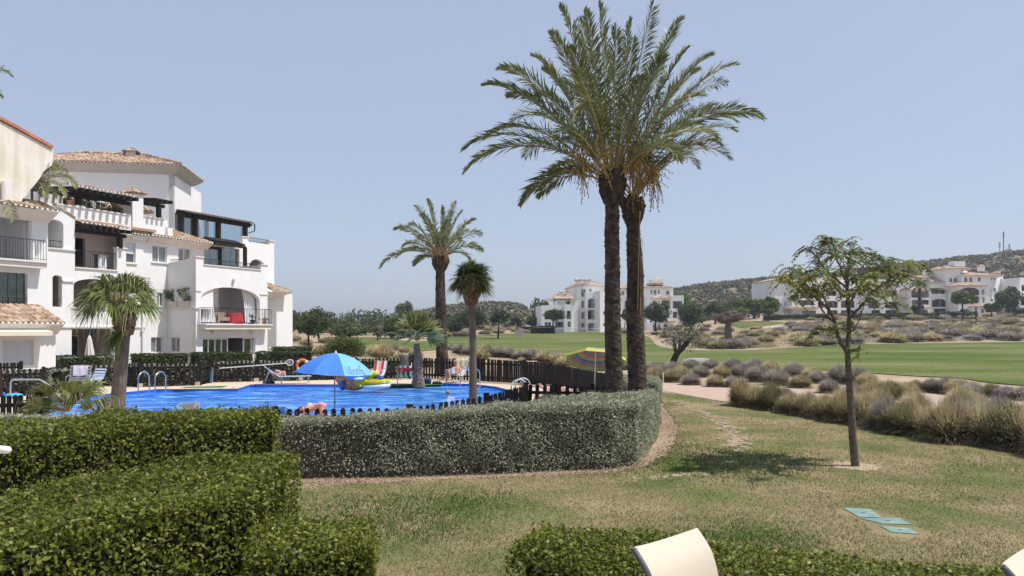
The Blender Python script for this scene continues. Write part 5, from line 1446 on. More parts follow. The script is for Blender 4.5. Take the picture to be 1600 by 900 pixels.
# hanging lower fan
th4 = [o for o in bpy.data.objects if o.name.startswith('fan_palm')][-1]
V = []; rn = []; bb = P(196, 515, D4 - .25)
for a in ((-.8, -.3, -.75), (-.55, -.3, -.95), (-.65, .1, -.6)): fan_leaf(V, rn, bb + (-.05, 0, 0), a, .72, 18, rr, .55, 1.1, .3, .045, .3)
quads_mesh('hanging_leaf', np.array(V), FANL, th4, {'rnd': rn})
D5 = 18.3
hp = P(735, 440, D5)
fan_palm('fan_palm', 'slim palm with a compact dark spiky head before the pool', hp, fan_dirs(34, rr, (-.35, 1.45)), .54, .20, .35, 7, .036, 24, .20, .08,
         (([X(739, D5), D5, -.05], P(739, 620, D5), P(739, 540, D5), P(737, 480, D5), P(736, 462, D5)), [.118, .10, .088, .085, .10]), loc=(X(739, D5), D5, 0), skirt=(P(737, 474, D5), P(735, 436, D5), .10, .24, 80))
D6 = 30.2
fan_palm('fan_palm', 'short bright green fan palm with a fat leaning trunk standing on the far pool deck', P(651, 532, D6), fan_dirs(24, rr, (.25, 1.45)) + [(0, 0, 1), (.3, -.2, 1), (-.3, 0, .9)], 1.0, .5, .75, 8, .10, 18, .10, .05,
         (([X(655, D6), D6, DZ - .02], P(654, 590, D6), P(652, 555, D6), P(651, 537, D6)), [.27, .21, .14, .12]), tr_mat=M('pale_mottled_palm_bark', (.10, .07, .045), .95, .5, 15, .6, 30, .1, c2=(.38, .29, .21)), loc=(X(655, D6), D6, DZ))
D7 = 15.9
fan_palm('fan_palm_bush', 'low yellow green fan palm clump behind the left hedge beside the short black fence', P(108, 642, D7), [(-1, -.2, .15), (-.8, .1, .5), (-.5, -.3, .8), (-.9, -.5, -.02), (-.2, -.4, .9), (.3, -.3, .8), (-.7, .4, .3), (.6, -.2, .5), (-.5, -.6, .3), (-.9, .2, .2), (-.4, -.4, .6), (.1, -.5, .7), (-.75, -.2, .6), (.4, .3, .6), (-.6, -.5, .05)], .66, .48, .62, 9, .036, 24, .28, .3, loc=(X(108, D7), D7, 0))
fan_palm('fan_palm_bush', 'low green fan palm with tattered leaves between the clump and the curved trunk palm', P(134, 640, D7 + .3), [(-.5, -.3, .9), (.4, -.2, .9), (.9, -.1, .35), (.2, -.5, 1), (.7, -.5, .1), (-.1, .2, 1), (.8, -.4, .6), (0, -.6, .4), (.5, -.4, .4), (-.3, -.4, .6), (.7, .1, .5), (1, -.3, .1)], .62, .36, .5, 10, .036, 24, .40, .5, loc=(X(134, D7), D7, 0))
# palm off the left edge whose fronds hang into view
D8 = 24.0
t8 = thing('date_palm', 'palm mostly outside the left edge, only its frond tips showing against the sky', 'palm tree', (X(-95, D8), D8, 0))
mb = MB(); mb.tube([(X(-95, D8), D8, 0), P(-95, 140, D8)], [.25, .2], 12); mb.build('trunk', BARK, t8)
acc = newacc(); h8 = P(-95, 130, D8)
for x, y, b, dy in ((18, 118, .7, .2), (2, 152, .9, -.4), (-40, 60, .4, .3), (-170, 100, .6, .2), (-150, 170, .9, 0), (-95, 40, .2, .8), (-60, 190, 1.0, .5)):
    date_frond(acc, h8, P(x, y, D8 + dy), b, .42, 50, .03, r, .45)
fin_fronds(acc, 'crown', t8)
D9 = 35.4
t9 = thing('terrace_palm', 'potted palm arching out from behind the cream gable wall on the roof terrace', 'palm tree', P(45, 320, D9))
acc = newacc(); h9 = P(50, 295, D9 + .9)
for x, y, b, dy in ((118, 292, 1.1, .1), (100, 305, 1.0, -.5), (105, 270, .9, .3), (70, 306, 1.2, -.6), (88, 262, .8, 0), (85, 306, 1.1, .2), (60, 300, 1.1, .5)):
    date_frond(acc, h9, P(x, y, D9 + .3 + dy), b * .9, .62, 46, .05, r, 1.0, .1)
fin_fronds(acc, 'crown', t9)
mb = MB(); mb.tube([h9 - (0, 0, .9), h9], [.07, .05], 8); mb.build('trunk', BARKG, t9)
t10 = thing('hanging_frond', 'pale palm frond hanging over the tiled eave of the left balcony', 'palm frond', P(18, 318, 32.0))
acc = newacc(); date_frond(acc, P(8, 313, 32.2), P(22, 342, 31.8), .6, .5, 30, .04, r, .9, .05, .8); fin_fronds(acc, 'leaflets', t10)

# ---- leaf clouds for broadleaf trees
def cloud(cs, rad, n, L, W_, r, spread=1.2, droop=-.2, shell=.5):
    """n leaves in each clump; cs (k,3), rad (k,3) or scalar"""
    k = len(cs); rad = np.ones((k, 3)) * np.array(rad) if np.ndim(rad) < 2 else rad
    d = r.normal(0, 1, (k, n, 3)); d /= np.linalg.norm(d, axis=2)[..., None]; q = r.random((k, n, 1)) ** shell
    C = (cs[:, None] + d * q * rad[:, None]).reshape(-1, 3); N = d.reshape(-1, 3)
    return leaves_at(C, N * .8 + np.array([0, 0, .4]), L, W_, spread, .15, r=r, droop=droop)
TREEM = {
 'green': LEAF('tree_leaves', [(0, (.035, .055, .015)), (.45, (.085, .12, .03)), (.8, (.145, .18, .055)), (1, (.21, .24, .09))], .6, .25, .25, .25),
 'dark': LEAF('dark_tree_leaves', [(0, (.022, .036, .014)), (.5, (.06, .088, .03)), (1, (.12, .15, .055))], .6, .2, .25, .25),
 'bright': LEAF('bright_tree_leaves', [(0, (.055, .095, .02)), (.5, (.12, .185, .04)), (1, (.20, .27, .07))], .6, .3, .25, .25),
 'olive': LEAF('olive_leaves', [(0, (.05, .055, .035)), (.5, (.12, .125, .085)), (1, (.22, .22, .16))], .6, .2, .4, .25),
 'brown': LEAF('brownish_leaves', [(0, (.06, .055, .03)), (.5, (.12, .105, .055)), (1, (.21, .17, .10))], .7, .2, .3, .2),
 'grey': LEAF('grey_twiggy_crown', [(0, (.12, .085, .065)), (.5, (.21, .16, .125)), (1, (.31, .25, .20))], .8, .1, .4, .1)}
def tree(name, label, px, base, top, x0, x1, d=None, crown_y=None, mat='green', seed=1, group=None, clumps=26, per=110, leaf=None, bark=BARKD, flat=1.0, round_=False, lean=0, cat='tree', thick=None, bottomflat=False):
    """px: trunk column; base/top photo rows; x0..x1 crown span; crown_y: lowest crown row"""
    r = np.random.default_rng(seed)
    g = ray_ground(px, base) if d is None else onter(px, d)
    d = g[1]; th = thing(name, label, cat, g, group)
    zt = Z(top, d); zb = Z(crown_y if crown_y else base - (base - top) * .3, d); xa, xb = X(x0, d), X(x1, d)
    cx, cz = (xa + xb) / 2, (zt + zb) / 2; rx, rz = (xb - xa) / 2, (zt - zb) / 2
    cs = []
    for i in range(clumps):
        v = r.normal(0, 1, 3); v /= np.linalg.norm(v); q = r.uniform(.45, .95) if not round_ else r.uniform(.75, .9)
        if bottomflat and v[2] < -.2: v[2] = -.2 - .1 * r.random()
        cs.append((cx + v[0] * rx * q * .88, d + v[1] * rx * q * .88 * flat, cz + v[2] * rz * q * .86))
    cs = np.array(cs); cr = rx * (.44 if not round_ else .26); rad = np.stack([cr * r.uniform(.7, 1.2, clumps), cr * r.uniform(.7, 1.2, clumps), np.minimum(cr, rz * .6) * r.uniform(.6, 1.0, clumps)], 1)
    lf = leaf or d * .0026
    V = cloud(cs, rad, per, lf * 1.3, lf * .75, r)
    tone = np.repeat(r.normal(.5, .13, clumps), per) + r.normal(0, .12, clumps * per)
    quads_mesh('crown', V, TREEM[mat], th, {'rnd': np.clip(tone, 0, 1)})
    mb = MB(); tw = thick or max(.12, rx * .09)
    b0 = np.array([g[0], d, g[2] - .1]); t0 = np.array([cx + lean, d, cz - rz * .5])
    mb.tube([b0, b0 * .5 + t0 * .5 + (lean * .2, 0, 0), t0], [tw, tw * .75, tw * .55], 8)
    for i in range(min(10, clumps)):
        mb.tube([t0, (t0 + cs[i]) / 2 + (0, 0, .1), cs[i]], [tw * .45, tw * .3, tw * .12], 5)
    mb.build('trunk', bark, th)
    return th
# ---- the young tree on the lawn
SAPL = LEAF('young_tree_leaves', [(0.0, (.07, .09, .022)), (.4, (.155, .18, .05)), (.75, (.26, .275, .08)), (.93, (.42, .37, .09)), (1, (.56, .38, .07))], .5, .42, 1.5, .3)
def sapling():
    r = np.random.default_rng(77); d0 = GD(729)
    th = thing('young_tree', 'slender young tree with a thin open crown standing alone on the dry lawn', 'tree', (X(1337, d0), d0, 0))
    q = lambda px, py, dy=0: P(px, py, d0 + dy)
    mb = MB()
    main = spline([np.array([X(1337, d0), d0, -.04]), q(1333, 690), q(1330, 640), q(1327, 600), q(1325, 566), q(1324, 548)], 6)
    mb.tube(main, np.linspace(.074, .044, len(main)).tolist(), 12); mb.sphere(q(1324, 549), .055, 10, 8)
    limbs = [([(1324, 550, 0), (1327, 520, .05), (1326, 480, .1), (1324, 440, .1), (1326, 405, .1)], .058), ([(1324, 550, 0), (1311, 530, -.1), (1305, 505, -.1), (1296, 485, -.15)], .05),
             ([(1296, 485, -.15), (1280, 470, -.3), (1262, 455, -.4), (1240, 444, -.4)], .032), ([(1305, 505, -.1), (1290, 492, .2), (1280, 470, .4), (1290, 440, .5)], .026), ([(1326, 500, .05), (1345, 478, -.2), (1362, 458, -.4), (1384, 440, -.5), (1408, 425, -.5)], .034),
             ([(1326, 480, .1), (1342, 450, .3), (1362, 425, .5), (1380, 410, .5)], .03), ([(1324, 445, .1), (1312, 415, 0), (1302, 385, 0)], .026), ([(1324, 450, .1), (1300, 430, -.3), (1278, 405, -.3), (1262, 386, -.2)], .024), ([(1296, 485, -.1), (1284, 460, 0), (1262, 430, .1)], .024),
             ([(1327, 520, 0), (1338, 508, .1), (1346, 490, .2), (1350, 470, .2)], .017), ([(1384, 440, -.5), (1405, 436, -.5), (1398, 455, -.5), (1394, 468, -.5)], .014), ([(1325, 548, 0), (1332, 545, -.1), (1340, 550, -.1)], .008), ([(1326, 405, .1), (1335, 390, 0), (1345, 385, 0)], .016), ([(1296, 487, -.1), (1289, 495, -.1), (1284, 505, -.1)], .012), ([(1345, 478, -.2), (1372, 470, -.1), (1384, 458, 0)], .016), ([(1362, 425, .5), (1395, 412, .7), (1422, 412, .6)], .016)]
    nodes = []
    for pts, rad in limbs:
        s = spline([q(*p) for p in pts], 6); s = [p + r.normal(0, .008, 3) for p in s]; mb.tube(s, np.linspace(rad * .8, rad * .42, len(s)).tolist(), 8); nodes += s[6:]
    nodes = np.array(nodes)
    cs = []
    cl = [(1232, 432), (1245, 440), (1258, 425), (1250, 452), (1225, 428), (1275, 420), (1270, 440), (1290, 400), (1302, 375), (1290, 372), (1312, 380), (1262, 385), (1330, 395), (1345, 390), (1340, 412), (1360, 400), (1375, 402), (1320, 415), (1305, 425), (1295, 445), (1350, 428), (1368, 420), (1385, 415), (1395, 425), (1410, 412), (1425, 416), (1438, 420),
          (1415, 430), (1400, 440), (1380, 436), (1360, 445), (1335, 435), (1280, 455), (1268, 462), (1245, 465), (1300, 460), (1320, 452), (1310, 400), (1285, 385), (1350, 455), (1372, 462), (1393, 470), (1385, 452), (1340, 470), (1284, 508), (1345, 553), (1330, 385), (1275, 405), (1240, 420), (1326, 372), (1388, 400), (1405, 420), (1255, 410), (1312, 440), (1290, 420), (1358, 412), (1300, 390), (1330, 425), (1370, 432), (1268, 430), (1392, 410), (1345, 440), (1320, 505), (1300, 500)]
    for (x, y) in cl:
        k = 1
        for _ in range(k): cs.append(q(x + r.normal(0, 5), y + r.normal(0, 5), r.normal(0, .55) if y < 480 else -.1))
    V = []; rn = []; 
    for c in cs:
        j = np.argmin(((nodes - c) ** 2).sum(1)); nd = nodes[j]; mid = (nd + c) / 2 + (0, 0, .06) + r.normal(0, .03, 3)
        mb.tube(spline([nd, mid, c], 3), .0075, 5); tone = r.normal(.45, .18)
        for _ in range(r.integers(7, 12)):         # pinnate drooping leaves
            a = r.uniform(0, 2 * pi); l = r.uniform(.16, .30); e = np.array([cos(a), sin(a), r.uniform(-.3, .55)]); o = c + r.normal(0, .035, 3); k = 7
            for i in range(k):
                t = (i + 1) / k; p = o + e * l * t + np.array([0, 0, -.9]) * l * t * t * .7
                for sg in (-1, 1):
                    sd_ = nrm(np.array([-e[1], e[0], 0])) * sg; tip = p + sd_ * .062 + e * .03 + np.array([0, 0, -1.0]) * r.uniform(.02, .06); w = nrm(np.cross(tip - p, (0, 0, 1.0))) * .018
                    m = (p + tip) / 2; V.append([p, m + w, tip, m - w]); rn.append(np.clip(tone + r.normal(0, .12), 0, 1))
    quads_mesh('crown', np.array(V), SAPL, th, {'rnd': rn}); mb.build('trunk', M('sapling_bark', (.13, .11, .085), .95, .35, 14, .6, 50, .1), th, True)
    m2 = MB(); 
sapling()
mb = MB(); r = np.random.default_rng(3); c = G(1337, 729); n = 22
pts = [(c[0] + cos(2 * pi * i / n) * (.40 + r.uniform(-.08, .08)), c[1] + sin(2 * pi * i / n) * (.40 + r.uniform(-.08, .08))) for i in range(n)]
mb.prism(pts, .0, .012); tag(mb.build('bare_soil', GROUND), 'bare pale soil ring at the foot of the young tree', kind='structure')
def worn(name, label, path, wid, n, seed):
    r = np.random.default_rng(seed); s_ = np.array(spline([G(*p)[:2] for p in path], 16)); mb = MB()
    for i in range(n):
        c = s_[r.integers(0, len(s_))] + r.normal(0, wid, 2) * (1, 1.6); R_ = r.uniform(.02, .10); k = 9; ph = r.uniform(0, 6)
        mb.add([(c[0] + cos(2 * pi * q_ / k + ph) * R_ * r.uniform(.5, 1.2), c[1] + sin(2 * pi * q_ / k + ph) * R_ * 1.5 * r.uniform(.5, 1.2), .008 + i * .00004) for q_ in range(k)], [tuple(range(k))])
    o = mb.build(name, M('worn_soil', (.29, .225, .14), .95, .15, 6, .4, 60, .1, c2=(.42, .335, .23))); tag(o, label, kind='structure')
worn('worn_track', 'worn bare track across the lawn', [(1060, 629), (1085, 640), (1108, 650), (1128, 662), (1143, 676), (1150, 690), (1154, 699)], .12, 330, 1)
worn('worn_track', 'thin worn strip of bare soil in the lawn', [(990, 750), (1030, 745), (1070, 742), (1100, 741)], .04, 45, 2)

# ================================================================ SHRUBS AND TUSSOCKS
GRASSM = {'straw': LEAF('straw_tussock', [(0, (.12, .10, .06)), (.35, (.35, .29, .17)), (.7, (.55, .47, .28)), (1, (.74, .65, .42))], .8, .3, 1, .2, .3),
          'mauve': LEAF('mauve_grey_tussock', [(0, (.10, .09, .08)), (.35, (.27, .24, .21)), (.7, (.42, .375, .32)), (1, (.58, .52, .43))], .8, .3, 1, .2, .3),
          'olive': LEAF('olive_tussock', [(0, (.07, .07, .035)), (.35, (.21, .20, .10)), (.7, (.36, .33, .18)), (1, (.50, .45, .27))], .8, .3, 1, .2, .3)}
def tussock_mesh(kind, n, seed, R_=.62, Hh=.85, w=.011, seeds=0):
    r = np.random.default_rng(seed); a = r.uniform(0, 2 * pi, n); lean = np.abs(r.normal(0, .62, n)).clip(0, 1.35); l = Hh * r.uniform(.65, 1.12, n) * (1 - .12 * lean)
    b = np.stack([np.cos(a) * r.uniform(0, .28, n) * R_, np.sin(a) * r.uniform(0, .28, n) * R_, np.zeros(n)], 1); a2 = a + r.normal(0, .5, n)
    d = np.stack([np.cos(a2) * np.sin(lean), np.sin(a2) * np.sin(lean), np.cos(lean)], 1); hz_ = np.stack([np.cos(a2), np.sin(a2), np.zeros(n)], 1)
    th_ = np.arccos(np.clip(1 - r.random(n) * 1.0, -1, 1)); q_ = r.uniform(.86, 1.08, n); b *= .8
    t = np.stack([np.cos(a2) * np.sin(th_) * R_ * q_, np.sin(a2) * np.sin(th_) * R_ * q_, np.cos(th_) * Hh * q_], 1)
    m = b + (t - b) * .55 + np.array([0, 0, 1.0]) * (.10 * Hh * np.sin(th_))[:, None] + r.normal(0, .02, (n, 3))
    t[:, 2] = np.maximum(t[:, 2], .03); sd_ = np.stack([-np.sin(a2 + r.normal(0, .6, n)), np.cos(a2), np.zeros(n)], 1) * w
    V = np.stack([b, m + sd_, t, m - sd_], 1); rn = np.clip(r.normal(.5, .2, n), 0, 1)
    if seeds:
        k = r.choice(n, seeds); c = t[k] + r.normal(0, .02, (seeds, 3)) + (0, 0, .02); s = w * .75
        S = np.stack([c + (-s, 0, 0), c + (0, s * .5, -s), c + (s, 0, 0), c + (0, -s * .5, s)], 1); V = np.concatenate([V, S]); rn = np.concatenate([rn, np.full(seeds, 1.0)])
    me = quads_mesh(None, V, GRASSM[kind], None, {'rnd': rn}) if False else None
    n_ = len(V); me = bpy.data.meshes.new('tussock_blades'); me.vertices.add(n_ * 4); me.vertices.foreach_set('co', V.reshape(-1).astype(np.float32)); me.loops.add(n_ * 4); me.loops.foreach_set('vertex_index', np.arange(n_ * 4, dtype=np.int32))
    me.polygons.add(n_); me.polygons.foreach_set('loop_start', np.arange(0, n_ * 4, 4, dtype=np.int32)); me.polygons.foreach_set('loop_total', np.full(n_, 4, dtype=np.int32)); me.materials.append(GRASSM[kind]); me.update(calc_edges=True)
    at = me.attributes.new('rnd', 'FLOAT', 'POINT'); at.data.foreach_set('value', (rn[:, None] + np.array([-.42, .02, .22, .02])).astype(np.float32).reshape(-1)); return me
NEAR = {k: [tussock_mesh(k, 2400, 10 * i + j, w=.010, seeds=(420 if k == 'straw' else 120)) for j in range(3)] for i, k in enumerate(('straw', 'mauve', 'olive'))}
MID = {k: [tussock_mesh(k, 620, 100 + 10 * i + j, w=.022, Hh=.7) for j in range(3)] for i, k in enumerate(('straw', 'mauve', 'olive'))}
TR = np.random.default_rng(12)
def tussock(p, s, sh, kind, meshes, label, group, name='grass_tussock', cat='tussock'):
    me = meshes[kind][TR.integers(0, 3)]; o = bpy.data.objects.new(name, me); col.objects.link(o); o.location = (float(p[0]), float(p[1]), float(p[2]) - .03); o.rotation_euler = (0, 0, TR.uniform(0, 6.28)); o.scale = (s, s, sh); tag(o, label, cat, group); return o
LN = {'straw': 'rounded straw coloured grass tussock in the row along the lawn', 'mauve': 'rounded grey mauve shrub tussock near the path', 'olive': 'rounded olive green grass tussock near the path'}
# foreground row along the lawn: (px, base row, radius m, height m, kind)
row = [(1158, 634, .8, .95, 'straw'), (1180, 637, .8, 1.0, 'straw'), (1205, 641, .75, .95, 'olive'), (1238, 646, .75, .9, 'straw'), (1262, 650, .7, .9, 'mauve'), (1290, 655, .75, 1.0, 'straw'), (1318, 660, .7, 1.0, 'straw'), (1352, 664, .75, 1.0, 'straw'), (1386, 672, .8, 1.1, 'mauve'), (1412, 678, .8, 1.05, 'olive'),
       (1448, 682, .8, 1.1, 'straw'), (1482, 690, .9, 1.2, 'straw'), (1512, 688, .8, 1.0, 'mauve'), (1540, 694, .85, 1.05, 'mauve'), (1575, 699, .85, 1.05, 'olive'), (1612, 704, .9, 1.1, 'mauve'), (1660, 716, .9, 1.1, 'straw'), (1335, 640, .7, 1.0, 'straw'), (1375, 650, .75, .95, 'straw'), (1430, 664, .75, 1.0, 'mauve'), (1500, 670, .8, 1.15, 'straw'), (1560, 678, .8, 1.0, 'mauve')]
mid = [(1118, 604, .8, .7, 'straw'), (1145, 605, .7, .65, 'mauve'), (1080, 601, .85, .7, 'mauve'), (1050, 597, .9, .8, 'straw'), (1022, 596, .9, .9, 'straw'), (1035, 588, .9, .8, 'mauve'), (1065, 590, 1, .8, 'straw'), (1095, 589, 1, .8, 'mauve'), (1128, 590, 1, .85, 'straw'), (1160, 590, 1.1, .95, 'mauve'), (1186, 596, 1.1, 1.0, 'mauve'), (1215, 601, 1.1, .95, 'mauve'),
       (1250, 605, .9, .7, 'straw'), (1240, 588, 1.1, .9, 'mauve'), (1180, 580, 1.2, .95, 'mauve'), (1145, 578, 1.2, .9, 'mauve'), (1205, 583, 1.1, .9, 'straw'), (1270, 592, 1, .75, 'straw'), (1296, 614, .85, .7, 'mauve'), (1278, 598, .9, .7, 'mauve'), (1310, 597, 1.1, 1.05, 'mauve'), (1338, 600, 1.1, 1.0, 'mauve'), (1356, 604, .9, .8, 'straw'),
       (1365, 622, .9, .85, 'straw'), (1390, 624, .95, .9, 'olive'), (1415, 616, .8, .65, 'straw'), (1430, 611, .7, .6, 'olive'), (1455, 612, .8, .7, 'mauve'), (1478, 614, .9, .8, 'mauve'), (1498, 617, .9, .8, 'straw'), (1520, 620, .8, .7, 'mauve'), (1548, 620, .8, .65, 'olive'), (1572, 623, .8, .6, 'mauve'), (1600, 626, .8, .65, 'mauve'), (1505, 640, .9, .9, 'straw'), (1525, 646, .8, .8, 'straw'),
       (1110, 576, 1.1, .8, 'mauve'), (1080, 577, 1.1, .8, 'mauve'), (1050, 580, 1, .75, 'mauve'), (1225, 626, .7, .6, 'mauve'), (1200, 622, .65, .55, 'straw'), (1340, 586, .8, .5, 'mauve'), (1020, 582, 1, .8, 'mauve')]
for (x, y, s, h, k) in row: tussock(G(x, y), s / .62 * TR.uniform(.68, .84), h * TR.uniform(.85, 1.25), k if not (k == 'mauve' and x % 3) else 'straw', NEAR, LN[k].replace('near the path', 'in the front row along the lawn'), 'tussocks along the lawn edge')
for (x, y, s, h, k) in mid: tussock(G(x, y), s / .62 * .72, h / .85 * .85, k, NEAR, {'straw': 'straw coloured grass tussock scattered between the path and the fairway', 'mauve': 'grey mauve rounded shrub scattered between the path and the fairway', 'olive': 'small olive green tussock between the path and the fairway'}[k], 'shrubs between path and fairway')
# behind the pool fence
bk = [(650, 562, 1.1, 1.0, 'mauve'), (560, 556, 1.3, 1.2, 'mauve'), (600, 561, 1.6, 1.5, 'straw'), (585, 557, 1.5, 1.4, 'straw'), (625, 566, 1.1, .9, 'straw'), (615, 548, 1.5, 1.1, 'mauve'), (470, 553, 1.4, 1.3, 'straw'), (500, 556, 1.6, 1.3, 'straw'), (478, 541, 2.0, 1.4, 'straw'), (445, 538, 2, 1.5, 'mauve'), (462, 533, 2.2, 1.4, 'straw'), (508, 536, 2.0, 1.3, 'straw'), (436, 531, 2.4, 1.6, 'straw'), (540, 537, 2, 1.3, 'mauve'),
      (718, 553, 1.2, 1.0, 'mauve'), (735, 554, 1.2, .9, 'mauve'), (758, 555, 1.3, 1.1, 'straw'), (752, 560, 1.1, .9, 'straw'), (778, 556, 1.2, .9, 'mauve'), (795, 557, 1.2, .9, 'mauve'), (812, 560, 1.0, .7, 'mauve'), (828, 561, 1.2, 1.0, 'mauve'), (852, 567, 1.3, 1.1, 'straw'), (866, 569, 1.2, 1.0, 'straw'), (882, 573, 1.1, .9, 'straw'), (815, 566, .5, .5, 'straw'), (745, 572, .8, .5, 'mauve'), (975, 577, 1.2, .9, 'mauve'),
      (704, 547, 1.2, 1.0, 'mauve'), (632, 551, 1.3, 1.0, 'straw'), (530, 562, 1.1, .9, 'straw'), (705, 575, .7, .6, 'mauve'), (668, 573, .8, .8, 'straw')]
for (x, y, s, h, k) in bk:
    p = ray_ground(x, y); tussock(p, s / .62 * .72, h / .7 * .8, k, MID, {'straw': 'dry straw tussock on the bare sand behind the pool fence', 'mauve': 'grey mauve shrub on the bare sand behind the pool fence'}[k], 'tussocks behind the pool fence')
# scrub across the golf course: scattered low shrubs
def scatter(poly, n, s0, s1, label, group, kinds, hs=.8, mind=1.5, seed=1):
    r = np.random.default_rng(seed); got = []; tries = 0
    xs_ = [p[0] for p in poly]; ys_ = [p[1] for p in poly]
    while len(got) < n and tries < n * 60:
        tries += 1; x, y = r.uniform(min(xs_), max(xs_)), r.uniform(min(ys_), max(ys_))
        if not inpoly((x, y), poly): continue
        p = ray_ground(x, y)
        if p is None or inpoly(p[:2], fwp) or any((p[0] - q_[0]) ** 2 + (p[1] - q_[1]) ** 2 < mind ** 2 for q_ in got): continue
        got.append(p); k = kinds[r.integers(0, len(kinds))]; s = r.uniform(s0, s1) * 1.3
        tussock(p, s / .62 * .72, s * hs * r.uniform(.8, 1.2) / .7 * .7, k, MID, label, group, 'scrub_shrub', 'shrub')
scatter([(1030, 497), (1100, 503), (1135, 508), (1230, 514), (1240, 545), (1160, 546), (1075, 546), (1035, 540), (1015, 520)], 62, 1.2, 2.2, 'low dry shrub on the sandy ground round the grey stumpy tree', 'shrubs round the grey stumpy tree', ['mauve', 'straw', 'olive', 'mauve'], .65, 1.7, 1)
scatter([(1235, 506), (1600, 502), (1640, 505), (1640, 532), (1440, 534), (1240, 541)], 150, 1.5, 2.8, 'low grey and straw shrub in the wide scrub band before the long white building', 'shrubs in the scrub band', ['mauve', 'mauve', 'straw', 'olive'], .6, 1.9, 2)
scatter([(1205, 497), (1600, 494), (1600, 499), (1235, 503)], 46, 1.6, 3.0, 'straw coloured shrub at the foot of the long white building', 'shrubs before the long white building', ['straw', 'olive', 'straw', 'mauve'], .6, 2.4, 3)
scatter([(690, 515), (850, 512), (900, 516), (1000, 519), (1000, 522), (850, 519), (760, 523), (690, 527)], 42, 1.5, 2.6, 'low grey shrub along the far edge of the fairway', 'shrubs along the far fairway edge', ['mauve', 'mauve', 'straw'], .55, 2.2, 4)

def cover(poly, n, kind, label, seed):
    r = np.random.default_rng(seed); V = []; rn = []; xs_ = [p[0] for p in poly]; ys_ = [p[1] for p in poly]; k = 0
    while k < n:
        x, y = r.uniform(min(xs_), max(xs_)), r.uniform(min(ys_), max(ys_))
        if not inpoly((x, y), poly): continue
        k += 1; p = ray_ground(x, y)
        if p is None or inpoly(p[:2], fwp): continue
        tone = r.uniform(.25, .8)
        for _ in range(26):
            a = r.uniform(0, 6.28); l = r.uniform(.2, .55); c_ = p + (r.normal(0, .55), r.normal(0, .7), 0); d_ = np.array([cos(a), sin(a), 0]); w = np.array([-d_[1], d_[0], 0]) * .028
            V.append([c_, c_ + d_ * l * .4 + w + (0, 0, l * .6), c_ + d_ * l * .9 + (0, 0, l * .8), c_ + d_ * l * .4 - w + (0, 0, l * .6)]); rn.append(tone + r.normal(0, .1))
    o = quads_mesh('dry_ground_cover', np.array(V), GRASSM[kind], None, {'rnd': np.clip(rn, 0, 1)}); tag(o, label, 'ground cover', kind='stuff')
cover([(1235, 506), (1600, 502), (1640, 505), (1640, 532), (1440, 534), (1240, 541)], 900, 'mauve', 'thin grey dry growth between the shrubs of the scrub band', 1)
cover([(1205, 495), (1640, 492), (1640, 500), (1235, 505)], 420, 'straw', 'straw coloured dry grass at the foot of the long white building', 2)
cover([(1040, 520), (1235, 512), (1240, 545), (1075, 546)], 330, 'olive', 'thin dry growth on the sand round the grey stumpy tree', 3)
0 and cover([(1015, 572), (1300, 582), (1330, 596), (1300, 604), (1180, 603), (1035, 594)], 240, 'straw', 'dry straw growth under the shrubs beyond the path', 4)
# ================================================================ TREES OF THE MIDDLE AND FAR GROUND
tree('broadleaf_tree', 'dark small tree with a straight thin trunk just right of the apartment block', 483, 545, 491, 460, 503, 62, 523, 'dark', 1, leaf=.16, clumps=22)
tree('bushy_tree', 'brownish olive tree against the right edge of the apartment block', 448, 531, 482, 424, 470, 95, 526, 'brown', 2, clumps=30)
tree('bushy_tree', 'tall dark tree behind the thin trunk tree', 500, 529, 482, 468, 522, 110, 524, 'dark', 3, clumps=34)
tree('bushy_tree', 'rounded olive green tree in the far belt, first right of the tall dark one', 548, 527, 502, 520, 573, 128, 527, 'green', 4, clumps=30)
tree('bushy_tree', 'bright olive green tree in the far belt between two darker ones', 530, 526, 506, 512, 552, 138, 527, 'bright', 5, clumps=24)
tree('bare_shrub', 'leafless pinkish grey bush in the far tree belt', 590, 525, 507, 581, 600, 118, 526, 'grey', 6, clumps=12)
tree('bushy_tree', 'dark green tree right of the pinkish grey bush', 612, 525, 494, 594, 634, 130, 526, 'green', 7)
tree('bushy_tree', 'broad mid green tree behind the bright fan palm', 640, 524, 489, 618, 668, 140, 524, 'dark', 8, clumps=32)
tree('bushy_tree', 'mid green tree between the fan palm and the single date palm', 668, 523, 487, 652, 696, 145, 523, 'green', 9, clumps=28)
tree('bushy_tree', 'small green tree just right of the single date palm trunk', 712, 519, 494, 699, 727, 150, 519, 'green', 10)
tree('pine_tree', 'large round dark pine behind the slim spiky palm', 737, 518, 480, 712, 762, 140, 514, 'dark', 11, clumps=36)
tree('pine_tree', 'dark umbrella pine with a forked trunk left of the far left white building', 778, 519, 485, 761, 798, 128, 509, 'dark', 12, clumps=24, bottomflat=True)
tree('bushy_tree', 'thin grey green tree behind the forked pine', 806, 512, 491, 797, 820, 160, 512, 'olive', 13, clumps=14)
tree('broadleaf_tree', 'dark tree at the left end of the far white apartment building', 840, 511, 467, 824, 862, 205, 508, 'dark', 14, clumps=26)
tree('broadleaf_tree', 'small tree low beside the left end of the far white building', 830, 512, 494, 822, 846, 190, 512, 'green', 15, clumps=14)
tree('broadleaf_tree', 'small round topped tree in front of the far white building balconies', 862, 518, 483, 849, 881, 165, 502, 'dark', 16, clumps=20, leaf=.3)
tree('pine_tree', 'round dark pine right of the twin palm trunks before the white tower', 1023, 512, 467, 1003, 1048, 155, 505, 'dark', 17, clumps=34)
tree('olive_tree', 'slender pale green tree seen between the twin palm trunks', 975, 516, 480, 970, 984, 165, 504, 'bright', 18, clumps=14)
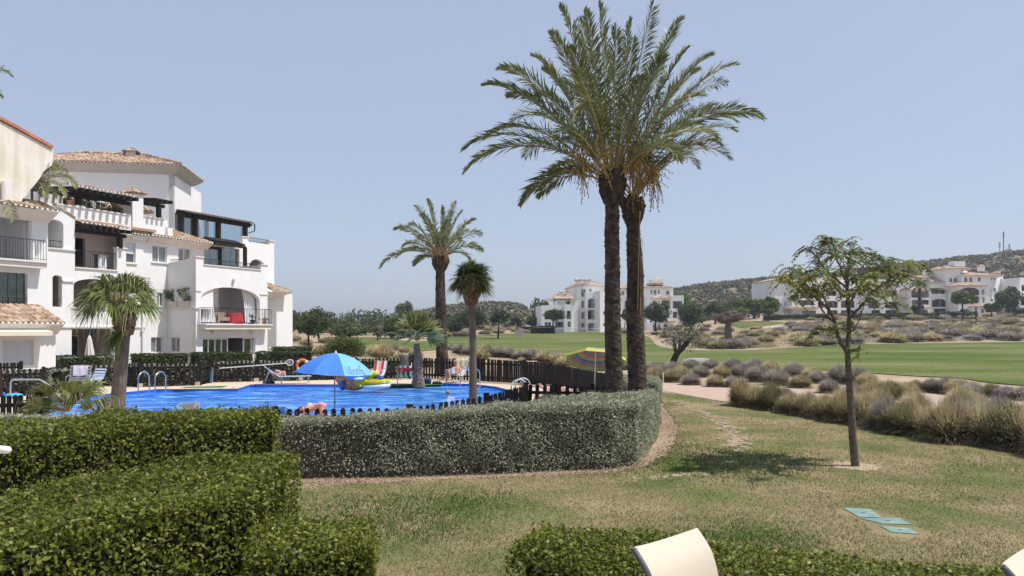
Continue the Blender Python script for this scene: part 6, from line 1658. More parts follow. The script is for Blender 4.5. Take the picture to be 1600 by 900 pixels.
tree('pine_tree', 'broad dark pine right of the white tower', 1081, 513, 473, 1056, 1106, 150, 510, 'dark', 19, clumps=36)
tree('bushy_tree', 'dark green tree behind the grey stumpy tree', 1118, 513, 470, 1099, 1132, 175, 500, 'dark', 20)
tree('bushy_tree', 'light green tree to the right behind the grey stumpy tree', 1150, 502, 467, 1128, 1170, 185, 500, 'green', 21, clumps=30)
tree('bushy_tree', 'bright green low tree behind the grey stumpy tree crown', 1140, 503, 479, 1124, 1172, 178, 498, 'bright', 22, clumps=20)
tree('bushy_tree', 'mid green tree beside the long white building, left of the round topped one', 1178, 500, 464, 1160, 1196, 185, 494, 'green', 23)
tree('bushy_tree', 'taller green tree behind the round topped tree by the long white building', 1205, 498, 462, 1190, 1218, 200, 490, 'green', 24, clumps=20)
tree('broadleaf_tree', 'neat round topped bright tree by the left end of the long white building', 1200, 501, 469, 1187, 1217, 168, 491, 'bright', 25, clumps=30, per=160, round_=True)
tree('bushy_tree', 'bright tree rising beyond the right side of the far white tower', 1070, 508, 455, 1046, 1082, 215, 490, 'bright', 26)
tree('pine_tree', 'lone dark tree on the skyline above the left hill', 632, 500, 472, 617, 647, 235, 491, 'olive', 27, clumps=22)
tree('bushy_tree', 'small dark bush on the left hill skyline', 602, 505, 494, 594, 612, 240, 502, 'dark', 28, clumps=12)
tree('oleander_bush', 'large dense green bush just beyond the pool fence behind the blue umbrella', 537, 566, 524, 503, 571, 46, 564, 'green', 29, clumps=44, per=170, leaf=.085)
tree('bushy_tree', 'dark tree at the right end of the long white building', 1572, 490, 446, 1552, 1596, 190, 487, 'dark', 30, clumps=30)
tree('bushy_tree', 'small dark tree before the right end of the long white building', 1548, 491, 474, 1538, 1562, 175, 488, 'dark', 31, clumps=14)
tree('tamarisk_tree', 'feathery spreading green tree before the long white building', 1505, 494, 455, 1483, 1524, 165, 480, 'green', 32, clumps=30, per=150, bottomflat=True)
tree('small_tree', 'little yellow green tree beside the far single palm', 1432, 495, 474, 1424, 1441, 175, 488, 'bright', 33, clumps=10)
# grey stumpy tree with thick trunk
tree('grey_tree', 'stumpy grey tree with a thick forked trunk and a bare rounded crown', 1138, 526, 485, 1112, 1163, 100, 506, 'grey', 34, clumps=46, per=170, leaf=.16, bark=M('grey_trunk', (.16, .13, .11), .95, .3, 4), thick=.62)
# slanting olive by the hedge
def slant():
    r = np.random.default_rng(8); d = 50.0; g = onter(1050, d); th = thing('olive_tree', 'small olive tree with a dark trunk slanting to the right beyond the hedge', 'tree', g)
    mb = MB(); q = lambda x, y, dy=0: P(x, y, d + dy)
    a = spline([g - (0, 0, .1), q(1058, 552), q(1066, 545), q(1075, 535)], 4); mb.tube(a, np.linspace(.24, .12, len(a)).tolist(), 8)
    for e in ((1056, 549, 1052, 530), (1062, 547, 1062, 528), (1064, 545, 1080, 528), (1075, 535, 1086, 522)):
        mb.tube([q(e[0], e[1]), q((e[0] + e[2]) / 2, (e[1] + e[3]) / 2 - 2, .1), q(e[2], e[3], .2)], [.15, .09, .05], 6)
    mb.build('trunk', BARKD, th)
    cs = np.array([q(x + r.normal(0, 2), y + r.normal(0, 2), r.normal(0, .9)) for x, y in [(1040, 522), (1048, 518), (1058, 516), (1046, 530), (1056, 526), (1068, 520), (1078, 518), (1088, 515), (1086, 526), (1080, 532), (1072, 528), (1062, 532), (1035, 527), (1090, 520), (1066, 512), (1078, 540), (1052, 536), (1084, 536)]])
    n = 120; V = cloud(cs, np.array([.62, .6, .42]), n, .15, .06, r); quads_mesh('crown', V, TREEM['olive'], th, {'rnd': np.clip(r.normal(.55, .2, len(V)), 0, 1)})
slant()
# far palm in front of the long building
d = 172.0; tf = thing('date_palm', 'single far palm in front of the long white building', 'palm tree', onter(1438, d)); mb = MB(); mb.tube([onter(1438, d), P(1437, 470, d), P(1437, 450, d)], [.5, .42, .4], 8); mb.build('trunk', BARK, tf)
acc = newacc(); rp = np.random.default_rng(4); hh = P(1437, 449, d)
for x, y, b in ((1421, 452, .9), (1424, 444, .7), (1430, 438, .4), (1438, 436, .2), (1446, 439, .4), (1452, 445, .7), (1453, 453, 1), (1428, 457, 1), (1447, 458, 1.1), (1437, 441, .5), (1433, 446, .9), (1443, 447, .9)):
    date_frond(acc, hh, P(x, y, d + rp.normal(0, 1)), b, 1.1, 22, .22, rp, .35)
fin_fronds(acc, 'crown', tf, sr=.08)
# continuous low belt of brush far left behind the trees
r = np.random.default_rng(9); cs = []
for i in range(230):
    x = r.uniform(300, 720); dd = r.uniform(150, 200); g_ = onter(x, dd); cs.append(g_ + (0, 0, r.uniform(.3, 4.4 if x < 640 else 3.0)))
V = cloud(np.array(cs), np.array([2.6, 2, 1.5]), 60, .7, .45, r); o = quads_mesh('distant_brush', V, TREEM['dark'], None, {'rnd': np.clip(np.repeat(r.normal(.5, .2, 230), 60), 0, 1)}); tag(o, 'dark belt of distant brush behind the tree line on the left', 'brush', kind='stuff')
cs = []
for i in range(110):
    x = r.uniform(1040, 1215); dd = r.uniform(205, 240); g_ = onter(x, dd); cs.append(g_ + (0, 0, r.uniform(.3, 3.4)))
V = cloud(np.array(cs), np.array([2.4, 2, 1.6]), 60, .75, .5, r); o = quads_mesh('distant_brush', V, TREEM['green'], None, {'rnd': np.clip(np.repeat(r.normal(.5, .2, 110), 60), 0, 1)}); tag(o, 'green belt of brush at the foot of the right hill', 'brush', kind='stuff')
# dark hedge lines at the foot of the far buildings
for k, (x0, x1, dd, y0, y1, l) in enumerate(((1196, 1470, 172, 492, 488.5, 'long dark clipped hedge along the foot of the long white building'), (1577, 1660, 185, 482, 481, 'dark clipped hedge at the far right edge'), (1470, 1530, 176, 487, 487, 'short dark hedge between two poles by the long white building'), (830, 868, 165, 510, 510, 'dark clipped hedge at the left foot of the far white building'))):
    pa, pb = P(x0, y0, dd), P(x1, y1, dd); za = min(float(terrain(*pa[:2])), float(terrain(*pb[:2]))) - .5
    hedge('clipped_hedge', l, [pa[:2], pb[:2], pb[:2] + (0, 2), pa[:2] + (0, 2)], za, [pa[2], pb[2], pb[2], pa[2]], 22, (.42, .26), DARKH, .1, 60 + k, body_in=.15, vis=front)

# ================================================================ HILLS
def hill_mat():
    m, nt, b = newmat('scrubby_hillside'); L = nt.links.new; tc = nt.nodes.new('ShaderNodeTexCoord')
    n1 = nt.nodes.new('ShaderNodeTexNoise'); n1.inputs['Scale'].default_value = .035; n1.inputs['Detail'].default_value = 7; L(tc.outputs['Object'], n1.inputs['Vector'])
    n2 = nt.nodes.new('ShaderNodeTexNoise'); n2.inputs['Scale'].default_value = .35; n2.inputs['Detail'].default_value = 5; L(tc.outputs['Object'], n2.inputs['Vector'])
    ad = nt.nodes.new('ShaderNodeMath'); ad.operation = 'MULTIPLY_ADD'; L(n2.outputs['Fac'], ad.inputs[0]); ad.inputs[1].default_value = .55; 
    mu = nt.nodes.new('ShaderNodeMath'); mu.operation = 'MULTIPLY'; L(n1.outputs['Fac'], mu.inputs[0]); mu.inputs[1].default_value = .5; L(mu.outputs[0], ad.inputs[2])
    r = ramp(nt, [(.40, (.13, .11, .075)), (.52, (.20, .165, .115)), (.62, (.30, .23, .165)), (.72, (.40, .305, .22))]); L(ad.outputs[0], r.inputs['Fac']); L(r.outputs['Color'], b.inputs['Base Color']); b.inputs['Roughness'].default_value = 1; b.inputs['Specular IOR Level'].default_value = .05
    return m
HILLM = hill_mat()
SCRUB = LEAF('hill_scrub', [(0, (.10, .095, .058)), (.5, (.155, .145, .092)), (1, (.23, .205, .14))], .9, 0, .02, .1)
def hill(name, label, ridge, dr, df, zf, nsc, seed, sz=1.6):
    """ridge: photo skyline points; dr: depth of the crest; df: depth of the foot"""
    r = np.random.default_rng(seed); px = np.arange(ridge[0][0], ridge[-1][0] + 1, 6); ry = np.interp(px, [p[0] for p in ridge], [p[1] for p in ridge])
    rows = np.linspace(0, 1.6, 34); vs = []
    def hgt(x, t):
        y = np.interp(x, px, ry); zc = Z(y, dr); z0 = zf
        tt = np.clip(t, 0, 1); prof = sst(0, 1, tt) * .55 + tt * .45
        z = z0 + (zc - z0) * prof
        if t > 1: z = zc - (t - 1) * 1.2 * (zc - z0)
        return z
    for t in rows:
        d_ = df + (dr - df) * t
        for x in px:
            xx = X(x, d_); n_ = (sin(xx * .045 + seed) * cos(d_ * .05 + xx * .02) + .5 * sin(xx * .13 + d_ * .11)) * 1.6 * sin(pi * min(t, 1)) ; vs.append((xx, d_, hgt(x, t) + n_))
    nx_ = len(px); fs = [(j * nx_ + i, j * nx_ + i + 1, (j + 1) * nx_ + i + 1, (j + 1) * nx_ + i) for j in range(len(rows) - 1) for i in range(nx_ - 1)]
    mb = MB(); mb.add(vs, fs); o = mb.build(name, HILLM, None, True); tag(o, label, kind='structure')
    va = np.array(vs).reshape(len(rows), nx_, 3); cs = []
    for _ in range(nsc):
        j, i = r.random() ** .8 * (len(rows) * .66), r.random() * (nx_ - 1.01); j0, i0 = int(j), int(i); fj, fi = j - j0, i - i0
        p = va[j0, i0] * (1 - fj) * (1 - fi) + va[j0 + 1, i0] * fj * (1 - fi) + va[j0, i0 + 1] * (1 - fj) * fi + va[j0 + 1, i0 + 1] * fj * fi; cs.append(p + (0, 0, sz * .3))
    k = 14; V = cloud(np.array(cs), np.stack([r.uniform(.5, 1.4, nsc)] * 3, 1) * np.array([sz, sz, sz * .55]), k, sz * .9, sz * .6, r); o = quads_mesh('hill_scrub', V, SCRUB, None, {'rnd': np.clip(np.repeat(r.normal(.5, .22, nsc), k), 0, 1)}); tag(o, 'low dark scrub dotted over the ' + ('right' if ridge[0][0] > 900 else 'left') + ' hillside', 'scrub', kind='stuff')
hill('hill', 'long scrubby hill rising to the right behind the white buildings', [(980, 468), (1040, 459), (1060, 452), (1100, 446), (1150, 441), (1210, 436), (1260, 434), (1330, 424), (1400, 416), (1440, 413), (1480, 407), (1540, 401), (1570, 396), (1600, 394), (1700, 385), (1900, 380), (2100, 395)], 430, 235, 5.0, 6500, 3, 1.9)
hill('hill', 'low flat topped sandy hill with scrub behind the tree belt', [(540, 514), (590, 505), (615, 498), (650, 490), (690, 483), (730, 478), (780, 476), (806, 476), (818, 480), (828, 492), (850, 502), (900, 508)], 330, 215, 2.8, 2200, 6, 1.5)
# masts on the right hill
for k, (x, y0, y1, w, l) in enumerate(((1568, 362, 398, .16, 'tallest thin radio mast on the right hill top'), (1577, 381, 397, .12, 'small mast second from the left on the hill top'), (1562, 378, 399, .1, 'short thin mast at the left of the hill top masts'))):
    th = thing('radio_mast', l, 'mast', P(x, y1 + 5, 425)); mb = MB(); mb.tube([P(x, y1 + 6, 425), P(x, y0, 425)], w * 1.6, 5); mb.build('pole', IRON, th); mb = MB()
    for q_ in range(3): mb.bar(P(x - 2, y0 + 2 + q_ * 3, 425), P(x + 2, y0 + 2 + q_ * 3, 425), .25, .3)
    mb.build('antenna', IRON, th)
mb = MB(); p = P(1576, 394, 424); mb.box(p, (2.2, 2, 2.6)); mb.box(p + (0, 0, 1.5), (2.6, 2.4, .4)); tag(mb.build('mast_hut', CORN), 'small hut under the masts on the right hill', 'hut')

# ================================================================ FAR WHITE BUILDINGS
def froom(pl, h, depth, parent, dark=True):
    s0, s1 = min(p[0] for p in h), max(p[0] for p in h); z0, z1 = min(p[1] for p in h), max(p[1] for p in h)
    mb = MB(); pbox(mb, pl, s0 - .2, s1 + .2, z0 - .1, z1 + .1, -depth - .1, -depth); pbox(mb, pl, s0 - .3, s1 + .3, z0 - .2, z0 - .01, -depth, -.26); pbox(mb, pl, s0 - .3, s1 + .3, z1 + .01, z1 + .2, -depth, -.26); return mb
def fblock(root, pl, x0, x1, ytop, ybot, depth, holes=(), rails=(), name='wall', balc=(), archs=()):
    """white volume with real openings; holes: px boxes of windows, balc: px boxes of balconies (deep), archs: arched windows"""
    s0, s1 = pl.s_at(x0), pl.s_at(x1); zt, zb = pl.z_at(x0, ytop), pl.z_at(x0, ybot) - 1.5
    hs = [pl.rect(*h) for h in holes]; bs = [pl.rect(*h[:4]) if len(h) == 4 else pl.arch(*h[:4], spring=.2) for h in balc]; as_ = [pl.arch(*h, spring=.5) for h in archs]
    lim = lambda q: [(min(max(a, s0 + .05), s1 - .05), min(max(z, zb + .05), zt - .05)) for a, z in q]
    hs, bs, as_ = [lim(q) for q in hs], [lim(q) for q in bs], [lim(q) for q in as_]
    wall(pl, [(s0, zb), (s1, zb), (s1, zt), (s0, zt)], hs + bs + as_, .25, name, FARWHITE, root)
    mb = MB(); pbox(mb, pl, s0, s0 + .25, zb, zt - .01, -depth, -.251); pbox(mb, pl, s1 - .25, s1, zb, zt - .01, -depth, -.251); pbox(mb, pl, s0 + .251, s1 - .251, zt - .5, zt - .3, -depth, -.251); pbox(mb, pl, s0 + .26, s1 - .26, zb, zt - .5, -depth + .1, -depth + .35)
    mb.build('side_walls', FARWHITE, root)
    for q in hs + as_:
        a, b, c, e = min(p[0] for p in q), max(p[0] for p in q), min(p[1] for p in q), max(p[1] for p in q)
        mb = MB(); pbox(mb, pl, a - .1, b + .1, c - .1, e + .1, -.35, -.30); w = mb.build('window', GLASS, root)
        mb = MB(); m_ = (a + b) / 2; pbox(mb, pl, m_ - .04, m_ + .04, c, e, -.298, -.25); mb.build('frame', FRAMEW, w)
    for q, h in zip(bs, balc):
        a, b, c, e = min(p[0] for p in q), max(p[0] for p in q), min(p[1] for p in q), max(p[1] for p in q)
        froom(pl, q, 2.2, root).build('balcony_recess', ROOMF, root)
        mb = MB(); pbox(mb, pl, a + (b - a) * .15, a + (b - a) * .8, c, c + min(2.2, (e - c) * .85), -2.19, -2.1); mb.build('glass_door', GLASS, root)
        if e - c > 1.8:
            mb = MB(); pbox(mb, pl, a, b, c + .85, c + .92, -.12, -.06); n_ = max(3, int((b - a) / .22))
            for i in range(n_ + 1): s = a + (b - a) * i / n_; pbox(mb, pl, s - .02, s + .02, c, c + .85, -.11, -.07)
            mb.build('balcony_railing', IRON, root)
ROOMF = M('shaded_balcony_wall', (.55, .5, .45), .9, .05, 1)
def hip(root, pl, x0, x1, yeave, yridge, depth, inset=.3, over=.6, name='roof', mat=None, one=False):
    s0, s1 = pl.s_at(x0), pl.s_at(x1); ze = pl.z_at(x0, yeave); zr_ = pl.z_at(x0, yridge); W_ = s1 - s0; i_ = W_ * inset
    e = [np.array(pl.W(s, ze, o)) for s, o in ((s0, over), (s1, over), (s1, -depth), (s0, -depth))]; m0 = np.array(pl.W(s0 + i_, zr_, -depth * .45)); m1 = np.array(pl.W(s1 - i_, zr_, -depth * .45))
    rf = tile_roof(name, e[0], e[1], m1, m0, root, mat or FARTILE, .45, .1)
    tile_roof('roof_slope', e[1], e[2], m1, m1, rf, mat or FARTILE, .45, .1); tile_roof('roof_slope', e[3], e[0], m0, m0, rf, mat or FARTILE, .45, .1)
    mb = MB(); a = [pl.W(s, ze - .35, o) for s, o in ((s0 + over, .02), (s1 - over, .02), (s1 - over, -depth), (s0 + over, -depth))]; b = [(p[0], p[1], ze + .03) for p in e]
    mb.hexa(list(a) + b); mb.build('cornice', CORN, root)
def fchim(root, x, y0, y1, d, w=1.0):
    mb = MB(); a, b = P(x, y0, d), P(x, y1, d); mb.box((a[0], a[1], (a[2] + b[2]) / 2), (w, w, a[2] - b[2])); c = mb.build('chimney', FARWHITE, root); mb = MB(); mb.box((a[0], a[1], a[2] + .12), (w * 1.35, w * 1.35, .24)); mb.add([(a[0] - w * .6, a[1] - w * .6, a[2] + .24), (a[0] + w * .6, a[1] - w * .6, a[2] + .24), (a[0] + w * .6, a[1] + w * .6, a[2] + .24), (a[0] - w * .6, a[1] + w * .6, a[2] + .24), (a[0], a[1], a[2] + .6)], [(0, 1, 4), (1, 2, 4), (2, 3, 4), (3, 0, 4)]); mb.build('chimney_cap', FARTILE, c)
fb = thing('apartment_building', 'far white apartment building behind the twin palm trunks on the golf course', 'building', (X(950, 185), 185, 1.5))
def FP(px, d, ang=0): return Plane((X(px, d), d), (cos(R(ang)), sin(R(ang))), 1)
f1 = FP(846, 178, 4)
fblock(fb, f1, 846, 881.5, 477, 516, 14, [(851, 503.5, 861, 511)], balc=[(851, 485, 866, 499, 1), (868, 484.5, 880.5, 499, 1), (868, 503, 880, 511.5)])
f1b = FP(881.5, 176.5, 4)
fblock(fb, f1b, 881.5, 893, 475.5, 516, 14, [(887, 502.5, 892, 511), (886, 493, 892.5, 498)], balc=[(885.5, 485.5, 892.4, 498.6, 1)])
fblock(fb, FP(893, 182, 4), 876, 903, 467, 516, 9, balc=[(884.5, 468, 891, 476)])
hip(fb, FP(859, 180, 4), 859, 903, 467, 458.5, 9, .35); fchim(fb, 877, 457, 463, 183); fchim(fb, 887.5, 456.5, 462, 183)
mb = MB(); mb.tube([P(866, 467, 179), P(866, 478, 179)], .12, 6); mb.bar(P(864, 468, 179), P(892, 468, 179), .25, .25); mb.build('terrace_post', M('red_brown_timber', (.12, .05, .035), .8), fb)
f2 = FP(901, 184, 6)
fblock(fb, f2, 901, 945, 447.5, 519, 16, [(908.5, 452, 915, 463.5), (908.5, 470, 915, 481), (908.5, 487.5, 915, 498), (908.5, 505, 915, 511.5)], balc=[(918.5, 505, 934.5, 516)], archs=[(921, 450.5, 924, 456.5)])
f2b = FP(916, 181.5, 6)
fblock(fb, f2b, 916.5, 945, 456, 519, 6, [], balc=[(918.5, 466.5, 934, 481, 1), (918.5, 484, 934.5, 499), (919, 505, 934.5, 516)])
fblock(fb, FP(937, 179, 20), 937.5, 952, 454, 519, 8, [(942.5, 505, 946, 510), (942.5, 486, 946, 492)])
hip(fb, f2, 899, 948, 447, 436.5, 15, .32); 
for x in (903.5, 917): fchim(fb, x, 438.5, 446, 185, 1.4)
fblock(fb, FP(945, 186, 4), 945, 1000, 452, 518, 10, [(971, 455, 975, 461), (958, 470, 966, 480), (958, 488, 966, 497)], balc=[(976, 470, 984, 482), (976, 488, 984, 499)])
hip(fb, FP(950, 186, 4), 944, 1000, 451, 445, 10, .2)
f3 = FP(1008, 188, -6)
fblock(fb, f3, 998, 1052, 450, 515, 16, [], archs=[(1016.5, 453, 1019.5, 459.5), (1021.5, 453, 1025.5, 460), (1028, 453, 1030.5, 459.5), (1041, 454, 1046, 460.5)], balc=[(1034, 468, 1043, 480, 1), (1034, 486, 1043, 498)])
hip(fb, f3, 1004, 1053, 450, 444, 16, .3); hip(fb, FP(1013, 192, -6), 1012.5, 1037.5, 443, 438.5, 8, .4); mb = MB(); p = P(1025, 441.5, 196); mb.box(p, (3.2, 3.2, 1.6)); mb.build('lantern', FARWHITE, fb); fchim(fb, 1027, 437, 441, 196, .8)
fblock(fb, FP(1050, 186, -6), 1049, 1068.5, 461.5, 514, 14, [], balc=[(1051, 470.5, 1066, 482), (1051, 487, 1058, 497)])
f4 = FP(1010, 182, -4)
fblock(fb, f4, 1011, 1048, 466, 514, 5, [], balc=[(1034, 468.5, 1047, 480, 1), (1020, 486, 1031, 498)])
hip(fb, f4, 1018, 1049, 466, 460.5, 5, .3)
fblock(fb, FP(1011, 178, -4), 1011, 1046, 504, 515, 6, [(1020, 505, 1024, 512), (1028, 505, 1032, 511)], balc=[(1037, 505, 1043, 512)]); hip(fb, FP(1036, 178, -4), 1034, 1056, 503, 498.5, 6, .3)
mb = MB(); mb.tube([onter(869, 168) + (0, 0, 1.1), onter(940, 168) + (0, 0, 1.1)], .04, 5)
for x in range(870, 942, 9): mb.tube([onter(x, 168), onter(x, 168) + (0, 0, 1.1)], .04, 5)
tag(mb.build('terrace_railing', ALU), 'thin pale railing along the foot of the far white building', 'railing')

rb = thing('apartment_building', 'long far white apartment building at the right under the scrubby hill', 'building', (X(1390, 205), 205, 5))
b0 = FP(1210, 207, 5)
fblock(rb, b0, 1211, 1240, 438, 500, 16, [(x, y, x + 2.3, y + 5) for x in (1225.5, 1232.5) for y in (441, 457, 472, 487)] + [(1212.5, y, 1214.5, y + 5) for y in (446, 489)]); hip(rb, b0, 1209, 1246, 438, 433.5, 14, .35)
b1 = FP(1238, 205, 5)
fblock(rb, b1, 1238, 1290, 447, 500, 16, [(1253, 485.5, 1275, 491)], balc=[(1240, 455, 1248, 466), (1251, 454, 1272, 466), (1249, 469, 1272, 477), (1278, 455, 1288, 465), (1278, 470, 1288, 481, 1)])
hip(rb, FP(1234, 203, 5), 1232, 1281, 481, 478.5, 5, .15)
b2 = FP(1290, 207, 4)
bl = [(1291, 454, 1307, 462.5), (1312, 454, 1337, 465), (1292, 470, 1309, 481, 1), (1314, 470, 1335, 481), (1292, 484.5, 1309, 491), (1314, 484.5, 1335, 491), (1355, 453.8, 1375, 462.5), (1381.5, 453.5, 1402, 462), (1356.5, 470.5, 1375, 481.5, 1), (1383, 471.5, 1402, 481.5), (1362, 484.5, 1375, 492), (1383.5, 484.5, 1401.5, 491)]
fblock(rb, b2, 1289.5, 1424.5, 447, 500, 16, [(x, y, x + 2.6, y + 4.6) for x in (1411, 1414.4) for y in (455.5, 471, 486.2)] + [(x, y, x + 2.6, y + 4.6) for x in (1342, 1345.4) for y in (455.5, 471, 486.2)], balc=bl)
b2u = FP(1290, 212, 4)
fblock(rb, b2u, 1280, 1420, 436, 450, 8, archs=[(x, 438.5, x + 4, 445.5) for x in (1300, 1336, 1407, 1416)]); hip(rb, b2u, 1276, 1362, 437, 432.5, 8, .12); hip(rb, FP(1336, 205.5, 4), 1352, 1404, 446.5, 441, 5, .05)
hip(rb, FP(1402, 206, 4), 1403, 1422, 467, 464.8, 3, .1)
b3 = FP(1423, 204, 4)
fblock(rb, b3, 1423, 1453, 452, 500, 14, [(1424.5, 468.5, 1452, 476)], balc=[(1424, 452.5, 1452, 465), (1427, 484, 1435, 491), (1440, 484, 1450, 491, 1)]); hip(rb, b3, 1421, 1453, 453.5, 448.5, 6, .1); hip(rb, FP(1420, 203, 4), 1420, 1453, 481, 477.5, 3, .1)
fblock(rb, FP(1425, 208, 4), 1424, 1462, 434, 452, 9, archs=[(1448, 437.5, 1452, 444)]); hip(rb, FP(1425, 208, 4), 1422, 1462, 434, 429.5, 8, .15); hip(rb, FP(1457, 205, 4), 1456, 1480, 442, 436.5, 4, .05)
b4 = FP(1453, 205, 4)
fblock(rb, b4, 1452.5, 1503, 442, 500, 14, [(x, y, x + 2.6, y + 4.8) for x in (1487.5, 1490.6) for y in (451.5, 484.5)], balc=[(1455, 450, 1477, 459), (1456, 467, 1478, 479.5, 1), (1459, 482, 1478, 490)])
fblock(rb, FP(1478, 204.4, 4), 1477.5, 1501, 420, 444, 10, archs=[(1483.3, 434, 1488, 440.8), (1490.5, 434, 1495.5, 440.8)]); hip(rb, FP(1478, 204.4, 4), 1473, 1518, 420, 413.5, 10, .4); fblock(rb, FP(1500, 204.6, 50), 1500.5, 1512, 420, 444, 6)
mb = MB(); mb.box(P(1495, 413, 208), (3, 3, 1.5)); mb.build('lantern', FARWHITE, rb); fchim(rb, 1495.5, 411.5, 413, 208, 1.0)
fchim(rb, 1533, 416.5, 424, 208, 1.3); fchim(rb, 1462, 424, 434, 210, 1.6); fchim(rb, 1448, 424.5, 432, 212, 1.6)
b5 = FP(1502, 203, 2)
fblock(rb, b5, 1502, 1547, 430.5, 500, 14, [], archs=[(1506.5, 433, 1511.5, 440.5), (1514.5, 433, 1519.5, 440.5), (1527.5, 432, 1532.5, 439.5)])
b6 = FP(1547, 203, 62)
fblock(rb, FP(1547, 203.4, 35), 1547, 1567, 430.5, 500, 12, [(x, y, x + 2.2, y + 5.5) for x in (1548.5, 1553) for y in (432.5,)] + [(1563.5, 434, 1566, 440), (1553, 450, 1556, 456), (1545.5, 450, 1548.5, 456), (1548.5, 467, 1552, 472), (1554, 467, 1557, 472)])
hip(rb, b5, 1501, 1569, 431, 423.5, 13, .35)
fblock(rb, FP(1498, 200, 2), 1498, 1540, 446, 500, 5, [], balc=[(1500, 449, 1530, 461, 1), (1534, 452, 1541, 460.5, 1), (1520, 464, 1530, 473), (1535, 464, 1541, 473), (1500, 483, 1522, 488)]); hip(rb, FP(1494, 200, 2), 1493, 1543, 446.5, 441, 6, .3)
fblock(rb, FP(1522, 198, 4), 1523, 1556, 479, 500, 6, [(1541, 483, 1545, 490), (1533, 483, 1538, 489)]); hip(rb, FP(1522, 198, 4), 1520, 1559, 479, 474.5, 6, .3)
xb = thing('apartment_building', 'corner of a white building cut off by the right edge', 'building', (X(1640, 200), 200, 7)); fblock(xb, FP(1593, 200, 3), 1593.5, 1660, 433.5, 500, 14, balc=[(1596, 445, 1612, 455), (1596, 464, 1612, 475)])
fblock(xb, FP(1593, 196, 3), 1591, 1640, 457, 500, 5, balc=[(1595, 463, 1605, 477)])
# poles of the driving net and small sheds
for k, (x, dd, l) in enumerate(((1503.5, 150, 'left of two thin dark poles before the feathery tree'), (1525, 150, 'right of two thin dark poles before the feathery tree'))):
    b = onter(x, dd); t_ = P(x, 484 if k == 0 else 481, dd); mb = MB(); mb.tube([b, t_], .14, 6); mb.box(t_, (.4, .4, .2)); tag(mb.build('fence_pole', IRON), l, 'pole')
th = thing('white_car', 'white vehicle parked far off between trees left of the long building', 'car', onter(1176, 190)); c = onter(1176, 190); mb = MB(); mb.box(c + (0, 0, .65), (4.2, 1.8, .7)); mb.hexa([c + np.array(q_) for q_ in ((-1.6, -.8, 1), (1.3, -.8, 1), (1.3, .8, 1), (-1.6, .8, 1), (-1.1, -.7, 1.5), (.8, -.7, 1.5), (.8, .7, 1.5), (-1.1, .7, 1.5))]); mb.build('body', FRAMEW, th)
for sx in (-1.3, 1.3):
    mb = MB(); mb.tube([c + (sx, -.95, .33), c + (sx, -.7, .33)], .33, 10); mb.build('wheel', IRON, th)
c = onter(824, 150) ; mb = MB(); c = onter(783, 140); mb.box(c + (3.5, 0, .6), (1.7, 1.5, 1.2)); mb.box(c + (3.5, 0, 1.25), (1.9, 1.7, .1)); tag(mb.build('utility_hut', BEIGEWALL), 'small pale box shaped hut before the left hill', 'hut')
# ================================================================ POOLSIDE THINGS
def C(name, c, rough=.6, var=.05): return M(name, c, rough, var, 4)
BLUEC = C('mid_blue_canvas', (.045, .19, .62), .7); LBLUE = C('light_blue_canvas', (.16, .42, .74), .7); DBLUE = C('navy_fabric', (.02, .04, .14), .8)
def VIN(name, c, c2=None):
    m = M(name, c, .3, .05, 9, c2=c2); nt = m.node_tree; L = nt.links.new; b = nt.nodes['Principled BSDF']; src = b.inputs['Base Color'].links[0].from_socket
    tr = nt.nodes.new('ShaderNodeBsdfTranslucent'); mx = nt.nodes.new('ShaderNodeMixShader'); mx.inputs[0].default_value = .45; L(src, tr.inputs['Color']); L(b.outputs[0], mx.inputs[1]); L(tr.outputs[0], mx.inputs[2]); L(mx.outputs[0], nt.nodes['Material Output'].inputs['Surface']); return m
YEL = VIN('yellow_vinyl', (.85, .70, .02)); LIME = VIN('lime_vinyl', (.60, .78, .03)); ORG = VIN('orange_vinyl', (.85, .26, .05)); GRN = C('green_vinyl', (.12, .30, .05), .3); SKYB = VIN('pale_blue_vinyl', (.30, .62, .92))
REDF = C('red_fabric', (.55, .03, .05), .8); PINKF = C('pink_fabric', (.72, .35, .36), .8); LILAC = C('lilac_towel', (.48, .42, .50), .9); WHF = C('white_fabric', (.78, .78, .78), .8); GREYF = C('grey_mesh_fabric', (.22, .21, .20), .7); CREAMF = C('cream_towel', (.72, .64, .40), .9); TEALF = C('faded_blue_mesh', (.14, .26, .36), .7); BLK = C('black_fabric', (.02, .02, .022), .8)
def umbrella_canopy(c, Rr, hgt, rot, mats, rings, ribs=8, scallop=.0, valance=.0, phase=0.0):
    """domed canopy of straight gores, both skins"""
    vs = []; fs = []; ms = []; nr_ = len(rings); sub = 6; n = ribs * sub
    for t in rings:
        for i in range(n):
            a = 2 * pi * i / n + phase; k = (i % sub) / sub; edge = cos(pi / ribs) / cos((k - .5) * 2 * pi / ribs); rr_ = Rr * t * (edge * .9 + .1)
            v = Vector((rr_ * cos(a), rr_ * sin(a), hgt * (1 - t ** 1.9) - .02 * t * (1 - abs(2 * k - 1)))); v = rot @ v; vs.append((c[0] + v.x, c[1] + v.y, c[2] + v.z))
    for j in range(nr_ - 1):
        for i in range(n): fs.append((j * n + i, j * n + (i + 1) % n, (j + 1) * n + (i + 1) % n, (j + 1) * n + i)); ms.append((j, i // sub))
    return vs, fs, ms
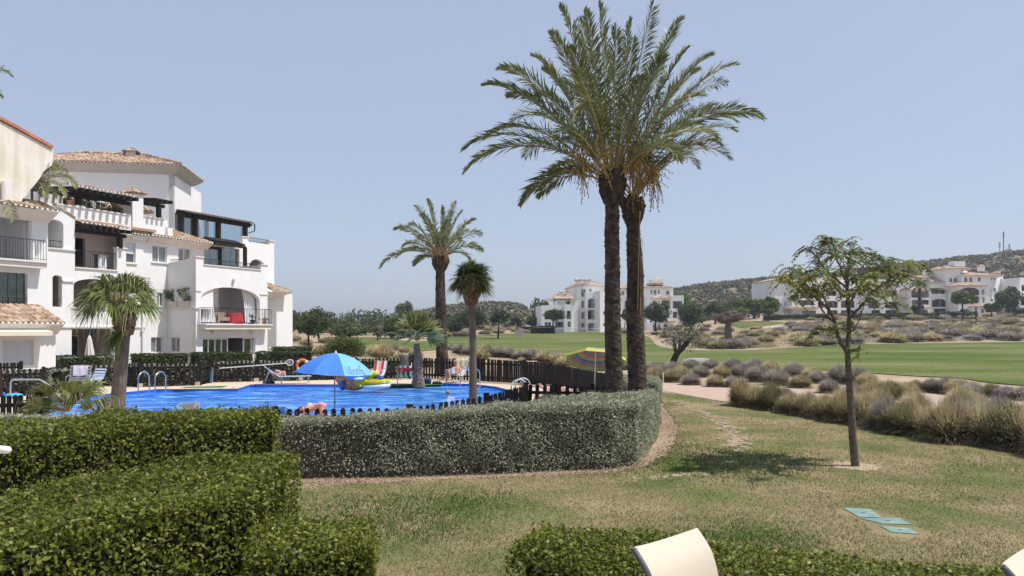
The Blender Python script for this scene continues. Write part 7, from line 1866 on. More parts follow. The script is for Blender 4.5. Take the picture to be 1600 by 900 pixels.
def pool_umbrella():
    d = 18.5; base = np.array([X(523, d), d, 0.0]); th = thing('beach_umbrella', 'bright blue beach umbrella on a grey pole in front of the pool', 'umbrella', base)
    rot = Matrix.Rotation(R(3), 3, 'Y'); c = P(523, 582, d); Rr = .985; hg = .49; rings = [0.02] + [k / 8 for k in range(1, 9)]; ph = R(-18)
    vs, fs, ms = umbrella_canopy(c, Rr, hg, rot, None, rings, phase=ph)
    mb = MB(); mb.add(vs, fs); mb.m = [1 if g_ in (7, 0, 3) else 0 for _, g_ in ms]; mb.build('canopy', [BLUEC, LBLUE], th)
    mb = MB(); mb.tube([base - (0, 0, .1), c + (0, 0, hg - .02)], .017, 8); mb.sphere(base + (0, 0, .62), .035, 8, 6); mb.build('pole', C('grey_pole', (.22, .23, .26), .4), th)
    mb = MB(); t_ = c + np.array(rot @ Vector((0, 0, hg))); mb.tube([t_, t_ + (0, 0, .06)], [.03, .012], 8); mb.build('finial', WHF, th)
    mb = MB()
    for i in range(8):
        a = ph + 2 * pi * i / 8; p = c + np.array(rot @ Vector((Rr * cos(a), Rr * sin(a), 0))); mb.sphere(p, .014, 6, 4)
        q_ = [c + np.array(rot @ Vector((Rr * t * cos(a), Rr * t * sin(a), hg * (1 - t ** 1.9) - .012))) for t in np.linspace(.05, 1, 8)]; mb.tube(q_, .005, 4)
    mb.build('ribs', ALU, th)
    # lettering along the rim of the light blue panel that faces right
    def on(u, v): # u 0..1 across the panel, v distance up from rim
        a = ph + 2 * pi * (7 + u) / 8; k = u; t = 1 - v; edge = cos(pi / 8) / cos((k - .5) * 2 * pi / 8); rr_ = Rr * t * (edge * .9 + .1); return c + np.array(rot @ Vector((rr_ * cos(a), rr_ * sin(a), hg * (1 - t ** 1.9) - .02 * t * (1 - abs(2 * k - 1)) + .006)))
    for off, lift, mt, nm in ((.018, .0, C('deep_blue_print', (.04, .17, .52), .7), 'lettering_outline'), (-.012, .004, C('sky_blue_print', (.34, .62, .86), .7), 'lettering')):
        cu = bpy.data.curves.new('txt', 'FONT'); cu.body = 'hibord'; cu.offset = off; cu.size = 1; to = bpy.data.objects.new('txt', cu); col.objects.link(to); bpy.context.view_layer.update()
        me = bpy.data.meshes.new_from_object(to.evaluated_get(bpy.context.evaluated_depsgraph_get())); bpy.data.objects.remove(to)
        xs_ = [v.co.x for v in me.vertices]; w_ = max(xs_)
        for v in me.vertices:
            u = .10 + .80 * (v.co.x / w_); p = on(u, .05 + .30 * v.co.y); dd = nrm(p - c); v.co = Vector(p + dd * (.003 + lift) + np.array([0, 0, lift]))
        me.materials.clear(); me.materials.append(mt); link(nm, me, th)
pool_umbrella()
def striped_umbrella():
    d = 24.0; c0 = P(929, 552, d); base = np.array([X(928, d), d, DZ]); th = thing('beach_umbrella', 'tilted multicoloured striped umbrella with a yellow edge behind the twin palms', 'umbrella', base)
    rot = Matrix.Rotation(R(6), 3, 'Y') @ Matrix.Rotation(R(-24), 3, 'X')
    hub = P(931, 548, d); ce = hub - np.array(rot @ Vector((0, 0, .34)))
    rings = [.02, .1, .18, .26, .33, .40, .47, .54, .61, .68, .75, .82, .88, .94, 1.0]
    vs, fs, ms = umbrella_canopy(ce, 1.0, .34, rot, None, rings, phase=R(20))
    cols = [C('stripe_red', (.50, .10, .12)), C('stripe_grey_blue', (.20, .27, .36)), C('stripe_olive', (.40, .42, .18)), C('stripe_rose', (.52, .16, .22)), C('stripe_blue', (.08, .18, .42)), C('stripe_sage', (.30, .33, .14)), C('stripe_yellow', (.50, .53, .07))]
    order = [0, 0, 1, 1, 3, 3, 2, 2, 4, 1, 3, 5, 2, 5]
    mb = MB(); mb.add(vs, fs); mb.m = [order[min(j, 13)] for j, _ in ms]; mb.build('canopy', cols, th)
    vs2 = []; n = 48
    for i in range(n):
        a = 2 * pi * i / n + R(20); k = (i % 6) / 6; e_ = cos(pi / 8) / cos((k - .5) * 2 * pi / 8); rr_ = 1.0 * (e_ * .9 + .1) * 1.004
        for dz, f_ in ((0.012, 1), (-.085, 1.02)): v = rot @ Vector((rr_ * f_ * cos(a), rr_ * f_ * sin(a), dz)); vs2.append((ce[0] + v.x, ce[1] + v.y, ce[2] + v.z))
    mb = MB(); mb.add(vs2, [(2 * i, 2 * ((i + 1) % n), 2 * ((i + 1) % n) + 1, 2 * i + 1) for i in range(n) if sin(2 * pi * i / n + R(20)) < .15]); mb.build('valance', cols[6], th)
    mb = MB(); mb.tube([base, base * .35 + hub * .65 + (0, -.02, 0), hub + (0, 0, -.03)], .018, 8); mb.build('pole', WHF, th)
striped_umbrella()

# ---- ladders and handrails
def hoop(mb, a, b, z0, z1, h, r=.022, n=10):
    a, b = np.array(a, float), np.array(b, float); R_ = np.linalg.norm(b - a) / 2; m = (a + b) / 2; u = (b - a) / (2 * R_)
    pts = [(a[0], a[1], z0)] + [(*(m - u * R_ * cos(pi * i / n)), h - R_ * .9 + R_ * .9 * sin(pi * i / n)) for i in range(n + 1)] + [(b[0], b[1], z1)]
    mb.tube(pts, r, 8)
def ladder(label, pxf, pyf, dx, back, hgt, w=(.6, 0), steps=True):
    f = G(pxf, pyf, WZ)[:2]; th = thing('pool_ladder', label, 'pool ladder', (*f, WZ)); w = np.array(w); bk_ = np.array(back)
    for k in (0, 1):
        a = f + w * k; mb = MB(); hoop(mb, a, a + bk_, -.3, DZ, hgt); mb.build('handrail', STEEL, th)
    mb = MB()
    for z in (-.02, -.22): mb.bar((*f, z), (*(f + w), z), .08, .03)
    mb.build('step', STEEL, th)
ladder('steel pool ladder at the far left edge beside the turf mat', 216, 621, 0, (.12, .55), .92, (.60, .0))
ladder('steel pool ladder by the seated man, half behind the slim palm', 719, 612, 0, (.34, .40), .90, (.42, -.25))
ladder('bent steel ladder at the right end of the pool beside the short fence', 799, 634, 0, (.50, .10), .86, (.12, .55))
th = thing('handrail', 'grey metal handrail sloping down beside the left end of the pool', 'handrail', P(17, 617, 24)); mb = MB(); d = 23.8
mb.tube([P(16, 619, d), P(17, 597, d), P(20, 593, d), P(61, 593, d), P(66, 595, d), P(95, 614, d), P(96, 624, d)], .028, 8); mb.build('rail', ALU, th)

# ---- deck chairs and loungers
def strips(mb, pl_, w, mats_n, side, thick=.012):
    """sling along polyline pl_ split across into mats_n colour strips"""
    side = np.array(side, float)
    for i in range(len(pl_) - 1):
        a, b = np.array(pl_[i]), np.array(pl_[i + 1]); nn = nrm(np.cross(side, b - a)) * thick
        for k in range(mats_n):
            s0, s1 = (k / mats_n - .5) * w, ((k + 1) / mats_n - .5) * w; mb.mi = k
            q_ = [a + side * s0, a + side * s1, b + side * s1, b + side * s0]; mb.hexa(q_ + [p + nn for p in q_])
def deckchair(label, px, py, mats, w=.58, yaw=0, hb=.82, name='deck_chair', towel=None, low=False, lie=False, cross=False, d=None, frame=ALU):
    g_ = G(px, py, DZ) if d is None else np.array([X(px, d), d, DZ]); th = thing(name, label, 'chair', g_); c, s = cos(yaw), sin(yaw)
    W_ = lambda x, y, z: g_ + np.array([x * c - y * s, x * s + y * c, z]); side = np.array([c, s, 0])
    seat_z = .36 if not low else .22; back = [W_(0, .18, seat_z - .03), W_(0, .40, hb * .62), W_(0, .56, hb + .08)]; seat = [W_(0, -.42, seat_z + .02), W_(0, -.1, seat_z - .05), W_(0, .18, seat_z - .03)]
    if lie: back = [W_(0, .1, .34), W_(0, .5, .62), W_(0, .72, .80)]; seat = [W_(0, -1.2, .34), W_(0, -.5, .33), W_(0, .1, .34)]
    def sl(nm, pl_):
        mb = MB()
        if cross:
            k = 7; P_ = [np.array(p) for p in pl_]; fine = []
            for i in range(len(P_) - 1): fine += [P_[i] + (P_[i + 1] - P_[i]) * j / k for j in range(k)]
            fine.append(P_[-1])
            for i in range(len(fine) - 1):
                mb.mi = i % len(mats); a, b = fine[i], fine[i + 1]; nn = nrm(np.cross(side, b - a)) * .012; q_ = [a - side * w / 2, a + side * w / 2, b + side * w / 2, b - side * w / 2]; mb.hexa(q_ + [p + nn for p in q_])
        else: strips(mb, pl_, w, len(mats), side)
        return mb.build(nm, mats, th)
    sl('seat', seat); sl('backrest', back)
    mb = MB()
    for sg in (-1, 1):
        o = side * sg * (w / 2 + .012); mb.tube([p + o for p in seat[:1] + seat[1:] + back[1:]], .014, 6)
        if lie:
            for y in (-1.1, .0): mb.tube([W_(0, y, .34) + o, W_(0, y, 0) + o], .013, 6)
            mb.tube([W_(0, .5, .60) + o, W_(0, .7, 0.02) + o], .013, 6); mb.tube([W_(0, -1.1, .0) + o, W_(0, 0, .0) + o], .010, 6)
        else:
            mb.tube([W_(0, -.38, seat_z) + o, W_(0, .3, .01) + o], .013, 6); mb.tube([W_(0, .2, seat_z) + o, W_(0, -.34, .01) + o], .013, 6); mb.tube([W_(0, -.3, seat_z + .2) + o, W_(0, .36, seat_z + .24) + o], .018, 6); mb.tube([W_(0, -.3, seat_z + .2) + o, W_(0, -.3, seat_z) + o], .012, 6)
    mb.tube([back[-1] - side * w / 2, back[-1] + side * w / 2], .014, 6); mb.build('frame', frame, th)
    return th, W_, side, back, seat
def drape(name, label, back, side, w, mat, drop=.4, cat='towel', top=-1):
    """a towel folded over the top of a chair back"""
    t = np.array(back[top]); d_ = nrm(t - np.array(back[top - 1])); vs = []; n = 10; m = 12; r_ = np.random.default_rng(5)
    fr = np.array([-side[1], side[0], 0]) 
    for j in range(m + 1):
        k = j / m
        for i in range(n + 1):
            s = (i / n - .5) * w; sag = .03 * sin(i * 1.3 + j * .4)
            p = t + side * s + (-d_ * drop * (1 - 2 * k) - fr * (.025 + sag * .5) if k < .5 else -d_ * drop * (2 * k - 1) * .8 + fr * (.03 + sag * .5)) + np.array([0, 0, .025])
            vs.append(p)
    fs = [(j * (n + 1) + i, j * (n + 1) + i + 1, (j + 1) * (n + 1) + i + 1, (j + 1) * (n + 1) + i) for j in range(m) for i in range(n)]; mb = MB(); mb.add(vs, fs); o = mb.build(name, mat, None, True); tag(o, label, cat); return o
th, W_, sd_, bk1, st1 = deckchair('low beach chair by the left fence with a dark checked seat under a lilac towel', 122, 611, [BLK, GREYF, BLK, GREYF], .66, .35, .85, cross=True); drape('towel', 'lilac grey towel hung over the left beach chair', bk1, sd_, .5, LILAC, .42)
deckchair('folded down beach chair with blue and white stripes by the left fence', 140, 610, [DBLUE, WHF, LBLUE, WHF, BLUEC, WHF], .50, -.25, .72, cross=True)
deckchair('beach chair with green and white striped seat beside the fat leaning palm', 633, 602, [GRN, WHF, GRN, WHF, DBLUE, WHF], .60, .2, .70)
g_ = G(631, 602, DZ); bkx = [g_ + (0, .2, .5), g_ + (0, .34, .68)]; drape('towel', 'red and cream towel thrown over the striped chair beside the leaning palm', bkx, np.array([1, 0, 0]), .62, REDF, .18)
deckchair('red, yellow and pink striped beach chair behind the pool floats', 588, 598, [REDF, CREAMF, PINKF, REDF, WHF], .55, -.2, .85)
th, W_, sd_, bk2, st2 = deckchair('white reclining chair by the fence that the bare chested man sits in', 712, 599, [WHF], .60, 2.55 - pi + .95 - .9, .95, d=32.0); drape('towel', 'cream yellow towel over the back of the white chair of the reading man', bk2, sd_, .56, CREAMF, .38)
deckchair('sun lounger with a raised faded blue back that the sunbather lies on', 440, 599, [TEALF], .62, pi / 2 + .35, name='sun_lounger', lie=True, d=31.2)
deckchair('grey sun lounger back just showing above the left privet hedge', 292, 640, [M('taupe_mesh', (.17, .15, .14), .7)], .36, .25, name='sun_lounger', d=17.2, hb=.50)
# folded recliner leaning on the fence
th = thing('folded_lounger', 'folded blue lounger leaning upright against the fence left of the net pole', 'folded chair', G(328, 598.5, DZ)); g_ = G(328, 598.5, DZ); mb = MB()
mb.hexa([g_ + q_ for q_ in ((-.12, -.05, .04), (.12, -.05, .04), (.12, .02, .04), (-.12, .02, .04), (-.16, .12, .62), (.08, .12, .62), (.08, .18, .62), (-.16, .18, .62))]); mb.build('sling', C('blue_sling', (.05, .17, .33), .7), th)
mb = MB(); mb.tube([g_ + (-.15, -.06, 0), g_ + (-.19, .12, .66), g_ + (.08, .12, .66), g_ + (.13, -.06, 0)], .015, 6); mb.build('frame', ALU, th)
# litter bin
g_ = P(632, 578, 34.2); th = thing('litter_bin', 'dark grey cylindrical litter bin on a post by the far fence', 'bin', (g_[0], g_[1], DZ)); mb = MB(); mb.tube([g_ + (0, 0, -.02), g_ + (0, 0, .5)], .2, 16); mb.torus(g_ + (0, 0, .5), .2, .015, 18, 5); mb.build('bin_body', C('dark_grey_metal', (.09, .095, .10), .45), th)
mb = MB(); mb.tube([g_ + (-.02, 0, .60), g_ + (-.02, 0, .68)], [.22, .19], 16); mb.tube([g_ + (-.02, 0, .5), g_ + (-.02, 0, .6)], .03, 6); mb.build('lid', C('dark_lid', (.07, .07, .075), .45), th); mb = MB(); mb.tube([(g_[0] + .24, g_[1], DZ), g_ + (.24, 0, .78)], .03, 8); mb.bar(g_ + (.24, 0, .3), g_ + (.1, 0, .3), .04, .04); mb.build('post', IRON, th)
# lifebuoy on the fence
c = P(472.5, 570.5, 33.1); th = thing('lifebuoy', 'orange lifebuoy ring hung on the fence, half hidden by the blue umbrella', 'lifebuoy', c); rot = Matrix.Rotation(R(90), 3, 'X'); mb = MB(); mb.torus(c, .24, .06, 30, 10, rot); mb.build('ring', C('orange_foam', (.80, .16, .03), .5), th, True); mb = MB()
for k in range(4): mb.torus(c, .24, .063, 4, 10, rot, a0=k * pi / 2 + .6, a1=k * pi / 2 + .85)
mb.build('white_band', WHF, th)
# pool net
d = 32.1; th = thing('pool_net', 'long white pole with an oval net lying along the top of the far fence', 'pool net', P(343, 575, d)); mb = MB(); mb.tube([P(343, 575.5, d), P(447, 567.5, d)], .022, 8); mb.build('pole', FRAMEW, th)
mb = MB(); c = P(453, 566.3, d); mb.torus(c, .15, .018, 24, 6, Matrix.Rotation(R(90), 3, 'X'), sx=1, sy=.86)
for k in range(-4, 5): mb.bar(c + (k * .032, 0, -.12), c + (k * .032, 0, .12), .006, .006); mb.bar(c + (-.14, 0, k * .027), c + (.14, 0, k * .027), .006, .006)
mb.build('net', FRAMEW, th)
# ---- heap of inflatables at the pool edge
d = 28.3
def blob(mb, c, r_, rot=None): mb.sphere(c, r_, 18, 12, rot)
q = lambda px, py, dy=0: P(px, py, d + dy)
th = thing('inflatable_raft', 'orange patterned inflatable raft under the pale blue float', 'pool float', q(552, 603)); mb = MB()
mb.torus(q(549, 594, .1), .38, .17, 28, 10, Matrix.Rotation(R(-62), 3, 'X') @ Matrix.Rotation(R(10), 3, 'Z'), sx=1.1, sy=.8)
blob(mb, q(548, 596, .15), (.36, .12, .26)); mb.build('raft_body', VIN('orange_print_vinyl', (.55, .12, .04), (.95, .66, .36)), th, True)
mb = MB(); blob(mb, q(535, 600, .1), (.13, .2, .24)); mb.build('raft_end', C('dark_blue_vinyl', (.04, .10, .30), .3), th, True)
th = thing('inflatable_cushion', 'shiny yellow inflatable block between the orange raft and the lime float', 'pool float', q(563, 605)); mb = MB(); rot = Matrix.Rotation(R(12), 3, 'Y')
vs_ = []; 
for i in range(14):
    for j in range(20):
        a, b = pi * i / 13, 2 * pi * j / 20; sgn = lambda v, e: math.copysign(abs(v) ** e, v); vs_.append(q(564.5, 597.5, 0) + np.array(rot @ Vector((sgn(sin(a), .5) * sgn(cos(b), .5) * .26, sgn(sin(a), .5) * sgn(sin(b), .5) * .2, sgn(cos(a), .5) * .19))))
mb.add(vs_, [(i * 20 + j, (i + 1) * 20 + j, (i + 1) * 20 + (j + 1) % 20, i * 20 + (j + 1) % 20) for i in range(13) for j in range(20)]); mb.build('cushion_body', YEL, th, True); mb = MB(); blob(mb, q(563, 603, -.22), (.035, .02, .035)); mb.build('valve', WHF, th)
th = thing('inflatable_animal', 'pale blue inflatable sea animal lying on top of the heap of floats', 'pool float', q(557, 590)); mb = MB()
for a, b, ra, rb_ in (((539, 588), (556, 584), .12, .19), ((556, 584), (571, 585), .19, .10), ((553, 590), (548, 593), .1, .06), ((560, 589), (572, 591), .13, .07)):
    mb.tube(spline([q(*a, -.1), q((a[0] + b[0]) / 2, (a[1] + b[1]) / 2 - .5, -.14), q(*b, -.1)], 5), np.interp(np.linspace(0, 1, 11), [0, .25, 1], [ra * .5, ra, rb_]).tolist(), 14)
blob(mb, q(556, 585, -.1), (.26, .2, .19)); blob(mb, q(571, 585.5, -.1), (.13, .12, .11)); mb.build('animal_body', SKYB, th, True); mb = MB(); mb.add([q(566, 580, -.1), q(574, 578.5, -.1), q(570, 584, -.1), q(569, 581, .0)], [(0, 1, 2), (0, 2, 3), (1, 2, 3)]); blob(mb, q(560, 592, -.22), (.2, .12, .07)); mb.build('pale_belly', C('white_vinyl', (.62, .72, .82), .3), th, True)
th = thing('inflatable_lounge', 'lime and yellow inflatable seat with a white rim at the right of the heap of floats', 'pool float', q(588, 600)); mb = MB(); rot = Matrix.Rotation(R(-4), 3, 'Y')
c = q(589, 603.2, -.1); mb.torus(c, .38, .085, 32, 10, rot, sx=1.15, sy=.8); mb.build('white_rim', C('white_vinyl_rim', (.75, .76, .74), .3), th, True); mb = MB(); mb.torus(c + (0, 0, .09), .36, .075, 32, 10, rot, sx=1.15, sy=.8); mb.build('green_band', GRN, th, True)
mb = MB(); mb.torus(c + (0, 0, .15), .30, .10, 32, 10, rot, sx=1.2, sy=.8); blob(mb, c + (0, 0, .12), (.35, .24, .1)); mb.build('cushion', YEL, th, True)
mb = MB(); p0 = c + (-.20, .1, .15)
for k in range(6): a = R(185 - k * 3); mb.tube([p0 + (-.22 + .012 * k, .0, .03 * k), p0 + (-.15 + .05 * k, .02 + .02 * k, .22 + .02 * k), p0 + (.02 + .06 * k, .05, .46 - .055 * k)], [.085, .08, .05], 10)
mb.build('backrest', LIME, th, True); mb = MB(); blob(mb, q(594.5, 590.5, -.15), (.09, .05, .17), Matrix.Rotation(R(-35), 3, 'Y')); mb.build('blue_handle', C('blue_vinyl', (.04, .14, .5), .3), th, True)
# ---- bags and bits
def bag(label, px, py, size, mat, d=None, cat='bag', name='bag', strap=True):
    g_ = G(px, py, DZ) if d is None else np.array([X(px, d), d, DZ]); th = thing(name, label, cat, g_); mb = MB(); a, b, h = size; vs_ = []; sgn = lambda v, e: math.copysign(abs(v) ** e, v)
    for i in range(10):
        for j in range(14):
            u, v = pi * i / 9, 2 * pi * j / 14; vs_.append(g_ + np.array([sgn(sin(u), .6) * sgn(cos(v), .6) * a / 2, sgn(sin(u), .6) * sgn(sin(v), .6) * b / 2, h / 2 + sgn(cos(u), .7) * h / 2 + .01 * sin(5 * j)]))
    mb.add(vs_, [(i * 14 + j, (i + 1) * 14 + j, (i + 1) * 14 + (j + 1) % 14, i * 14 + (j + 1) % 14) for i in range(9) for j in range(14)]); mb.build('bag_body', mat, th, True)
    if strap: mb = MB(); mb.torus(g_ + (0, 0, h * .95), a * .22, .012, 12, 5, Matrix.Rotation(R(90), 3, 'X'), a0=0, a1=pi); mb.build('strap', BLK, th)
bag('navy beach bag right of the fat leaning palm', 668, 600, (.34, .2, .26), DBLUE); bag('flat black bag lying between the palm and the seated man', 683, 600.5, (.42, .25, .13), BLK, strap=False)
bag('dark bag and clothes heaped beneath the raised lounger back', 420, 600, (.5, .3, .14), BLK); bag('small blue bag beside the left foot of the leaning palm', 646, 601, (.16, .14, .18), BLUEC)
bag('turquoise and blue towel heap behind the short fence at the left edge', 22, 622, (.5, .4, .16), C('turquoise_towel', (.05, .40, .55), .9), name='towel_heap', cat='towel', strap=False); bag('bright blue towel heap at the very left edge', 5, 620, (.3, .3, .2), BLUEC, name='towel_heap', cat='towel', strap=False)
bag('dark blue rolled float behind the fence by the end of the privet hedge', 441, 640, (.36, .3, .72), C('dark_blue_roll', (.01, .07, .24), .5), d=15.6, name='rolled_float', cat='pool float', strap=False)
# white marker post on the lawn edge
g_ = G(1036, 612); th = thing('marker_post', 'thin white marker post at the edge of the pink path', 'post', g_); mb = MB(); mb.tube([g_ - (0, 0, .05), g_ + (0, 0, .72)], .022, 8); mb.sphere(g_ + (0, 0, .72), .022, 8, 4); mb.build('post_shaft', FRAMEW, th)
# grey rock behind the olive
g_ = ray_ground(1090, 566); mb = MB(); mb.sphere(g_ + (0, 0, .02), (1.3, .8, .3), 14, 8); tag(mb.build('rock', M('grey_rock', (.26, .25, .24), .9, .2, 2, .6, 5), None, True), 'low grey boulder behind the slanting olive tree', 'rock')

# ================================================================ PEOPLE
SKIN = M('sunburnt_skin', (.50, .25, .17), .6, .06, 3); SKINL = M('pale_skin', (.62, .38, .29), .6, .05, 3); HAIRD = C('dark_hair', (.03, .022, .018), .7); HAIRG = C('greying_hair', (.28, .23, .16), .8)
def skinned(name, nodes, edges, mat, parent, sub=2, root=0):
    me = bpy.data.meshes.new(name); me.from_pydata([tuple(map(float, n_[0])) for n_ in nodes], edges, []); me.materials.append(mat); o = link(name, me, parent)
    md = o.modifiers.new('skin', 'SKIN'); md.use_smooth_shade = True; me.skin_vertices.new() if not me.skin_vertices else None
    for i, n_ in enumerate(nodes):
        rr_ = n_[1] if not np.isscalar(n_[1]) else (n_[1], n_[1]); me.skin_vertices[0].data[i].radius = rr_; me.skin_vertices[0].data[i].use_root = (i == root)
    ss = o.modifiers.new('sub', 'SUBSURF'); ss.levels = sub; ss.render_levels = sub; return o
def person(label, J, parent_loc, skin=SKIN, hair=HAIRG, shorts=None, top=None, name='person', hairup=(0, 0, 1), face=(0, -1, 0)):
    """J: joint name -> point. One continuous body grown over the joint skeleton"""
    th = thing(name, label, 'person', parent_loc); N = []; E = []; idx = {}
    def add(k, p, r): idx[k] = len(N); N.append((p, r)); return idx[k]
    add('pel', J['pel'], (.145, .11)); add('bel', J['pel'] * .5 + J['chest'] * .5, (.135, .105)); add('chest', J['chest'], (.155, .115)); add('neck', J['neck'], .055); E += [(0, 1), (1, 2), (2, 3)]
    hd = nrm(J['head'] - J['neck']); add('jaw', J['neck'] + (J['head'] - J['neck']) * .6 + np.array(face) * .02, (.062, .068)); add('head', J['head'] + hd * .03, (.078, .092)); add('crown', J['head'] + hd * .10, (.055, .062)); E += [(3, 4), (4, 5), (5, 6)]
    for s in 'LR':
        if 'sh' + s in J:
            a = add('sh' + s, J['sh' + s], .062); b = add('el' + s, J['el' + s], .042); c = add('wr' + s, J['wr' + s], .028); hh_ = nrm(J['wr' + s] - J['el' + s]); e = add('pa' + s, J['wr' + s] + hh_ * .06, (.042, .02)); E += [(2, a), (a, b), (b, c), (c, e)]
            sdv = nrm(np.cross(hh_, (0, 0, 1.0)) + 1e-3)
            for f in range(4): k_ = add('f' + s + str(f), J['wr' + s] + hh_ * (.13 + .012 * (1.5 - abs(f - 1.5))) + sdv * (f - 1.5) * .02 + (0, 0, -.015), .009); E.append((e, k_))
            k_ = add('t' + s, J['wr' + s] + hh_ * .07 + sdv * .05, .010); E.append((e, k_))
        if 'kn' + s in J:
            h0 = add('hp' + s, J['hp' + s], .088); a = add('kn' + s, J['kn' + s], .058); b = add('an' + s, J['an' + s], .036); c = add('he' + s, J['an' + s] * .5 + J['to' + s] * .5, (.04, .028)); e = add('to' + s, J['to' + s], (.035, .018)); ca = add('ca' + s, J['kn' + s] * .65 + J['an' + s] * .35, .055); E += [(0, h0), (h0, a), (a, ca), (ca, b), (b, c), (c, e)]
    skinned('body', N, E, skin, th)
    c = J['head'] + hd * .03; f = nrm(face); mb = MB(); mb.sphere(c + f * .098, (.014, .014, .022), 8, 6)                          # nose
    mb.build('nose', skin, th, True); mb = MB(); sv = nrm(np.cross(f, hd))
    for sg in (-1, 1): mb.sphere(c + f * .085 + sv * .032 * sg + hd * .02, .011, 8, 6)
    mb.build('eyes', BLK, th, True); mb = MB()
    for sg in (-1, 1): mb.sphere(c + sv * .082 * sg, (.014, .022, .03), 8, 6)
    mb.build('ears', skin, th, True); mb = MB(); mb.sphere(c + f * .088 - hd * .045, (.022, .010, .008), 8, 6); mb.build('mouth', C('lips', (.45, .16, .13)), th, True)
    if hair: mb = MB(); mb.sphere(c - f * .022 + hd * .045, (.088, .092, .080), 14, 10); mb.build('hair', hair, th, True)
    if shorts:
        n_ = [(J['pel'] + (J['chest'] - J['pel']) * .15, (.15, .12)), (J['pel'], (.155, .125))]; e_ = [(0, 1)]
        for s in 'LR':
            if 'kn' + s in J: n_ += [(J['hp' + s], .105), (J['hp' + s] * .55 + J['kn' + s] * .45, .09)]; k = len(n_); e_ += [(1, k - 2), (k - 2, k - 1)]
        skinned('swim_shorts', n_, e_, shorts, th, 1)
    if top: skinned('swim_top', [(J['pel'] * .3 + J['chest'] * .7, (.15, .12)), (J['chest'], (.165, .125)), (J['chest'] * .6 + J['neck'] * .4, (.14, .10))], [(0, 1), (1, 2)], top, th, 1)
    return th
d = 32.0; q = lambda px, py, dy=0: P(px, py, d + dy)
person('bare chested man in dark shorts sitting cross legged reading in a white chair', dict(pel=q(711, 588.5, -.02), chest=q(713.5, 577.5, .14), neck=q(713, 571.5, .14), head=q(711.5, 567.5, .10), shL=q(708, 574.5, .02), elL=q(704.5, 580, -.12), wrL=q(706, 581.5, -.34), shR=q(718.5, 574.5, .10), elR=q(720, 582, -.05), wrR=q(711.5, 581.5, -.32),
       hpL=q(708, 588, -.1), knL=q(699.5, 580, -.5), anL=q(697.5, 596, -.5), toL=q(694.5, 598.8, -.62), hpR=q(712, 588, -.12), knR=q(700.5, 577.8, -.48), anR=q(703.5, 591, -.62), toR=q(700.5, 594, -.74)), q(710, 599), SKIN, HAIRG, shorts=BLK, face=(-.45, -.8, -.25))
mb = MB(); a = q(706.5, 579.5, -.46); mb.hexa([a + np.array(v) for v in ((-.1, 0, -.09), (.0, -.06, -.12), (.0, -.05, .1), (-.1, .01, .12), (-.1, .02, -.09), (.0, -.04, -.12), (.0, -.03, .1), (-.1, .03, .12))]); mb.hexa([a + np.array(v) for v in ((0, -.06, -.12), (.12, -.03, -.1), (.12, -.02, .1), (0, -.05, .1), (0, -.04, -.12), (.12, -.01, -.1), (.12, 0, .1), (0, -.03, .1))]); tag(mb.build('book', WHF), 'open white book held by the bare chested seated man', 'book')
d = 31.4
person('sunbather with knees drawn up on the blue backed lounger', dict(pel=q(437, 592.2, .05), chest=q(429.5, 586.5, .12), neck=q(426, 583.5, .14), head=q(423.5, 582, .16), shL=q(430, 584.5, -.06), elL=q(430.5, 578.8, -.1), wrL=q(437, 580.5, -.1), shR=q(429, 584, .3), elR=q(434, 579, .25), wrR=q(440, 581, .22),
       hpL=q(438, 592, -.05), knL=q(443.5, 579.8, -.05), anL=q(446.5, 592.3, -.05), toL=q(450.5, 592.8, -.08), hpR=q(438, 592, .16), knR=q(435.5, 578.5, .16), anR=q(441, 592.3, .16), toR=q(445, 592.5, .16)), q(438, 599), SKINL, HAIRD, shorts=C('pale_swimwear', (.65, .5, .5)), face=(.5, -.2, .6))
d = 17.0
person('person in a pink and white top bending low over a sunbed by the near fence', dict(pel=q(503, 632.5, .02), chest=q(484, 637, 0), neck=q(477.5, 638.5, 0), head=q(474, 640, 0), shL=q(481, 638, -.16), elL=q(477, 643, -.2), wrL=q(476, 648, -.24), shR=q(481, 637, .16), elR=q(476, 642, .2), wrR=q(474, 648, .24),
       hpL=q(503.5, 634, -.1), knL=q(503, 648, -.12), anL=q(520, 651, -.12), toL=q(528, 652, -.12), hpR=q(503.5, 634, .1), knR=q(502, 648, .12), anR=q(520, 651, .12), toR=q(528, 652, .12)), q(500, 670), SKINL, HAIRD, shorts=PINKF, top=C('pink_white_top', (.72, .55, .58)), face=(-.6, -.1, -.7))
mb = MB(); a, b = q(466, 653), q(545, 653); mb.hexa([a + (0, -.35, -.06), b + (0, -.35, -.06), b + (0, .35, -.06), a + (0, .35, -.06), a + (0, -.35, 0), b + (0, -.35, 0), b + (0, .35, 0), a + (0, .35, 0)]); th = thing('sun_lounger', 'low sunbed with an orange pad under the bending person', 'sunbed', q(500, 675)); mb.build('pad', C('orange_pad', (.65, .14, .05), .8), th)
for x_ in (470, 540):
    for s_ in (-.3, .3): mb = MB(); p = q(x_, 656, s_); mb.tube([p, (p[0], p[1], DZ)], .02, 6); mb.build('leg', ALU, th)
mb = MB(); pts = [q(478, 641, -.5), q(490, 643.5, -.5), q(503, 646, -.5), q(488, 649, -.5), q(474, 648, -.5)]
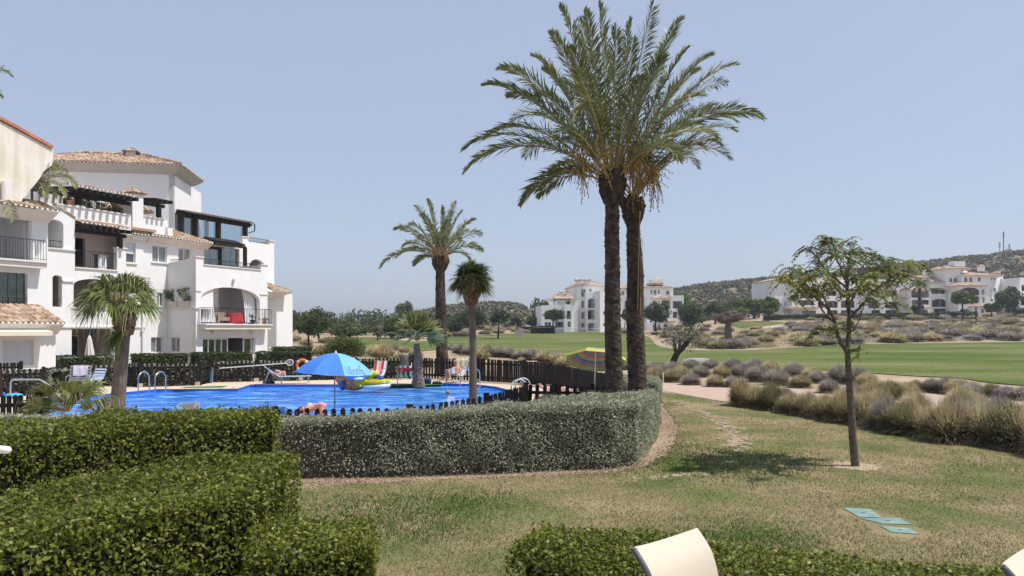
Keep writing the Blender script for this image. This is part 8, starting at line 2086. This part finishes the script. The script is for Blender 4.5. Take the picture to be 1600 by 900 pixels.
# swimmer
f = G(700, 621.5, WZ); dS = f[1]; q2 = lambda px, py, dy=0: P(px, py, dS + dy)
person('grey haired swimmer seen from behind with head above the water', dict(pel=f + (0, .1, -.75), chest=f + (.02, .03, -.14), neck=f + (0, 0, .03), head=f + (0, 0, .13), shL=f + (-.18, 0, -.04), elL=f + (-.34, -.2, -.25), wrL=f + (-.2, -.4, -.3), shR=f + (.18, 0, -.02), elR=f + (.4, -.15, -.16), wrR=f + (.3, -.4, -.3)), f, SKINL, HAIRG, face=(.1, 1, 0))
# person lying by the bent ladder and another behind the short fence
d = 20.2
person('tanned person in navy shorts lying on a sunbed by the bent ladder', dict(pel=q(815, 628, 0), chest=q(806, 626.5, 0), neck=q(800.5, 628, .02), head=q(797, 629, .02), shL=q(803, 627, -.17), elL=q(797, 631, -.24), wrL=q(793, 631, -.1), shR=q(803, 627, .17), elR=q(797, 630, .24), wrR=q(793, 630, .12), hpL=q(816, 628.5, -.1), knL=q(838, 630, -.1), anL=q(856, 631, -.1), toL=q(860, 629, -.1), hpR=q(816, 628.5, .1), knR=q(834, 630, .12), anR=q(838, 618, .14), toR=q(836, 613, .14)), q(815, 640), SKIN, HAIRD, shorts=DBLUE, face=(-.4, -.2, -.8))
mb = MB(); a, b = P(790, 634, 20.2), P(862, 636, 20.2); mb.hexa([a + (0, -.3, -.3), b + (0, -.3, -.3), b + (0, .3, -.3), a + (0, .3, -.3), a + (0, -.3, 0), b + (0, -.3, 0), b + (0, .3, 0), a + (0, .3, 0)]); tag(mb.build('sunbed', GREYF), 'dark flat sunbed under the tanned person beside the bent ladder', 'sunbed')
mb = MB(); a, b = P(838, 614, 25.6), P(902, 616, 25.6); mb.hexa([a + (0, -.35, -.15), b + (0, -.35, -.15), b + (0, .35, -.15), a + (0, .35, -.15), a + (0, -.35, 0), b + (0, -.35, 0), b + (0, .35, 0), a + (0, .35, 0)]); tag(mb.build('sunbed', WHF), 'low flat sunbed behind the short fence at the right', 'sunbed')
d = 25.6
person('dark haired person lying on the deck behind the short fence at the right', dict(pel=q(868, 610, 0), chest=q(853, 607, 0), neck=q(847, 605, 0), head=q(844, 603.5, 0), shL=q(852, 607, -.17), elL=q(856, 612, -.25), wrL=q(862, 612, -.2), shR=q(852, 607, .17), elR=q(856, 611, .25), wrR=q(862, 611, .2), hpL=q(869, 611, -.1), knL=q(882, 606, -.1), anL=q(893, 611, -.1), toL=q(895, 607, -.1), hpR=q(869, 611, .1), knR=q(884, 607, .1), anR=q(896, 611, .1), toR=q(898, 607, .1)), q(868, 616), SKINL, HAIRD, shorts=BLK, face=(.3, -.5, .6))

# ================================================================ THINGS ON THE BALCONIES AND PORCHES
def on6(px, py, off=0): pl_ = p6.shift(off); s, z = pl_.sz(px, py); return np.array(pl_.W(s, z)), pl_, s, z
c, pl_, s, z = on6(366, 505, -.35)
th = thing('table', 'balcony table under a bright red cloth', 'table', c); mb = MB(); s0, s1 = pl_.s_at(357), pl_.s_at(376); vs_ = []
n = 32
for k, (dz, f_) in enumerate(((.72, .85), (.70, 1.0), (.35, 1.04), (.05, 1.1))):
    for i in range(n): a = 2 * pi * i / n; w_ = 1 + (.05 * sin(a * 8) if k > 1 else 0); vs_.append(pl_.W((s0 + s1) / 2 + cos(a) * (s1 - s0) / 2 * f_ * w_, slab_z + dz, sin(a) * .45 * f_ * w_))
mb.add(vs_, [tuple(range(n))] + [(k * n + i, k * n + (i + 1) % n, (k + 1) * n + (i + 1) % n, (k + 1) * n + i) for k in range(3) for i in range(n)]); mb.build('tablecloth', REDF, th)
c, pl_, s, z = on6(346, 505, -.6)
th = thing('balcony_sofa', 'beige balcony sofa with patterned cushions left of the red table', 'sofa', c); s0, s1 = pl_.s_at(335), pl_.s_at(357); FAB = M('patterned_beige_fabric', (.36, .29, .23), .9, .25, 7)
for nm, z0_, z1_, o0_, o1_ in (('seat', .22, .45, -.35, .35), ('backrest', .45, .85, -.40, -.22)): mb = MB(); pbox(mb, pl_, s0, s1, slab_z + z0_, slab_z + z1_, o0_, o1_); mb.build(nm, FAB, th)
for s_ in (s0, s1 - .1): mb = MB(); pbox(mb, pl_, s_, s_ + .1, slab_z + .02, slab_z + .6, -.35, .36); mb.build('armrest', C('pale_wood', (.45, .32, .2)), th)
def pot(label, pos, r_, h_, mat=None, plant=0, ph=.5, pw=.35, seed=0, pm='green', flower=None, leaf=.07):
    th = thing('plant_pot', label, 'potted plant', pos); mb = MB(); mb.tube([np.array(pos), np.array(pos) + (0, 0, h_ * .85), np.array(pos) + (0, 0, h_ * .85), np.array(pos) + (0, 0, h_)], [r_ * .7, r_, r_ * 1.12, r_ * 1.12], 14); mb.build('pot', mat or C('terracotta_pot', (.45, .19, .1), .8), th)
    if plant:
        r_n = np.random.default_rng(seed); k = max(4, plant); cs = np.array(pos) + np.stack([r_n.normal(0, pw * .45, k), r_n.normal(0, pw * .45, k), h_ + r_n.uniform(.05, ph, k)], 1); V = cloud(cs, pw * .4, 45, leaf, leaf * .4, r_n); quads_mesh('foliage', V, TREEM[pm], th, {'rnd': np.clip(r_n.normal(.5, .2, len(V)), 0, 1)})
        mb = MB()
        for c_ in cs[:8]: mb.tube([np.array(pos) + (0, 0, h_ * .8), c_], .012, 5)
        mb.build('stems', BARKD, th)
        if flower: V = cloud(cs, pw * .4, 12, leaf, leaf * .8, r_n); quads_mesh('flowers', V, flower, th, {'rnd': np.ones(len(V))})
    return th
for k, (a, b, l) in enumerate(((1.35, 2.30, 'left'), (.28, 1.25, 'right'))):
    pass
PLB = C('pale_stone_planter', (.60, .54, .46), .85)
for k, (x0, x1, l) in enumerate(((264.5, 279, 'left of the two pale planter boxes with oleander in the arched opening'), (280.5, 296.5, 'right of the two pale planter boxes with oleander in the arched opening'))):
    s0, s1 = ps.s_at(x0), ps.s_at(x1); zb_ = archs[0][1]; ctr = np.array(ps.W((s0 + s1) / 2, zb_, -.02)); th = thing('planter_box', l, 'planter', ctr); mb = MB(); pbox(mb, ps, s0, s1, zb_ + .004, zb_ + .32, -.2, .16); pbox(mb, ps, s0 - .02, s1 + .02, zb_ + .32, zb_ + .36, -.22, .18); mb.build('planter_body', PLB, th)
    rn_ = np.random.default_rng(40 + k); cs = np.array([ps.W(rn_.uniform(s0 - .25, s1 + .1), zb_ + rn_.uniform(.45, 1.25), rn_.uniform(-.25, .3)) for _ in range(15)]); V = cloud(cs, .17, 50, .15, .032, rn_); quads_mesh('foliage', V, TREEM['green'], th, {'rnd': np.clip(rn_.normal(.45, .2, len(V)), 0, 1)}); mb = MB()
    for c_ in cs: mb.tube([ps.W((s0 + s1) / 2, zb_ + .3, 0), c_], .012, 5)
    mb.build('stems', BARKD, th)
YF = LEAF('yellow_flowers', [(0, (.6, .45, .03)), (1, (.8, .62, .04))], .6, .2); RF = LEAF('red_flowers', [(0, (.5, .05, .03)), (1, (.7, .12, .05))], .6, .2)
zb_ = ar1b[0][1]
for px, fl, l in ((141, YF, 'pot of yellow flowers on the arched balcony behind the fan palm'), (148, RF, 'pot of red flowers beside the yellow ones on the arched balcony'), (169, RF, 'small pot of red flowers at the right of the arched balcony')):
    pot(l, p3.W(p3.s_at(px), zb_ + .01, -.35), .13, .22, None, 6, .22, .26, px, flower=fl, leaf=.06)
pot('small terracotta pot with a plant on the lower right of the main balcony', p6.W(p6.s_at(408), slab_z + .01, .3), .14, .2, None, 5, .2, .25, 3)
pot('dark pot on the main balcony beside the right curtain', p6.W(p6.s_at(391), slab_z + .01, .2), .16, .28, BLK, 5, .3, .25, 4)
pot('bushy potted plant on the roof terrace left of the chimney', p9.W(p9.s_at(196), zf9 + .02, -.8), .22, .4, None, 14, 1.1, .5, 5, leaf=.12)
pot('low green potted bush in the middle of the roof terrace', p9.W(p9.s_at(166), zf9 + .02, -.9), .25, .4, None, 16, .9, .8, 6, leaf=.12)
pot('second low green potted bush on the roof terrace', p9.W(p9.s_at(154), zf9 + .02, -.9), .25, .4, None, 14, .8, .7, 7, leaf=.12)
pot('terracotta pot on the parapet by the first timber post', p9.W(p9.s_at(112), zp9 + .08, -.15), .16, .26, None, 6, .2, .25, 8)
# closed parasol on the porch, penthouse parasol
def closed_parasol(label, base, h_, r_, mat):
    th = thing('closed_parasol', label, 'parasol', base); base = np.array(base); vs_ = []; n = 36; lv = [(0, 1.0), (.3, .85), (.6, .6), (.85, .4), (1.0, .12)]
    for t, f_ in lv:
        for i in range(n): a = 2 * pi * i / n; rr_ = r_ * f_ * (1 + .22 * sin(a * 8)); vs_.append(base + np.array([cos(a) * rr_, sin(a) * rr_, h_ * (.32 + .68 * t)]))
    mb = MB(); mb.add(vs_, [(k * n + i, k * n + (i + 1) % n, (k + 1) * n + (i + 1) % n, (k + 1) * n + i) for k in range(4) for i in range(n)] + [tuple(4 * n + i for i in range(n))]); mb.build('folded_canopy', mat, th, True); mb = MB(); mb.tube([base, base + (0, 0, h_ * 1.04)], .025, 8); mb.build('pole', ALU, th)
zt_ = p3.z_at(134, 524); b_ = np.array(p3.W(p3.s_at(134), .1, .3)); closed_parasol('folded pale pink parasol standing on the left ground floor porch', b_, (Z(524, b_[1]) - .1), .24, C('pale_pink_canvas', (.66, .58, .54), .8))
b_ = np.array(p9b.W(p9b.s_at(232), zf9, -2.2)); th = thing('parasol', 'open beige parasol on the roof terrace right of the chimney', 'parasol', b_); zt_ = Z(318, b_[1]); vs, fs, ms = umbrella_canopy(np.array([b_[0] + .3, b_[1], zt_ - .45]), 1.5, .5, Matrix.Identity(3), None, [.02, .25, .5, .75, 1]); mb = MB(); mb.add(vs, fs); mb.build('canopy', C('beige_canvas', (.62, .46, .28), .8), th); mb = MB(); mb.tube([b_ + (.3, 0, 0), (b_[0] + .3, b_[1], zt_)], .03, 8); mb.build('pole', DARKWOOD, th)
# tub and bottle on the ledge
s0 = p5.s_at(201); zb_ = max(p5.z_at(201, 556), .3); mb = MB(); p = np.array(p5.W(s0, zb_ + .01, -.12)); mb.tube([p, p + (0, 0, .2)], [.16, .2], 14); tag(mb.build('washing_tub', C('blue_plastic', (.03, .25, .60), .4)), 'bright blue plastic tub on the porch ledge behind the palm trunk', 'tub')
p = np.array(p5.W(p5.s_at(208.5), zb_ + .01, -.12)); th = thing('bottle', 'blue and orange bottle next to the blue tub on the ledge', 'bottle', p); mb = MB(); mb.tube([p, p + (0, 0, .26), p + (0, 0, .3)], [.09, .09, .05], 10); mb.build('bottle_body', C('blue_bottle', (.10, .2, .45), .3), th); mb = MB(); mb.tube([p + (0, 0, .3), p + (0, 0, .42)], .06, 8); mb.build('spray_head', ORG, th)
# laundry on the terrace rail
for x0, x1, mt, l in ((153, 157.5, BLK, 'dark towel over the terrace railing under the timber pergola'), (159, 172, WHF, 'white folding airer with laundry behind the terrace railing')):
    mb = MB(); a, b = p3.s_at(x0), p3.s_at(x1); pbox(mb, p3, a, b, zt3 + .1, zt3 + .85, -.30, -.26); pbox(mb, p3, a, b, zt3 + .82, zt3 + .86, -.4, -.2); tag(mb.build('laundry', mt), l, 'laundry')

# ================================================================ FOREGROUND CHAIRS
def sling_chair(label, px, d, yaw, top_py, w=.46):
    zt_ = Z(top_py, d); z0 = .42; th = thing('garden_chair', label, 'chair', (X(px, d), d, z0)); c, s = cos(yaw), sin(yaw); g_ = np.array([X(px, d), d, 0.])
    W_ = lambda x, y, z: g_ + np.array([x * c - y * s, x * s + y * c, z])
    prof = spline([(-.62, z0 + .40), (-.35, z0 + .385), (-.08, z0 + .37), (.04, z0 + .43), (.09, z0 + .60), (.115, zt_ - .24), (.16, zt_ - .10), (.245, zt_ + .0)], 6)   # y, z : curls back at the top
    m = len(prof); n = 12
    def slab(i0, i1, nm):
        vs_ = []
        for k in range(2):
            for (y, z) in prof[i0:i1]:
                for i in range(n + 1): t = i / n; sag = .035 * (4 * t * (1 - t)); topd = 0; vs_.append(W_((t - .5) * w, y + .006 * k + sag * .6, z - sag * .45 - .004 * k))
        mm = i1 - i0; fs_ = []
        for k in range(2): fs_ += [(k * mm * (n + 1) + j * (n + 1) + i, k * mm * (n + 1) + j * (n + 1) + i + 1, k * mm * (n + 1) + (j + 1) * (n + 1) + i + 1, k * mm * (n + 1) + (j + 1) * (n + 1) + i) for j in range(mm - 1) for i in range(n)]
        mb = MB(); mb.add(vs_, fs_); return mb.build(nm, SLING, th, True)
    slab(0, 19, 'seat'); slab(18, m, 'backrest')
    for sg in (-1, 1):
        mb = MB(); mb.tube([W_(sg * (w / 2 + (.008 if sg < 0 else -.035)), y + (0 if sg < 0 else .012), z - .012) for y, z in prof], .0145 if sg < 0 else .007, 10); mb.build('side_rail', CHFR, th, True)
        mb = MB(); mb.tube([W_(sg * (w / 2 + .01), -.55, z0 + .39), W_(sg * (w / 2 + .03), -.6, z0)], .014, 8); mb.build('leg', CHFR, th, True)
        mb = MB(); mb.tube([W_(sg * (w / 2 + .01), .05, z0 + .44), W_(sg * (w / 2 + .03), .22, z0)], .014, 8); mb.build('leg', CHFR, th, True)
        mb = MB(); mb.tube([W_(sg * (w / 2 + .02), .10, z0 + .66), W_(sg * (w / 2 + .05), -.2, z0 + .66), W_(sg * (w / 2 + .05), -.45, z0 + .64), W_(sg * (w / 2 + .03), -.52, z0 + .4)], .014, 8); mb.build('armrest', CHFR, th, True)
CHFR = C('dark_grey_frame', (.075, .075, .085), .45)
def sling_mat():
    m, nt, b = newmat('cream_sling_mesh'); L = nt.links.new; tc = nt.nodes.new('ShaderNodeTexCoord'); wv = nt.nodes.new('ShaderNodeTexWave'); wv.inputs['Scale'].default_value = 130; wv.bands_direction = 'Z'; L(tc.outputs['Object'], wv.inputs['Vector']); wv2 = nt.nodes.new('ShaderNodeTexWave'); wv2.inputs['Scale'].default_value = 130; wv2.bands_direction = 'X'; L(tc.outputs['Object'], wv2.inputs['Vector'])
    mu = nt.nodes.new('ShaderNodeMath'); mu.operation = 'MULTIPLY'; L(wv.outputs['Fac'], mu.inputs[0]); L(wv2.outputs['Fac'], mu.inputs[1]); r = ramp(nt, [(0, (.56, .49, .38)), (1, (.66, .59, .47))]); L(mu.outputs[0], r.inputs['Fac']); L(r.outputs['Color'], b.inputs['Base Color']); b.inputs['Roughness'].default_value = .65
    bp = nt.nodes.new('ShaderNodeBump'); bp.inputs['Strength'].default_value = .25; bp.inputs['Distance'].default_value = .002; L(mu.outputs[0], bp.inputs['Height']); L(bp.outputs['Normal'], b.inputs['Normal']); return m
SLING = sling_mat()
sling_chair('cream mesh garden chair with a dark grey frame in front of the hedge at the bottom', 1110, 3.45, .72, 856, .50)
sling_chair('second cream mesh chair cut off by the bottom right corner', 1694, 3.25, .72, 884, .46)
# white armrest at the left edge
d = 2.0; z_ = Z(696.5, d); mb = MB(); a = X(17, d)
mb.tube([(a - .5, d, z_ - .011), (a - .03, d, z_ - .010), (a - .006, d, z_ - .012), (a, d, z_ - .014)], [.011, .011, .010, .004], 10)
th = thing('parasol_stand_arm', 'tip of a white rounded bar poking in at the left edge above the hedges', 'bar', (a - .45, d, .42)); mb.build('arm', FRAMEW, th, True); mb = MB(); mb.tube([(a - .48, d, .42), (a - .48, d, z_ + .1)], .02, 10); mb.build('upright', FRAMEW, th)

# ================================================================ LABELS OF THE NEARER TUSSOCKS
ORD = ['first', 'second', 'third', 'fourth', 'fifth', 'sixth', 'seventh', 'eighth', 'ninth', 'tenth', 'eleventh', 'twelfth', 'thirteenth', 'fourteenth', 'fifteenth', 'sixteenth', 'seventeenth', 'eighteenth', 'nineteenth', 'twentieth', 'twenty-first', 'twenty-second', 'twenty-third', 'twenty-fourth', 'twenty-fifth', 'twenty-sixth']
for grp, tail in (('tussocks along the lawn edge', 'from the left in the row along the lawn'), ('shrubs between path and fairway', 'from the left between path and fairway'), ('tussocks behind the pool fence', 'from the left on the sand behind the pool fence')):
    byk = {}
    for o in list(bpy.data.objects):
        if o.get('group') == grp:
            k = 'straw coloured tussock' if 'straw' in o.data.materials[0].name else ('grey mauve shrub' if 'mauve' in o.data.materials[0].name else 'olive green tussock'); byk.setdefault(k, []).append(o)
    for k, os_ in byk.items():
        for i, o in enumerate(sorted(os_, key=lambda o: o.location.x / o.location.y)): o['label'] = ORD[min(i, 25)] + ' ' + k + ' ' + tail
for o in bpy.data.objects:
    if o.get('label') and len(o['label'].split()) > 16: o['label'] = ' '.join(o['label'].split()[:16])
# ================================================================ SUMMER HAZE
m = bpy.data.materials.new('haze_air'); m.use_nodes = True; nt = m.node_tree
for n_ in list(nt.nodes):
    if n_.type == 'BSDF_PRINCIPLED': nt.nodes.remove(n_)
pv = nt.nodes.new('ShaderNodeVolumePrincipled'); pv.inputs['Color'].default_value = (.80, .85, .93, 1); pv.inputs['Density'].default_value = .00038; pv.inputs['Anisotropy'].default_value = .3
nt.links.new(pv.outputs[0], nt.nodes['Material Output'].inputs['Volume'])
mb = MB(); mb.box((0, 1480, 32), (5200, 3200, 92)); o = mb.build('haze', m); tag(o, 'thin pale summer haze over the whole place', kind='stuff')
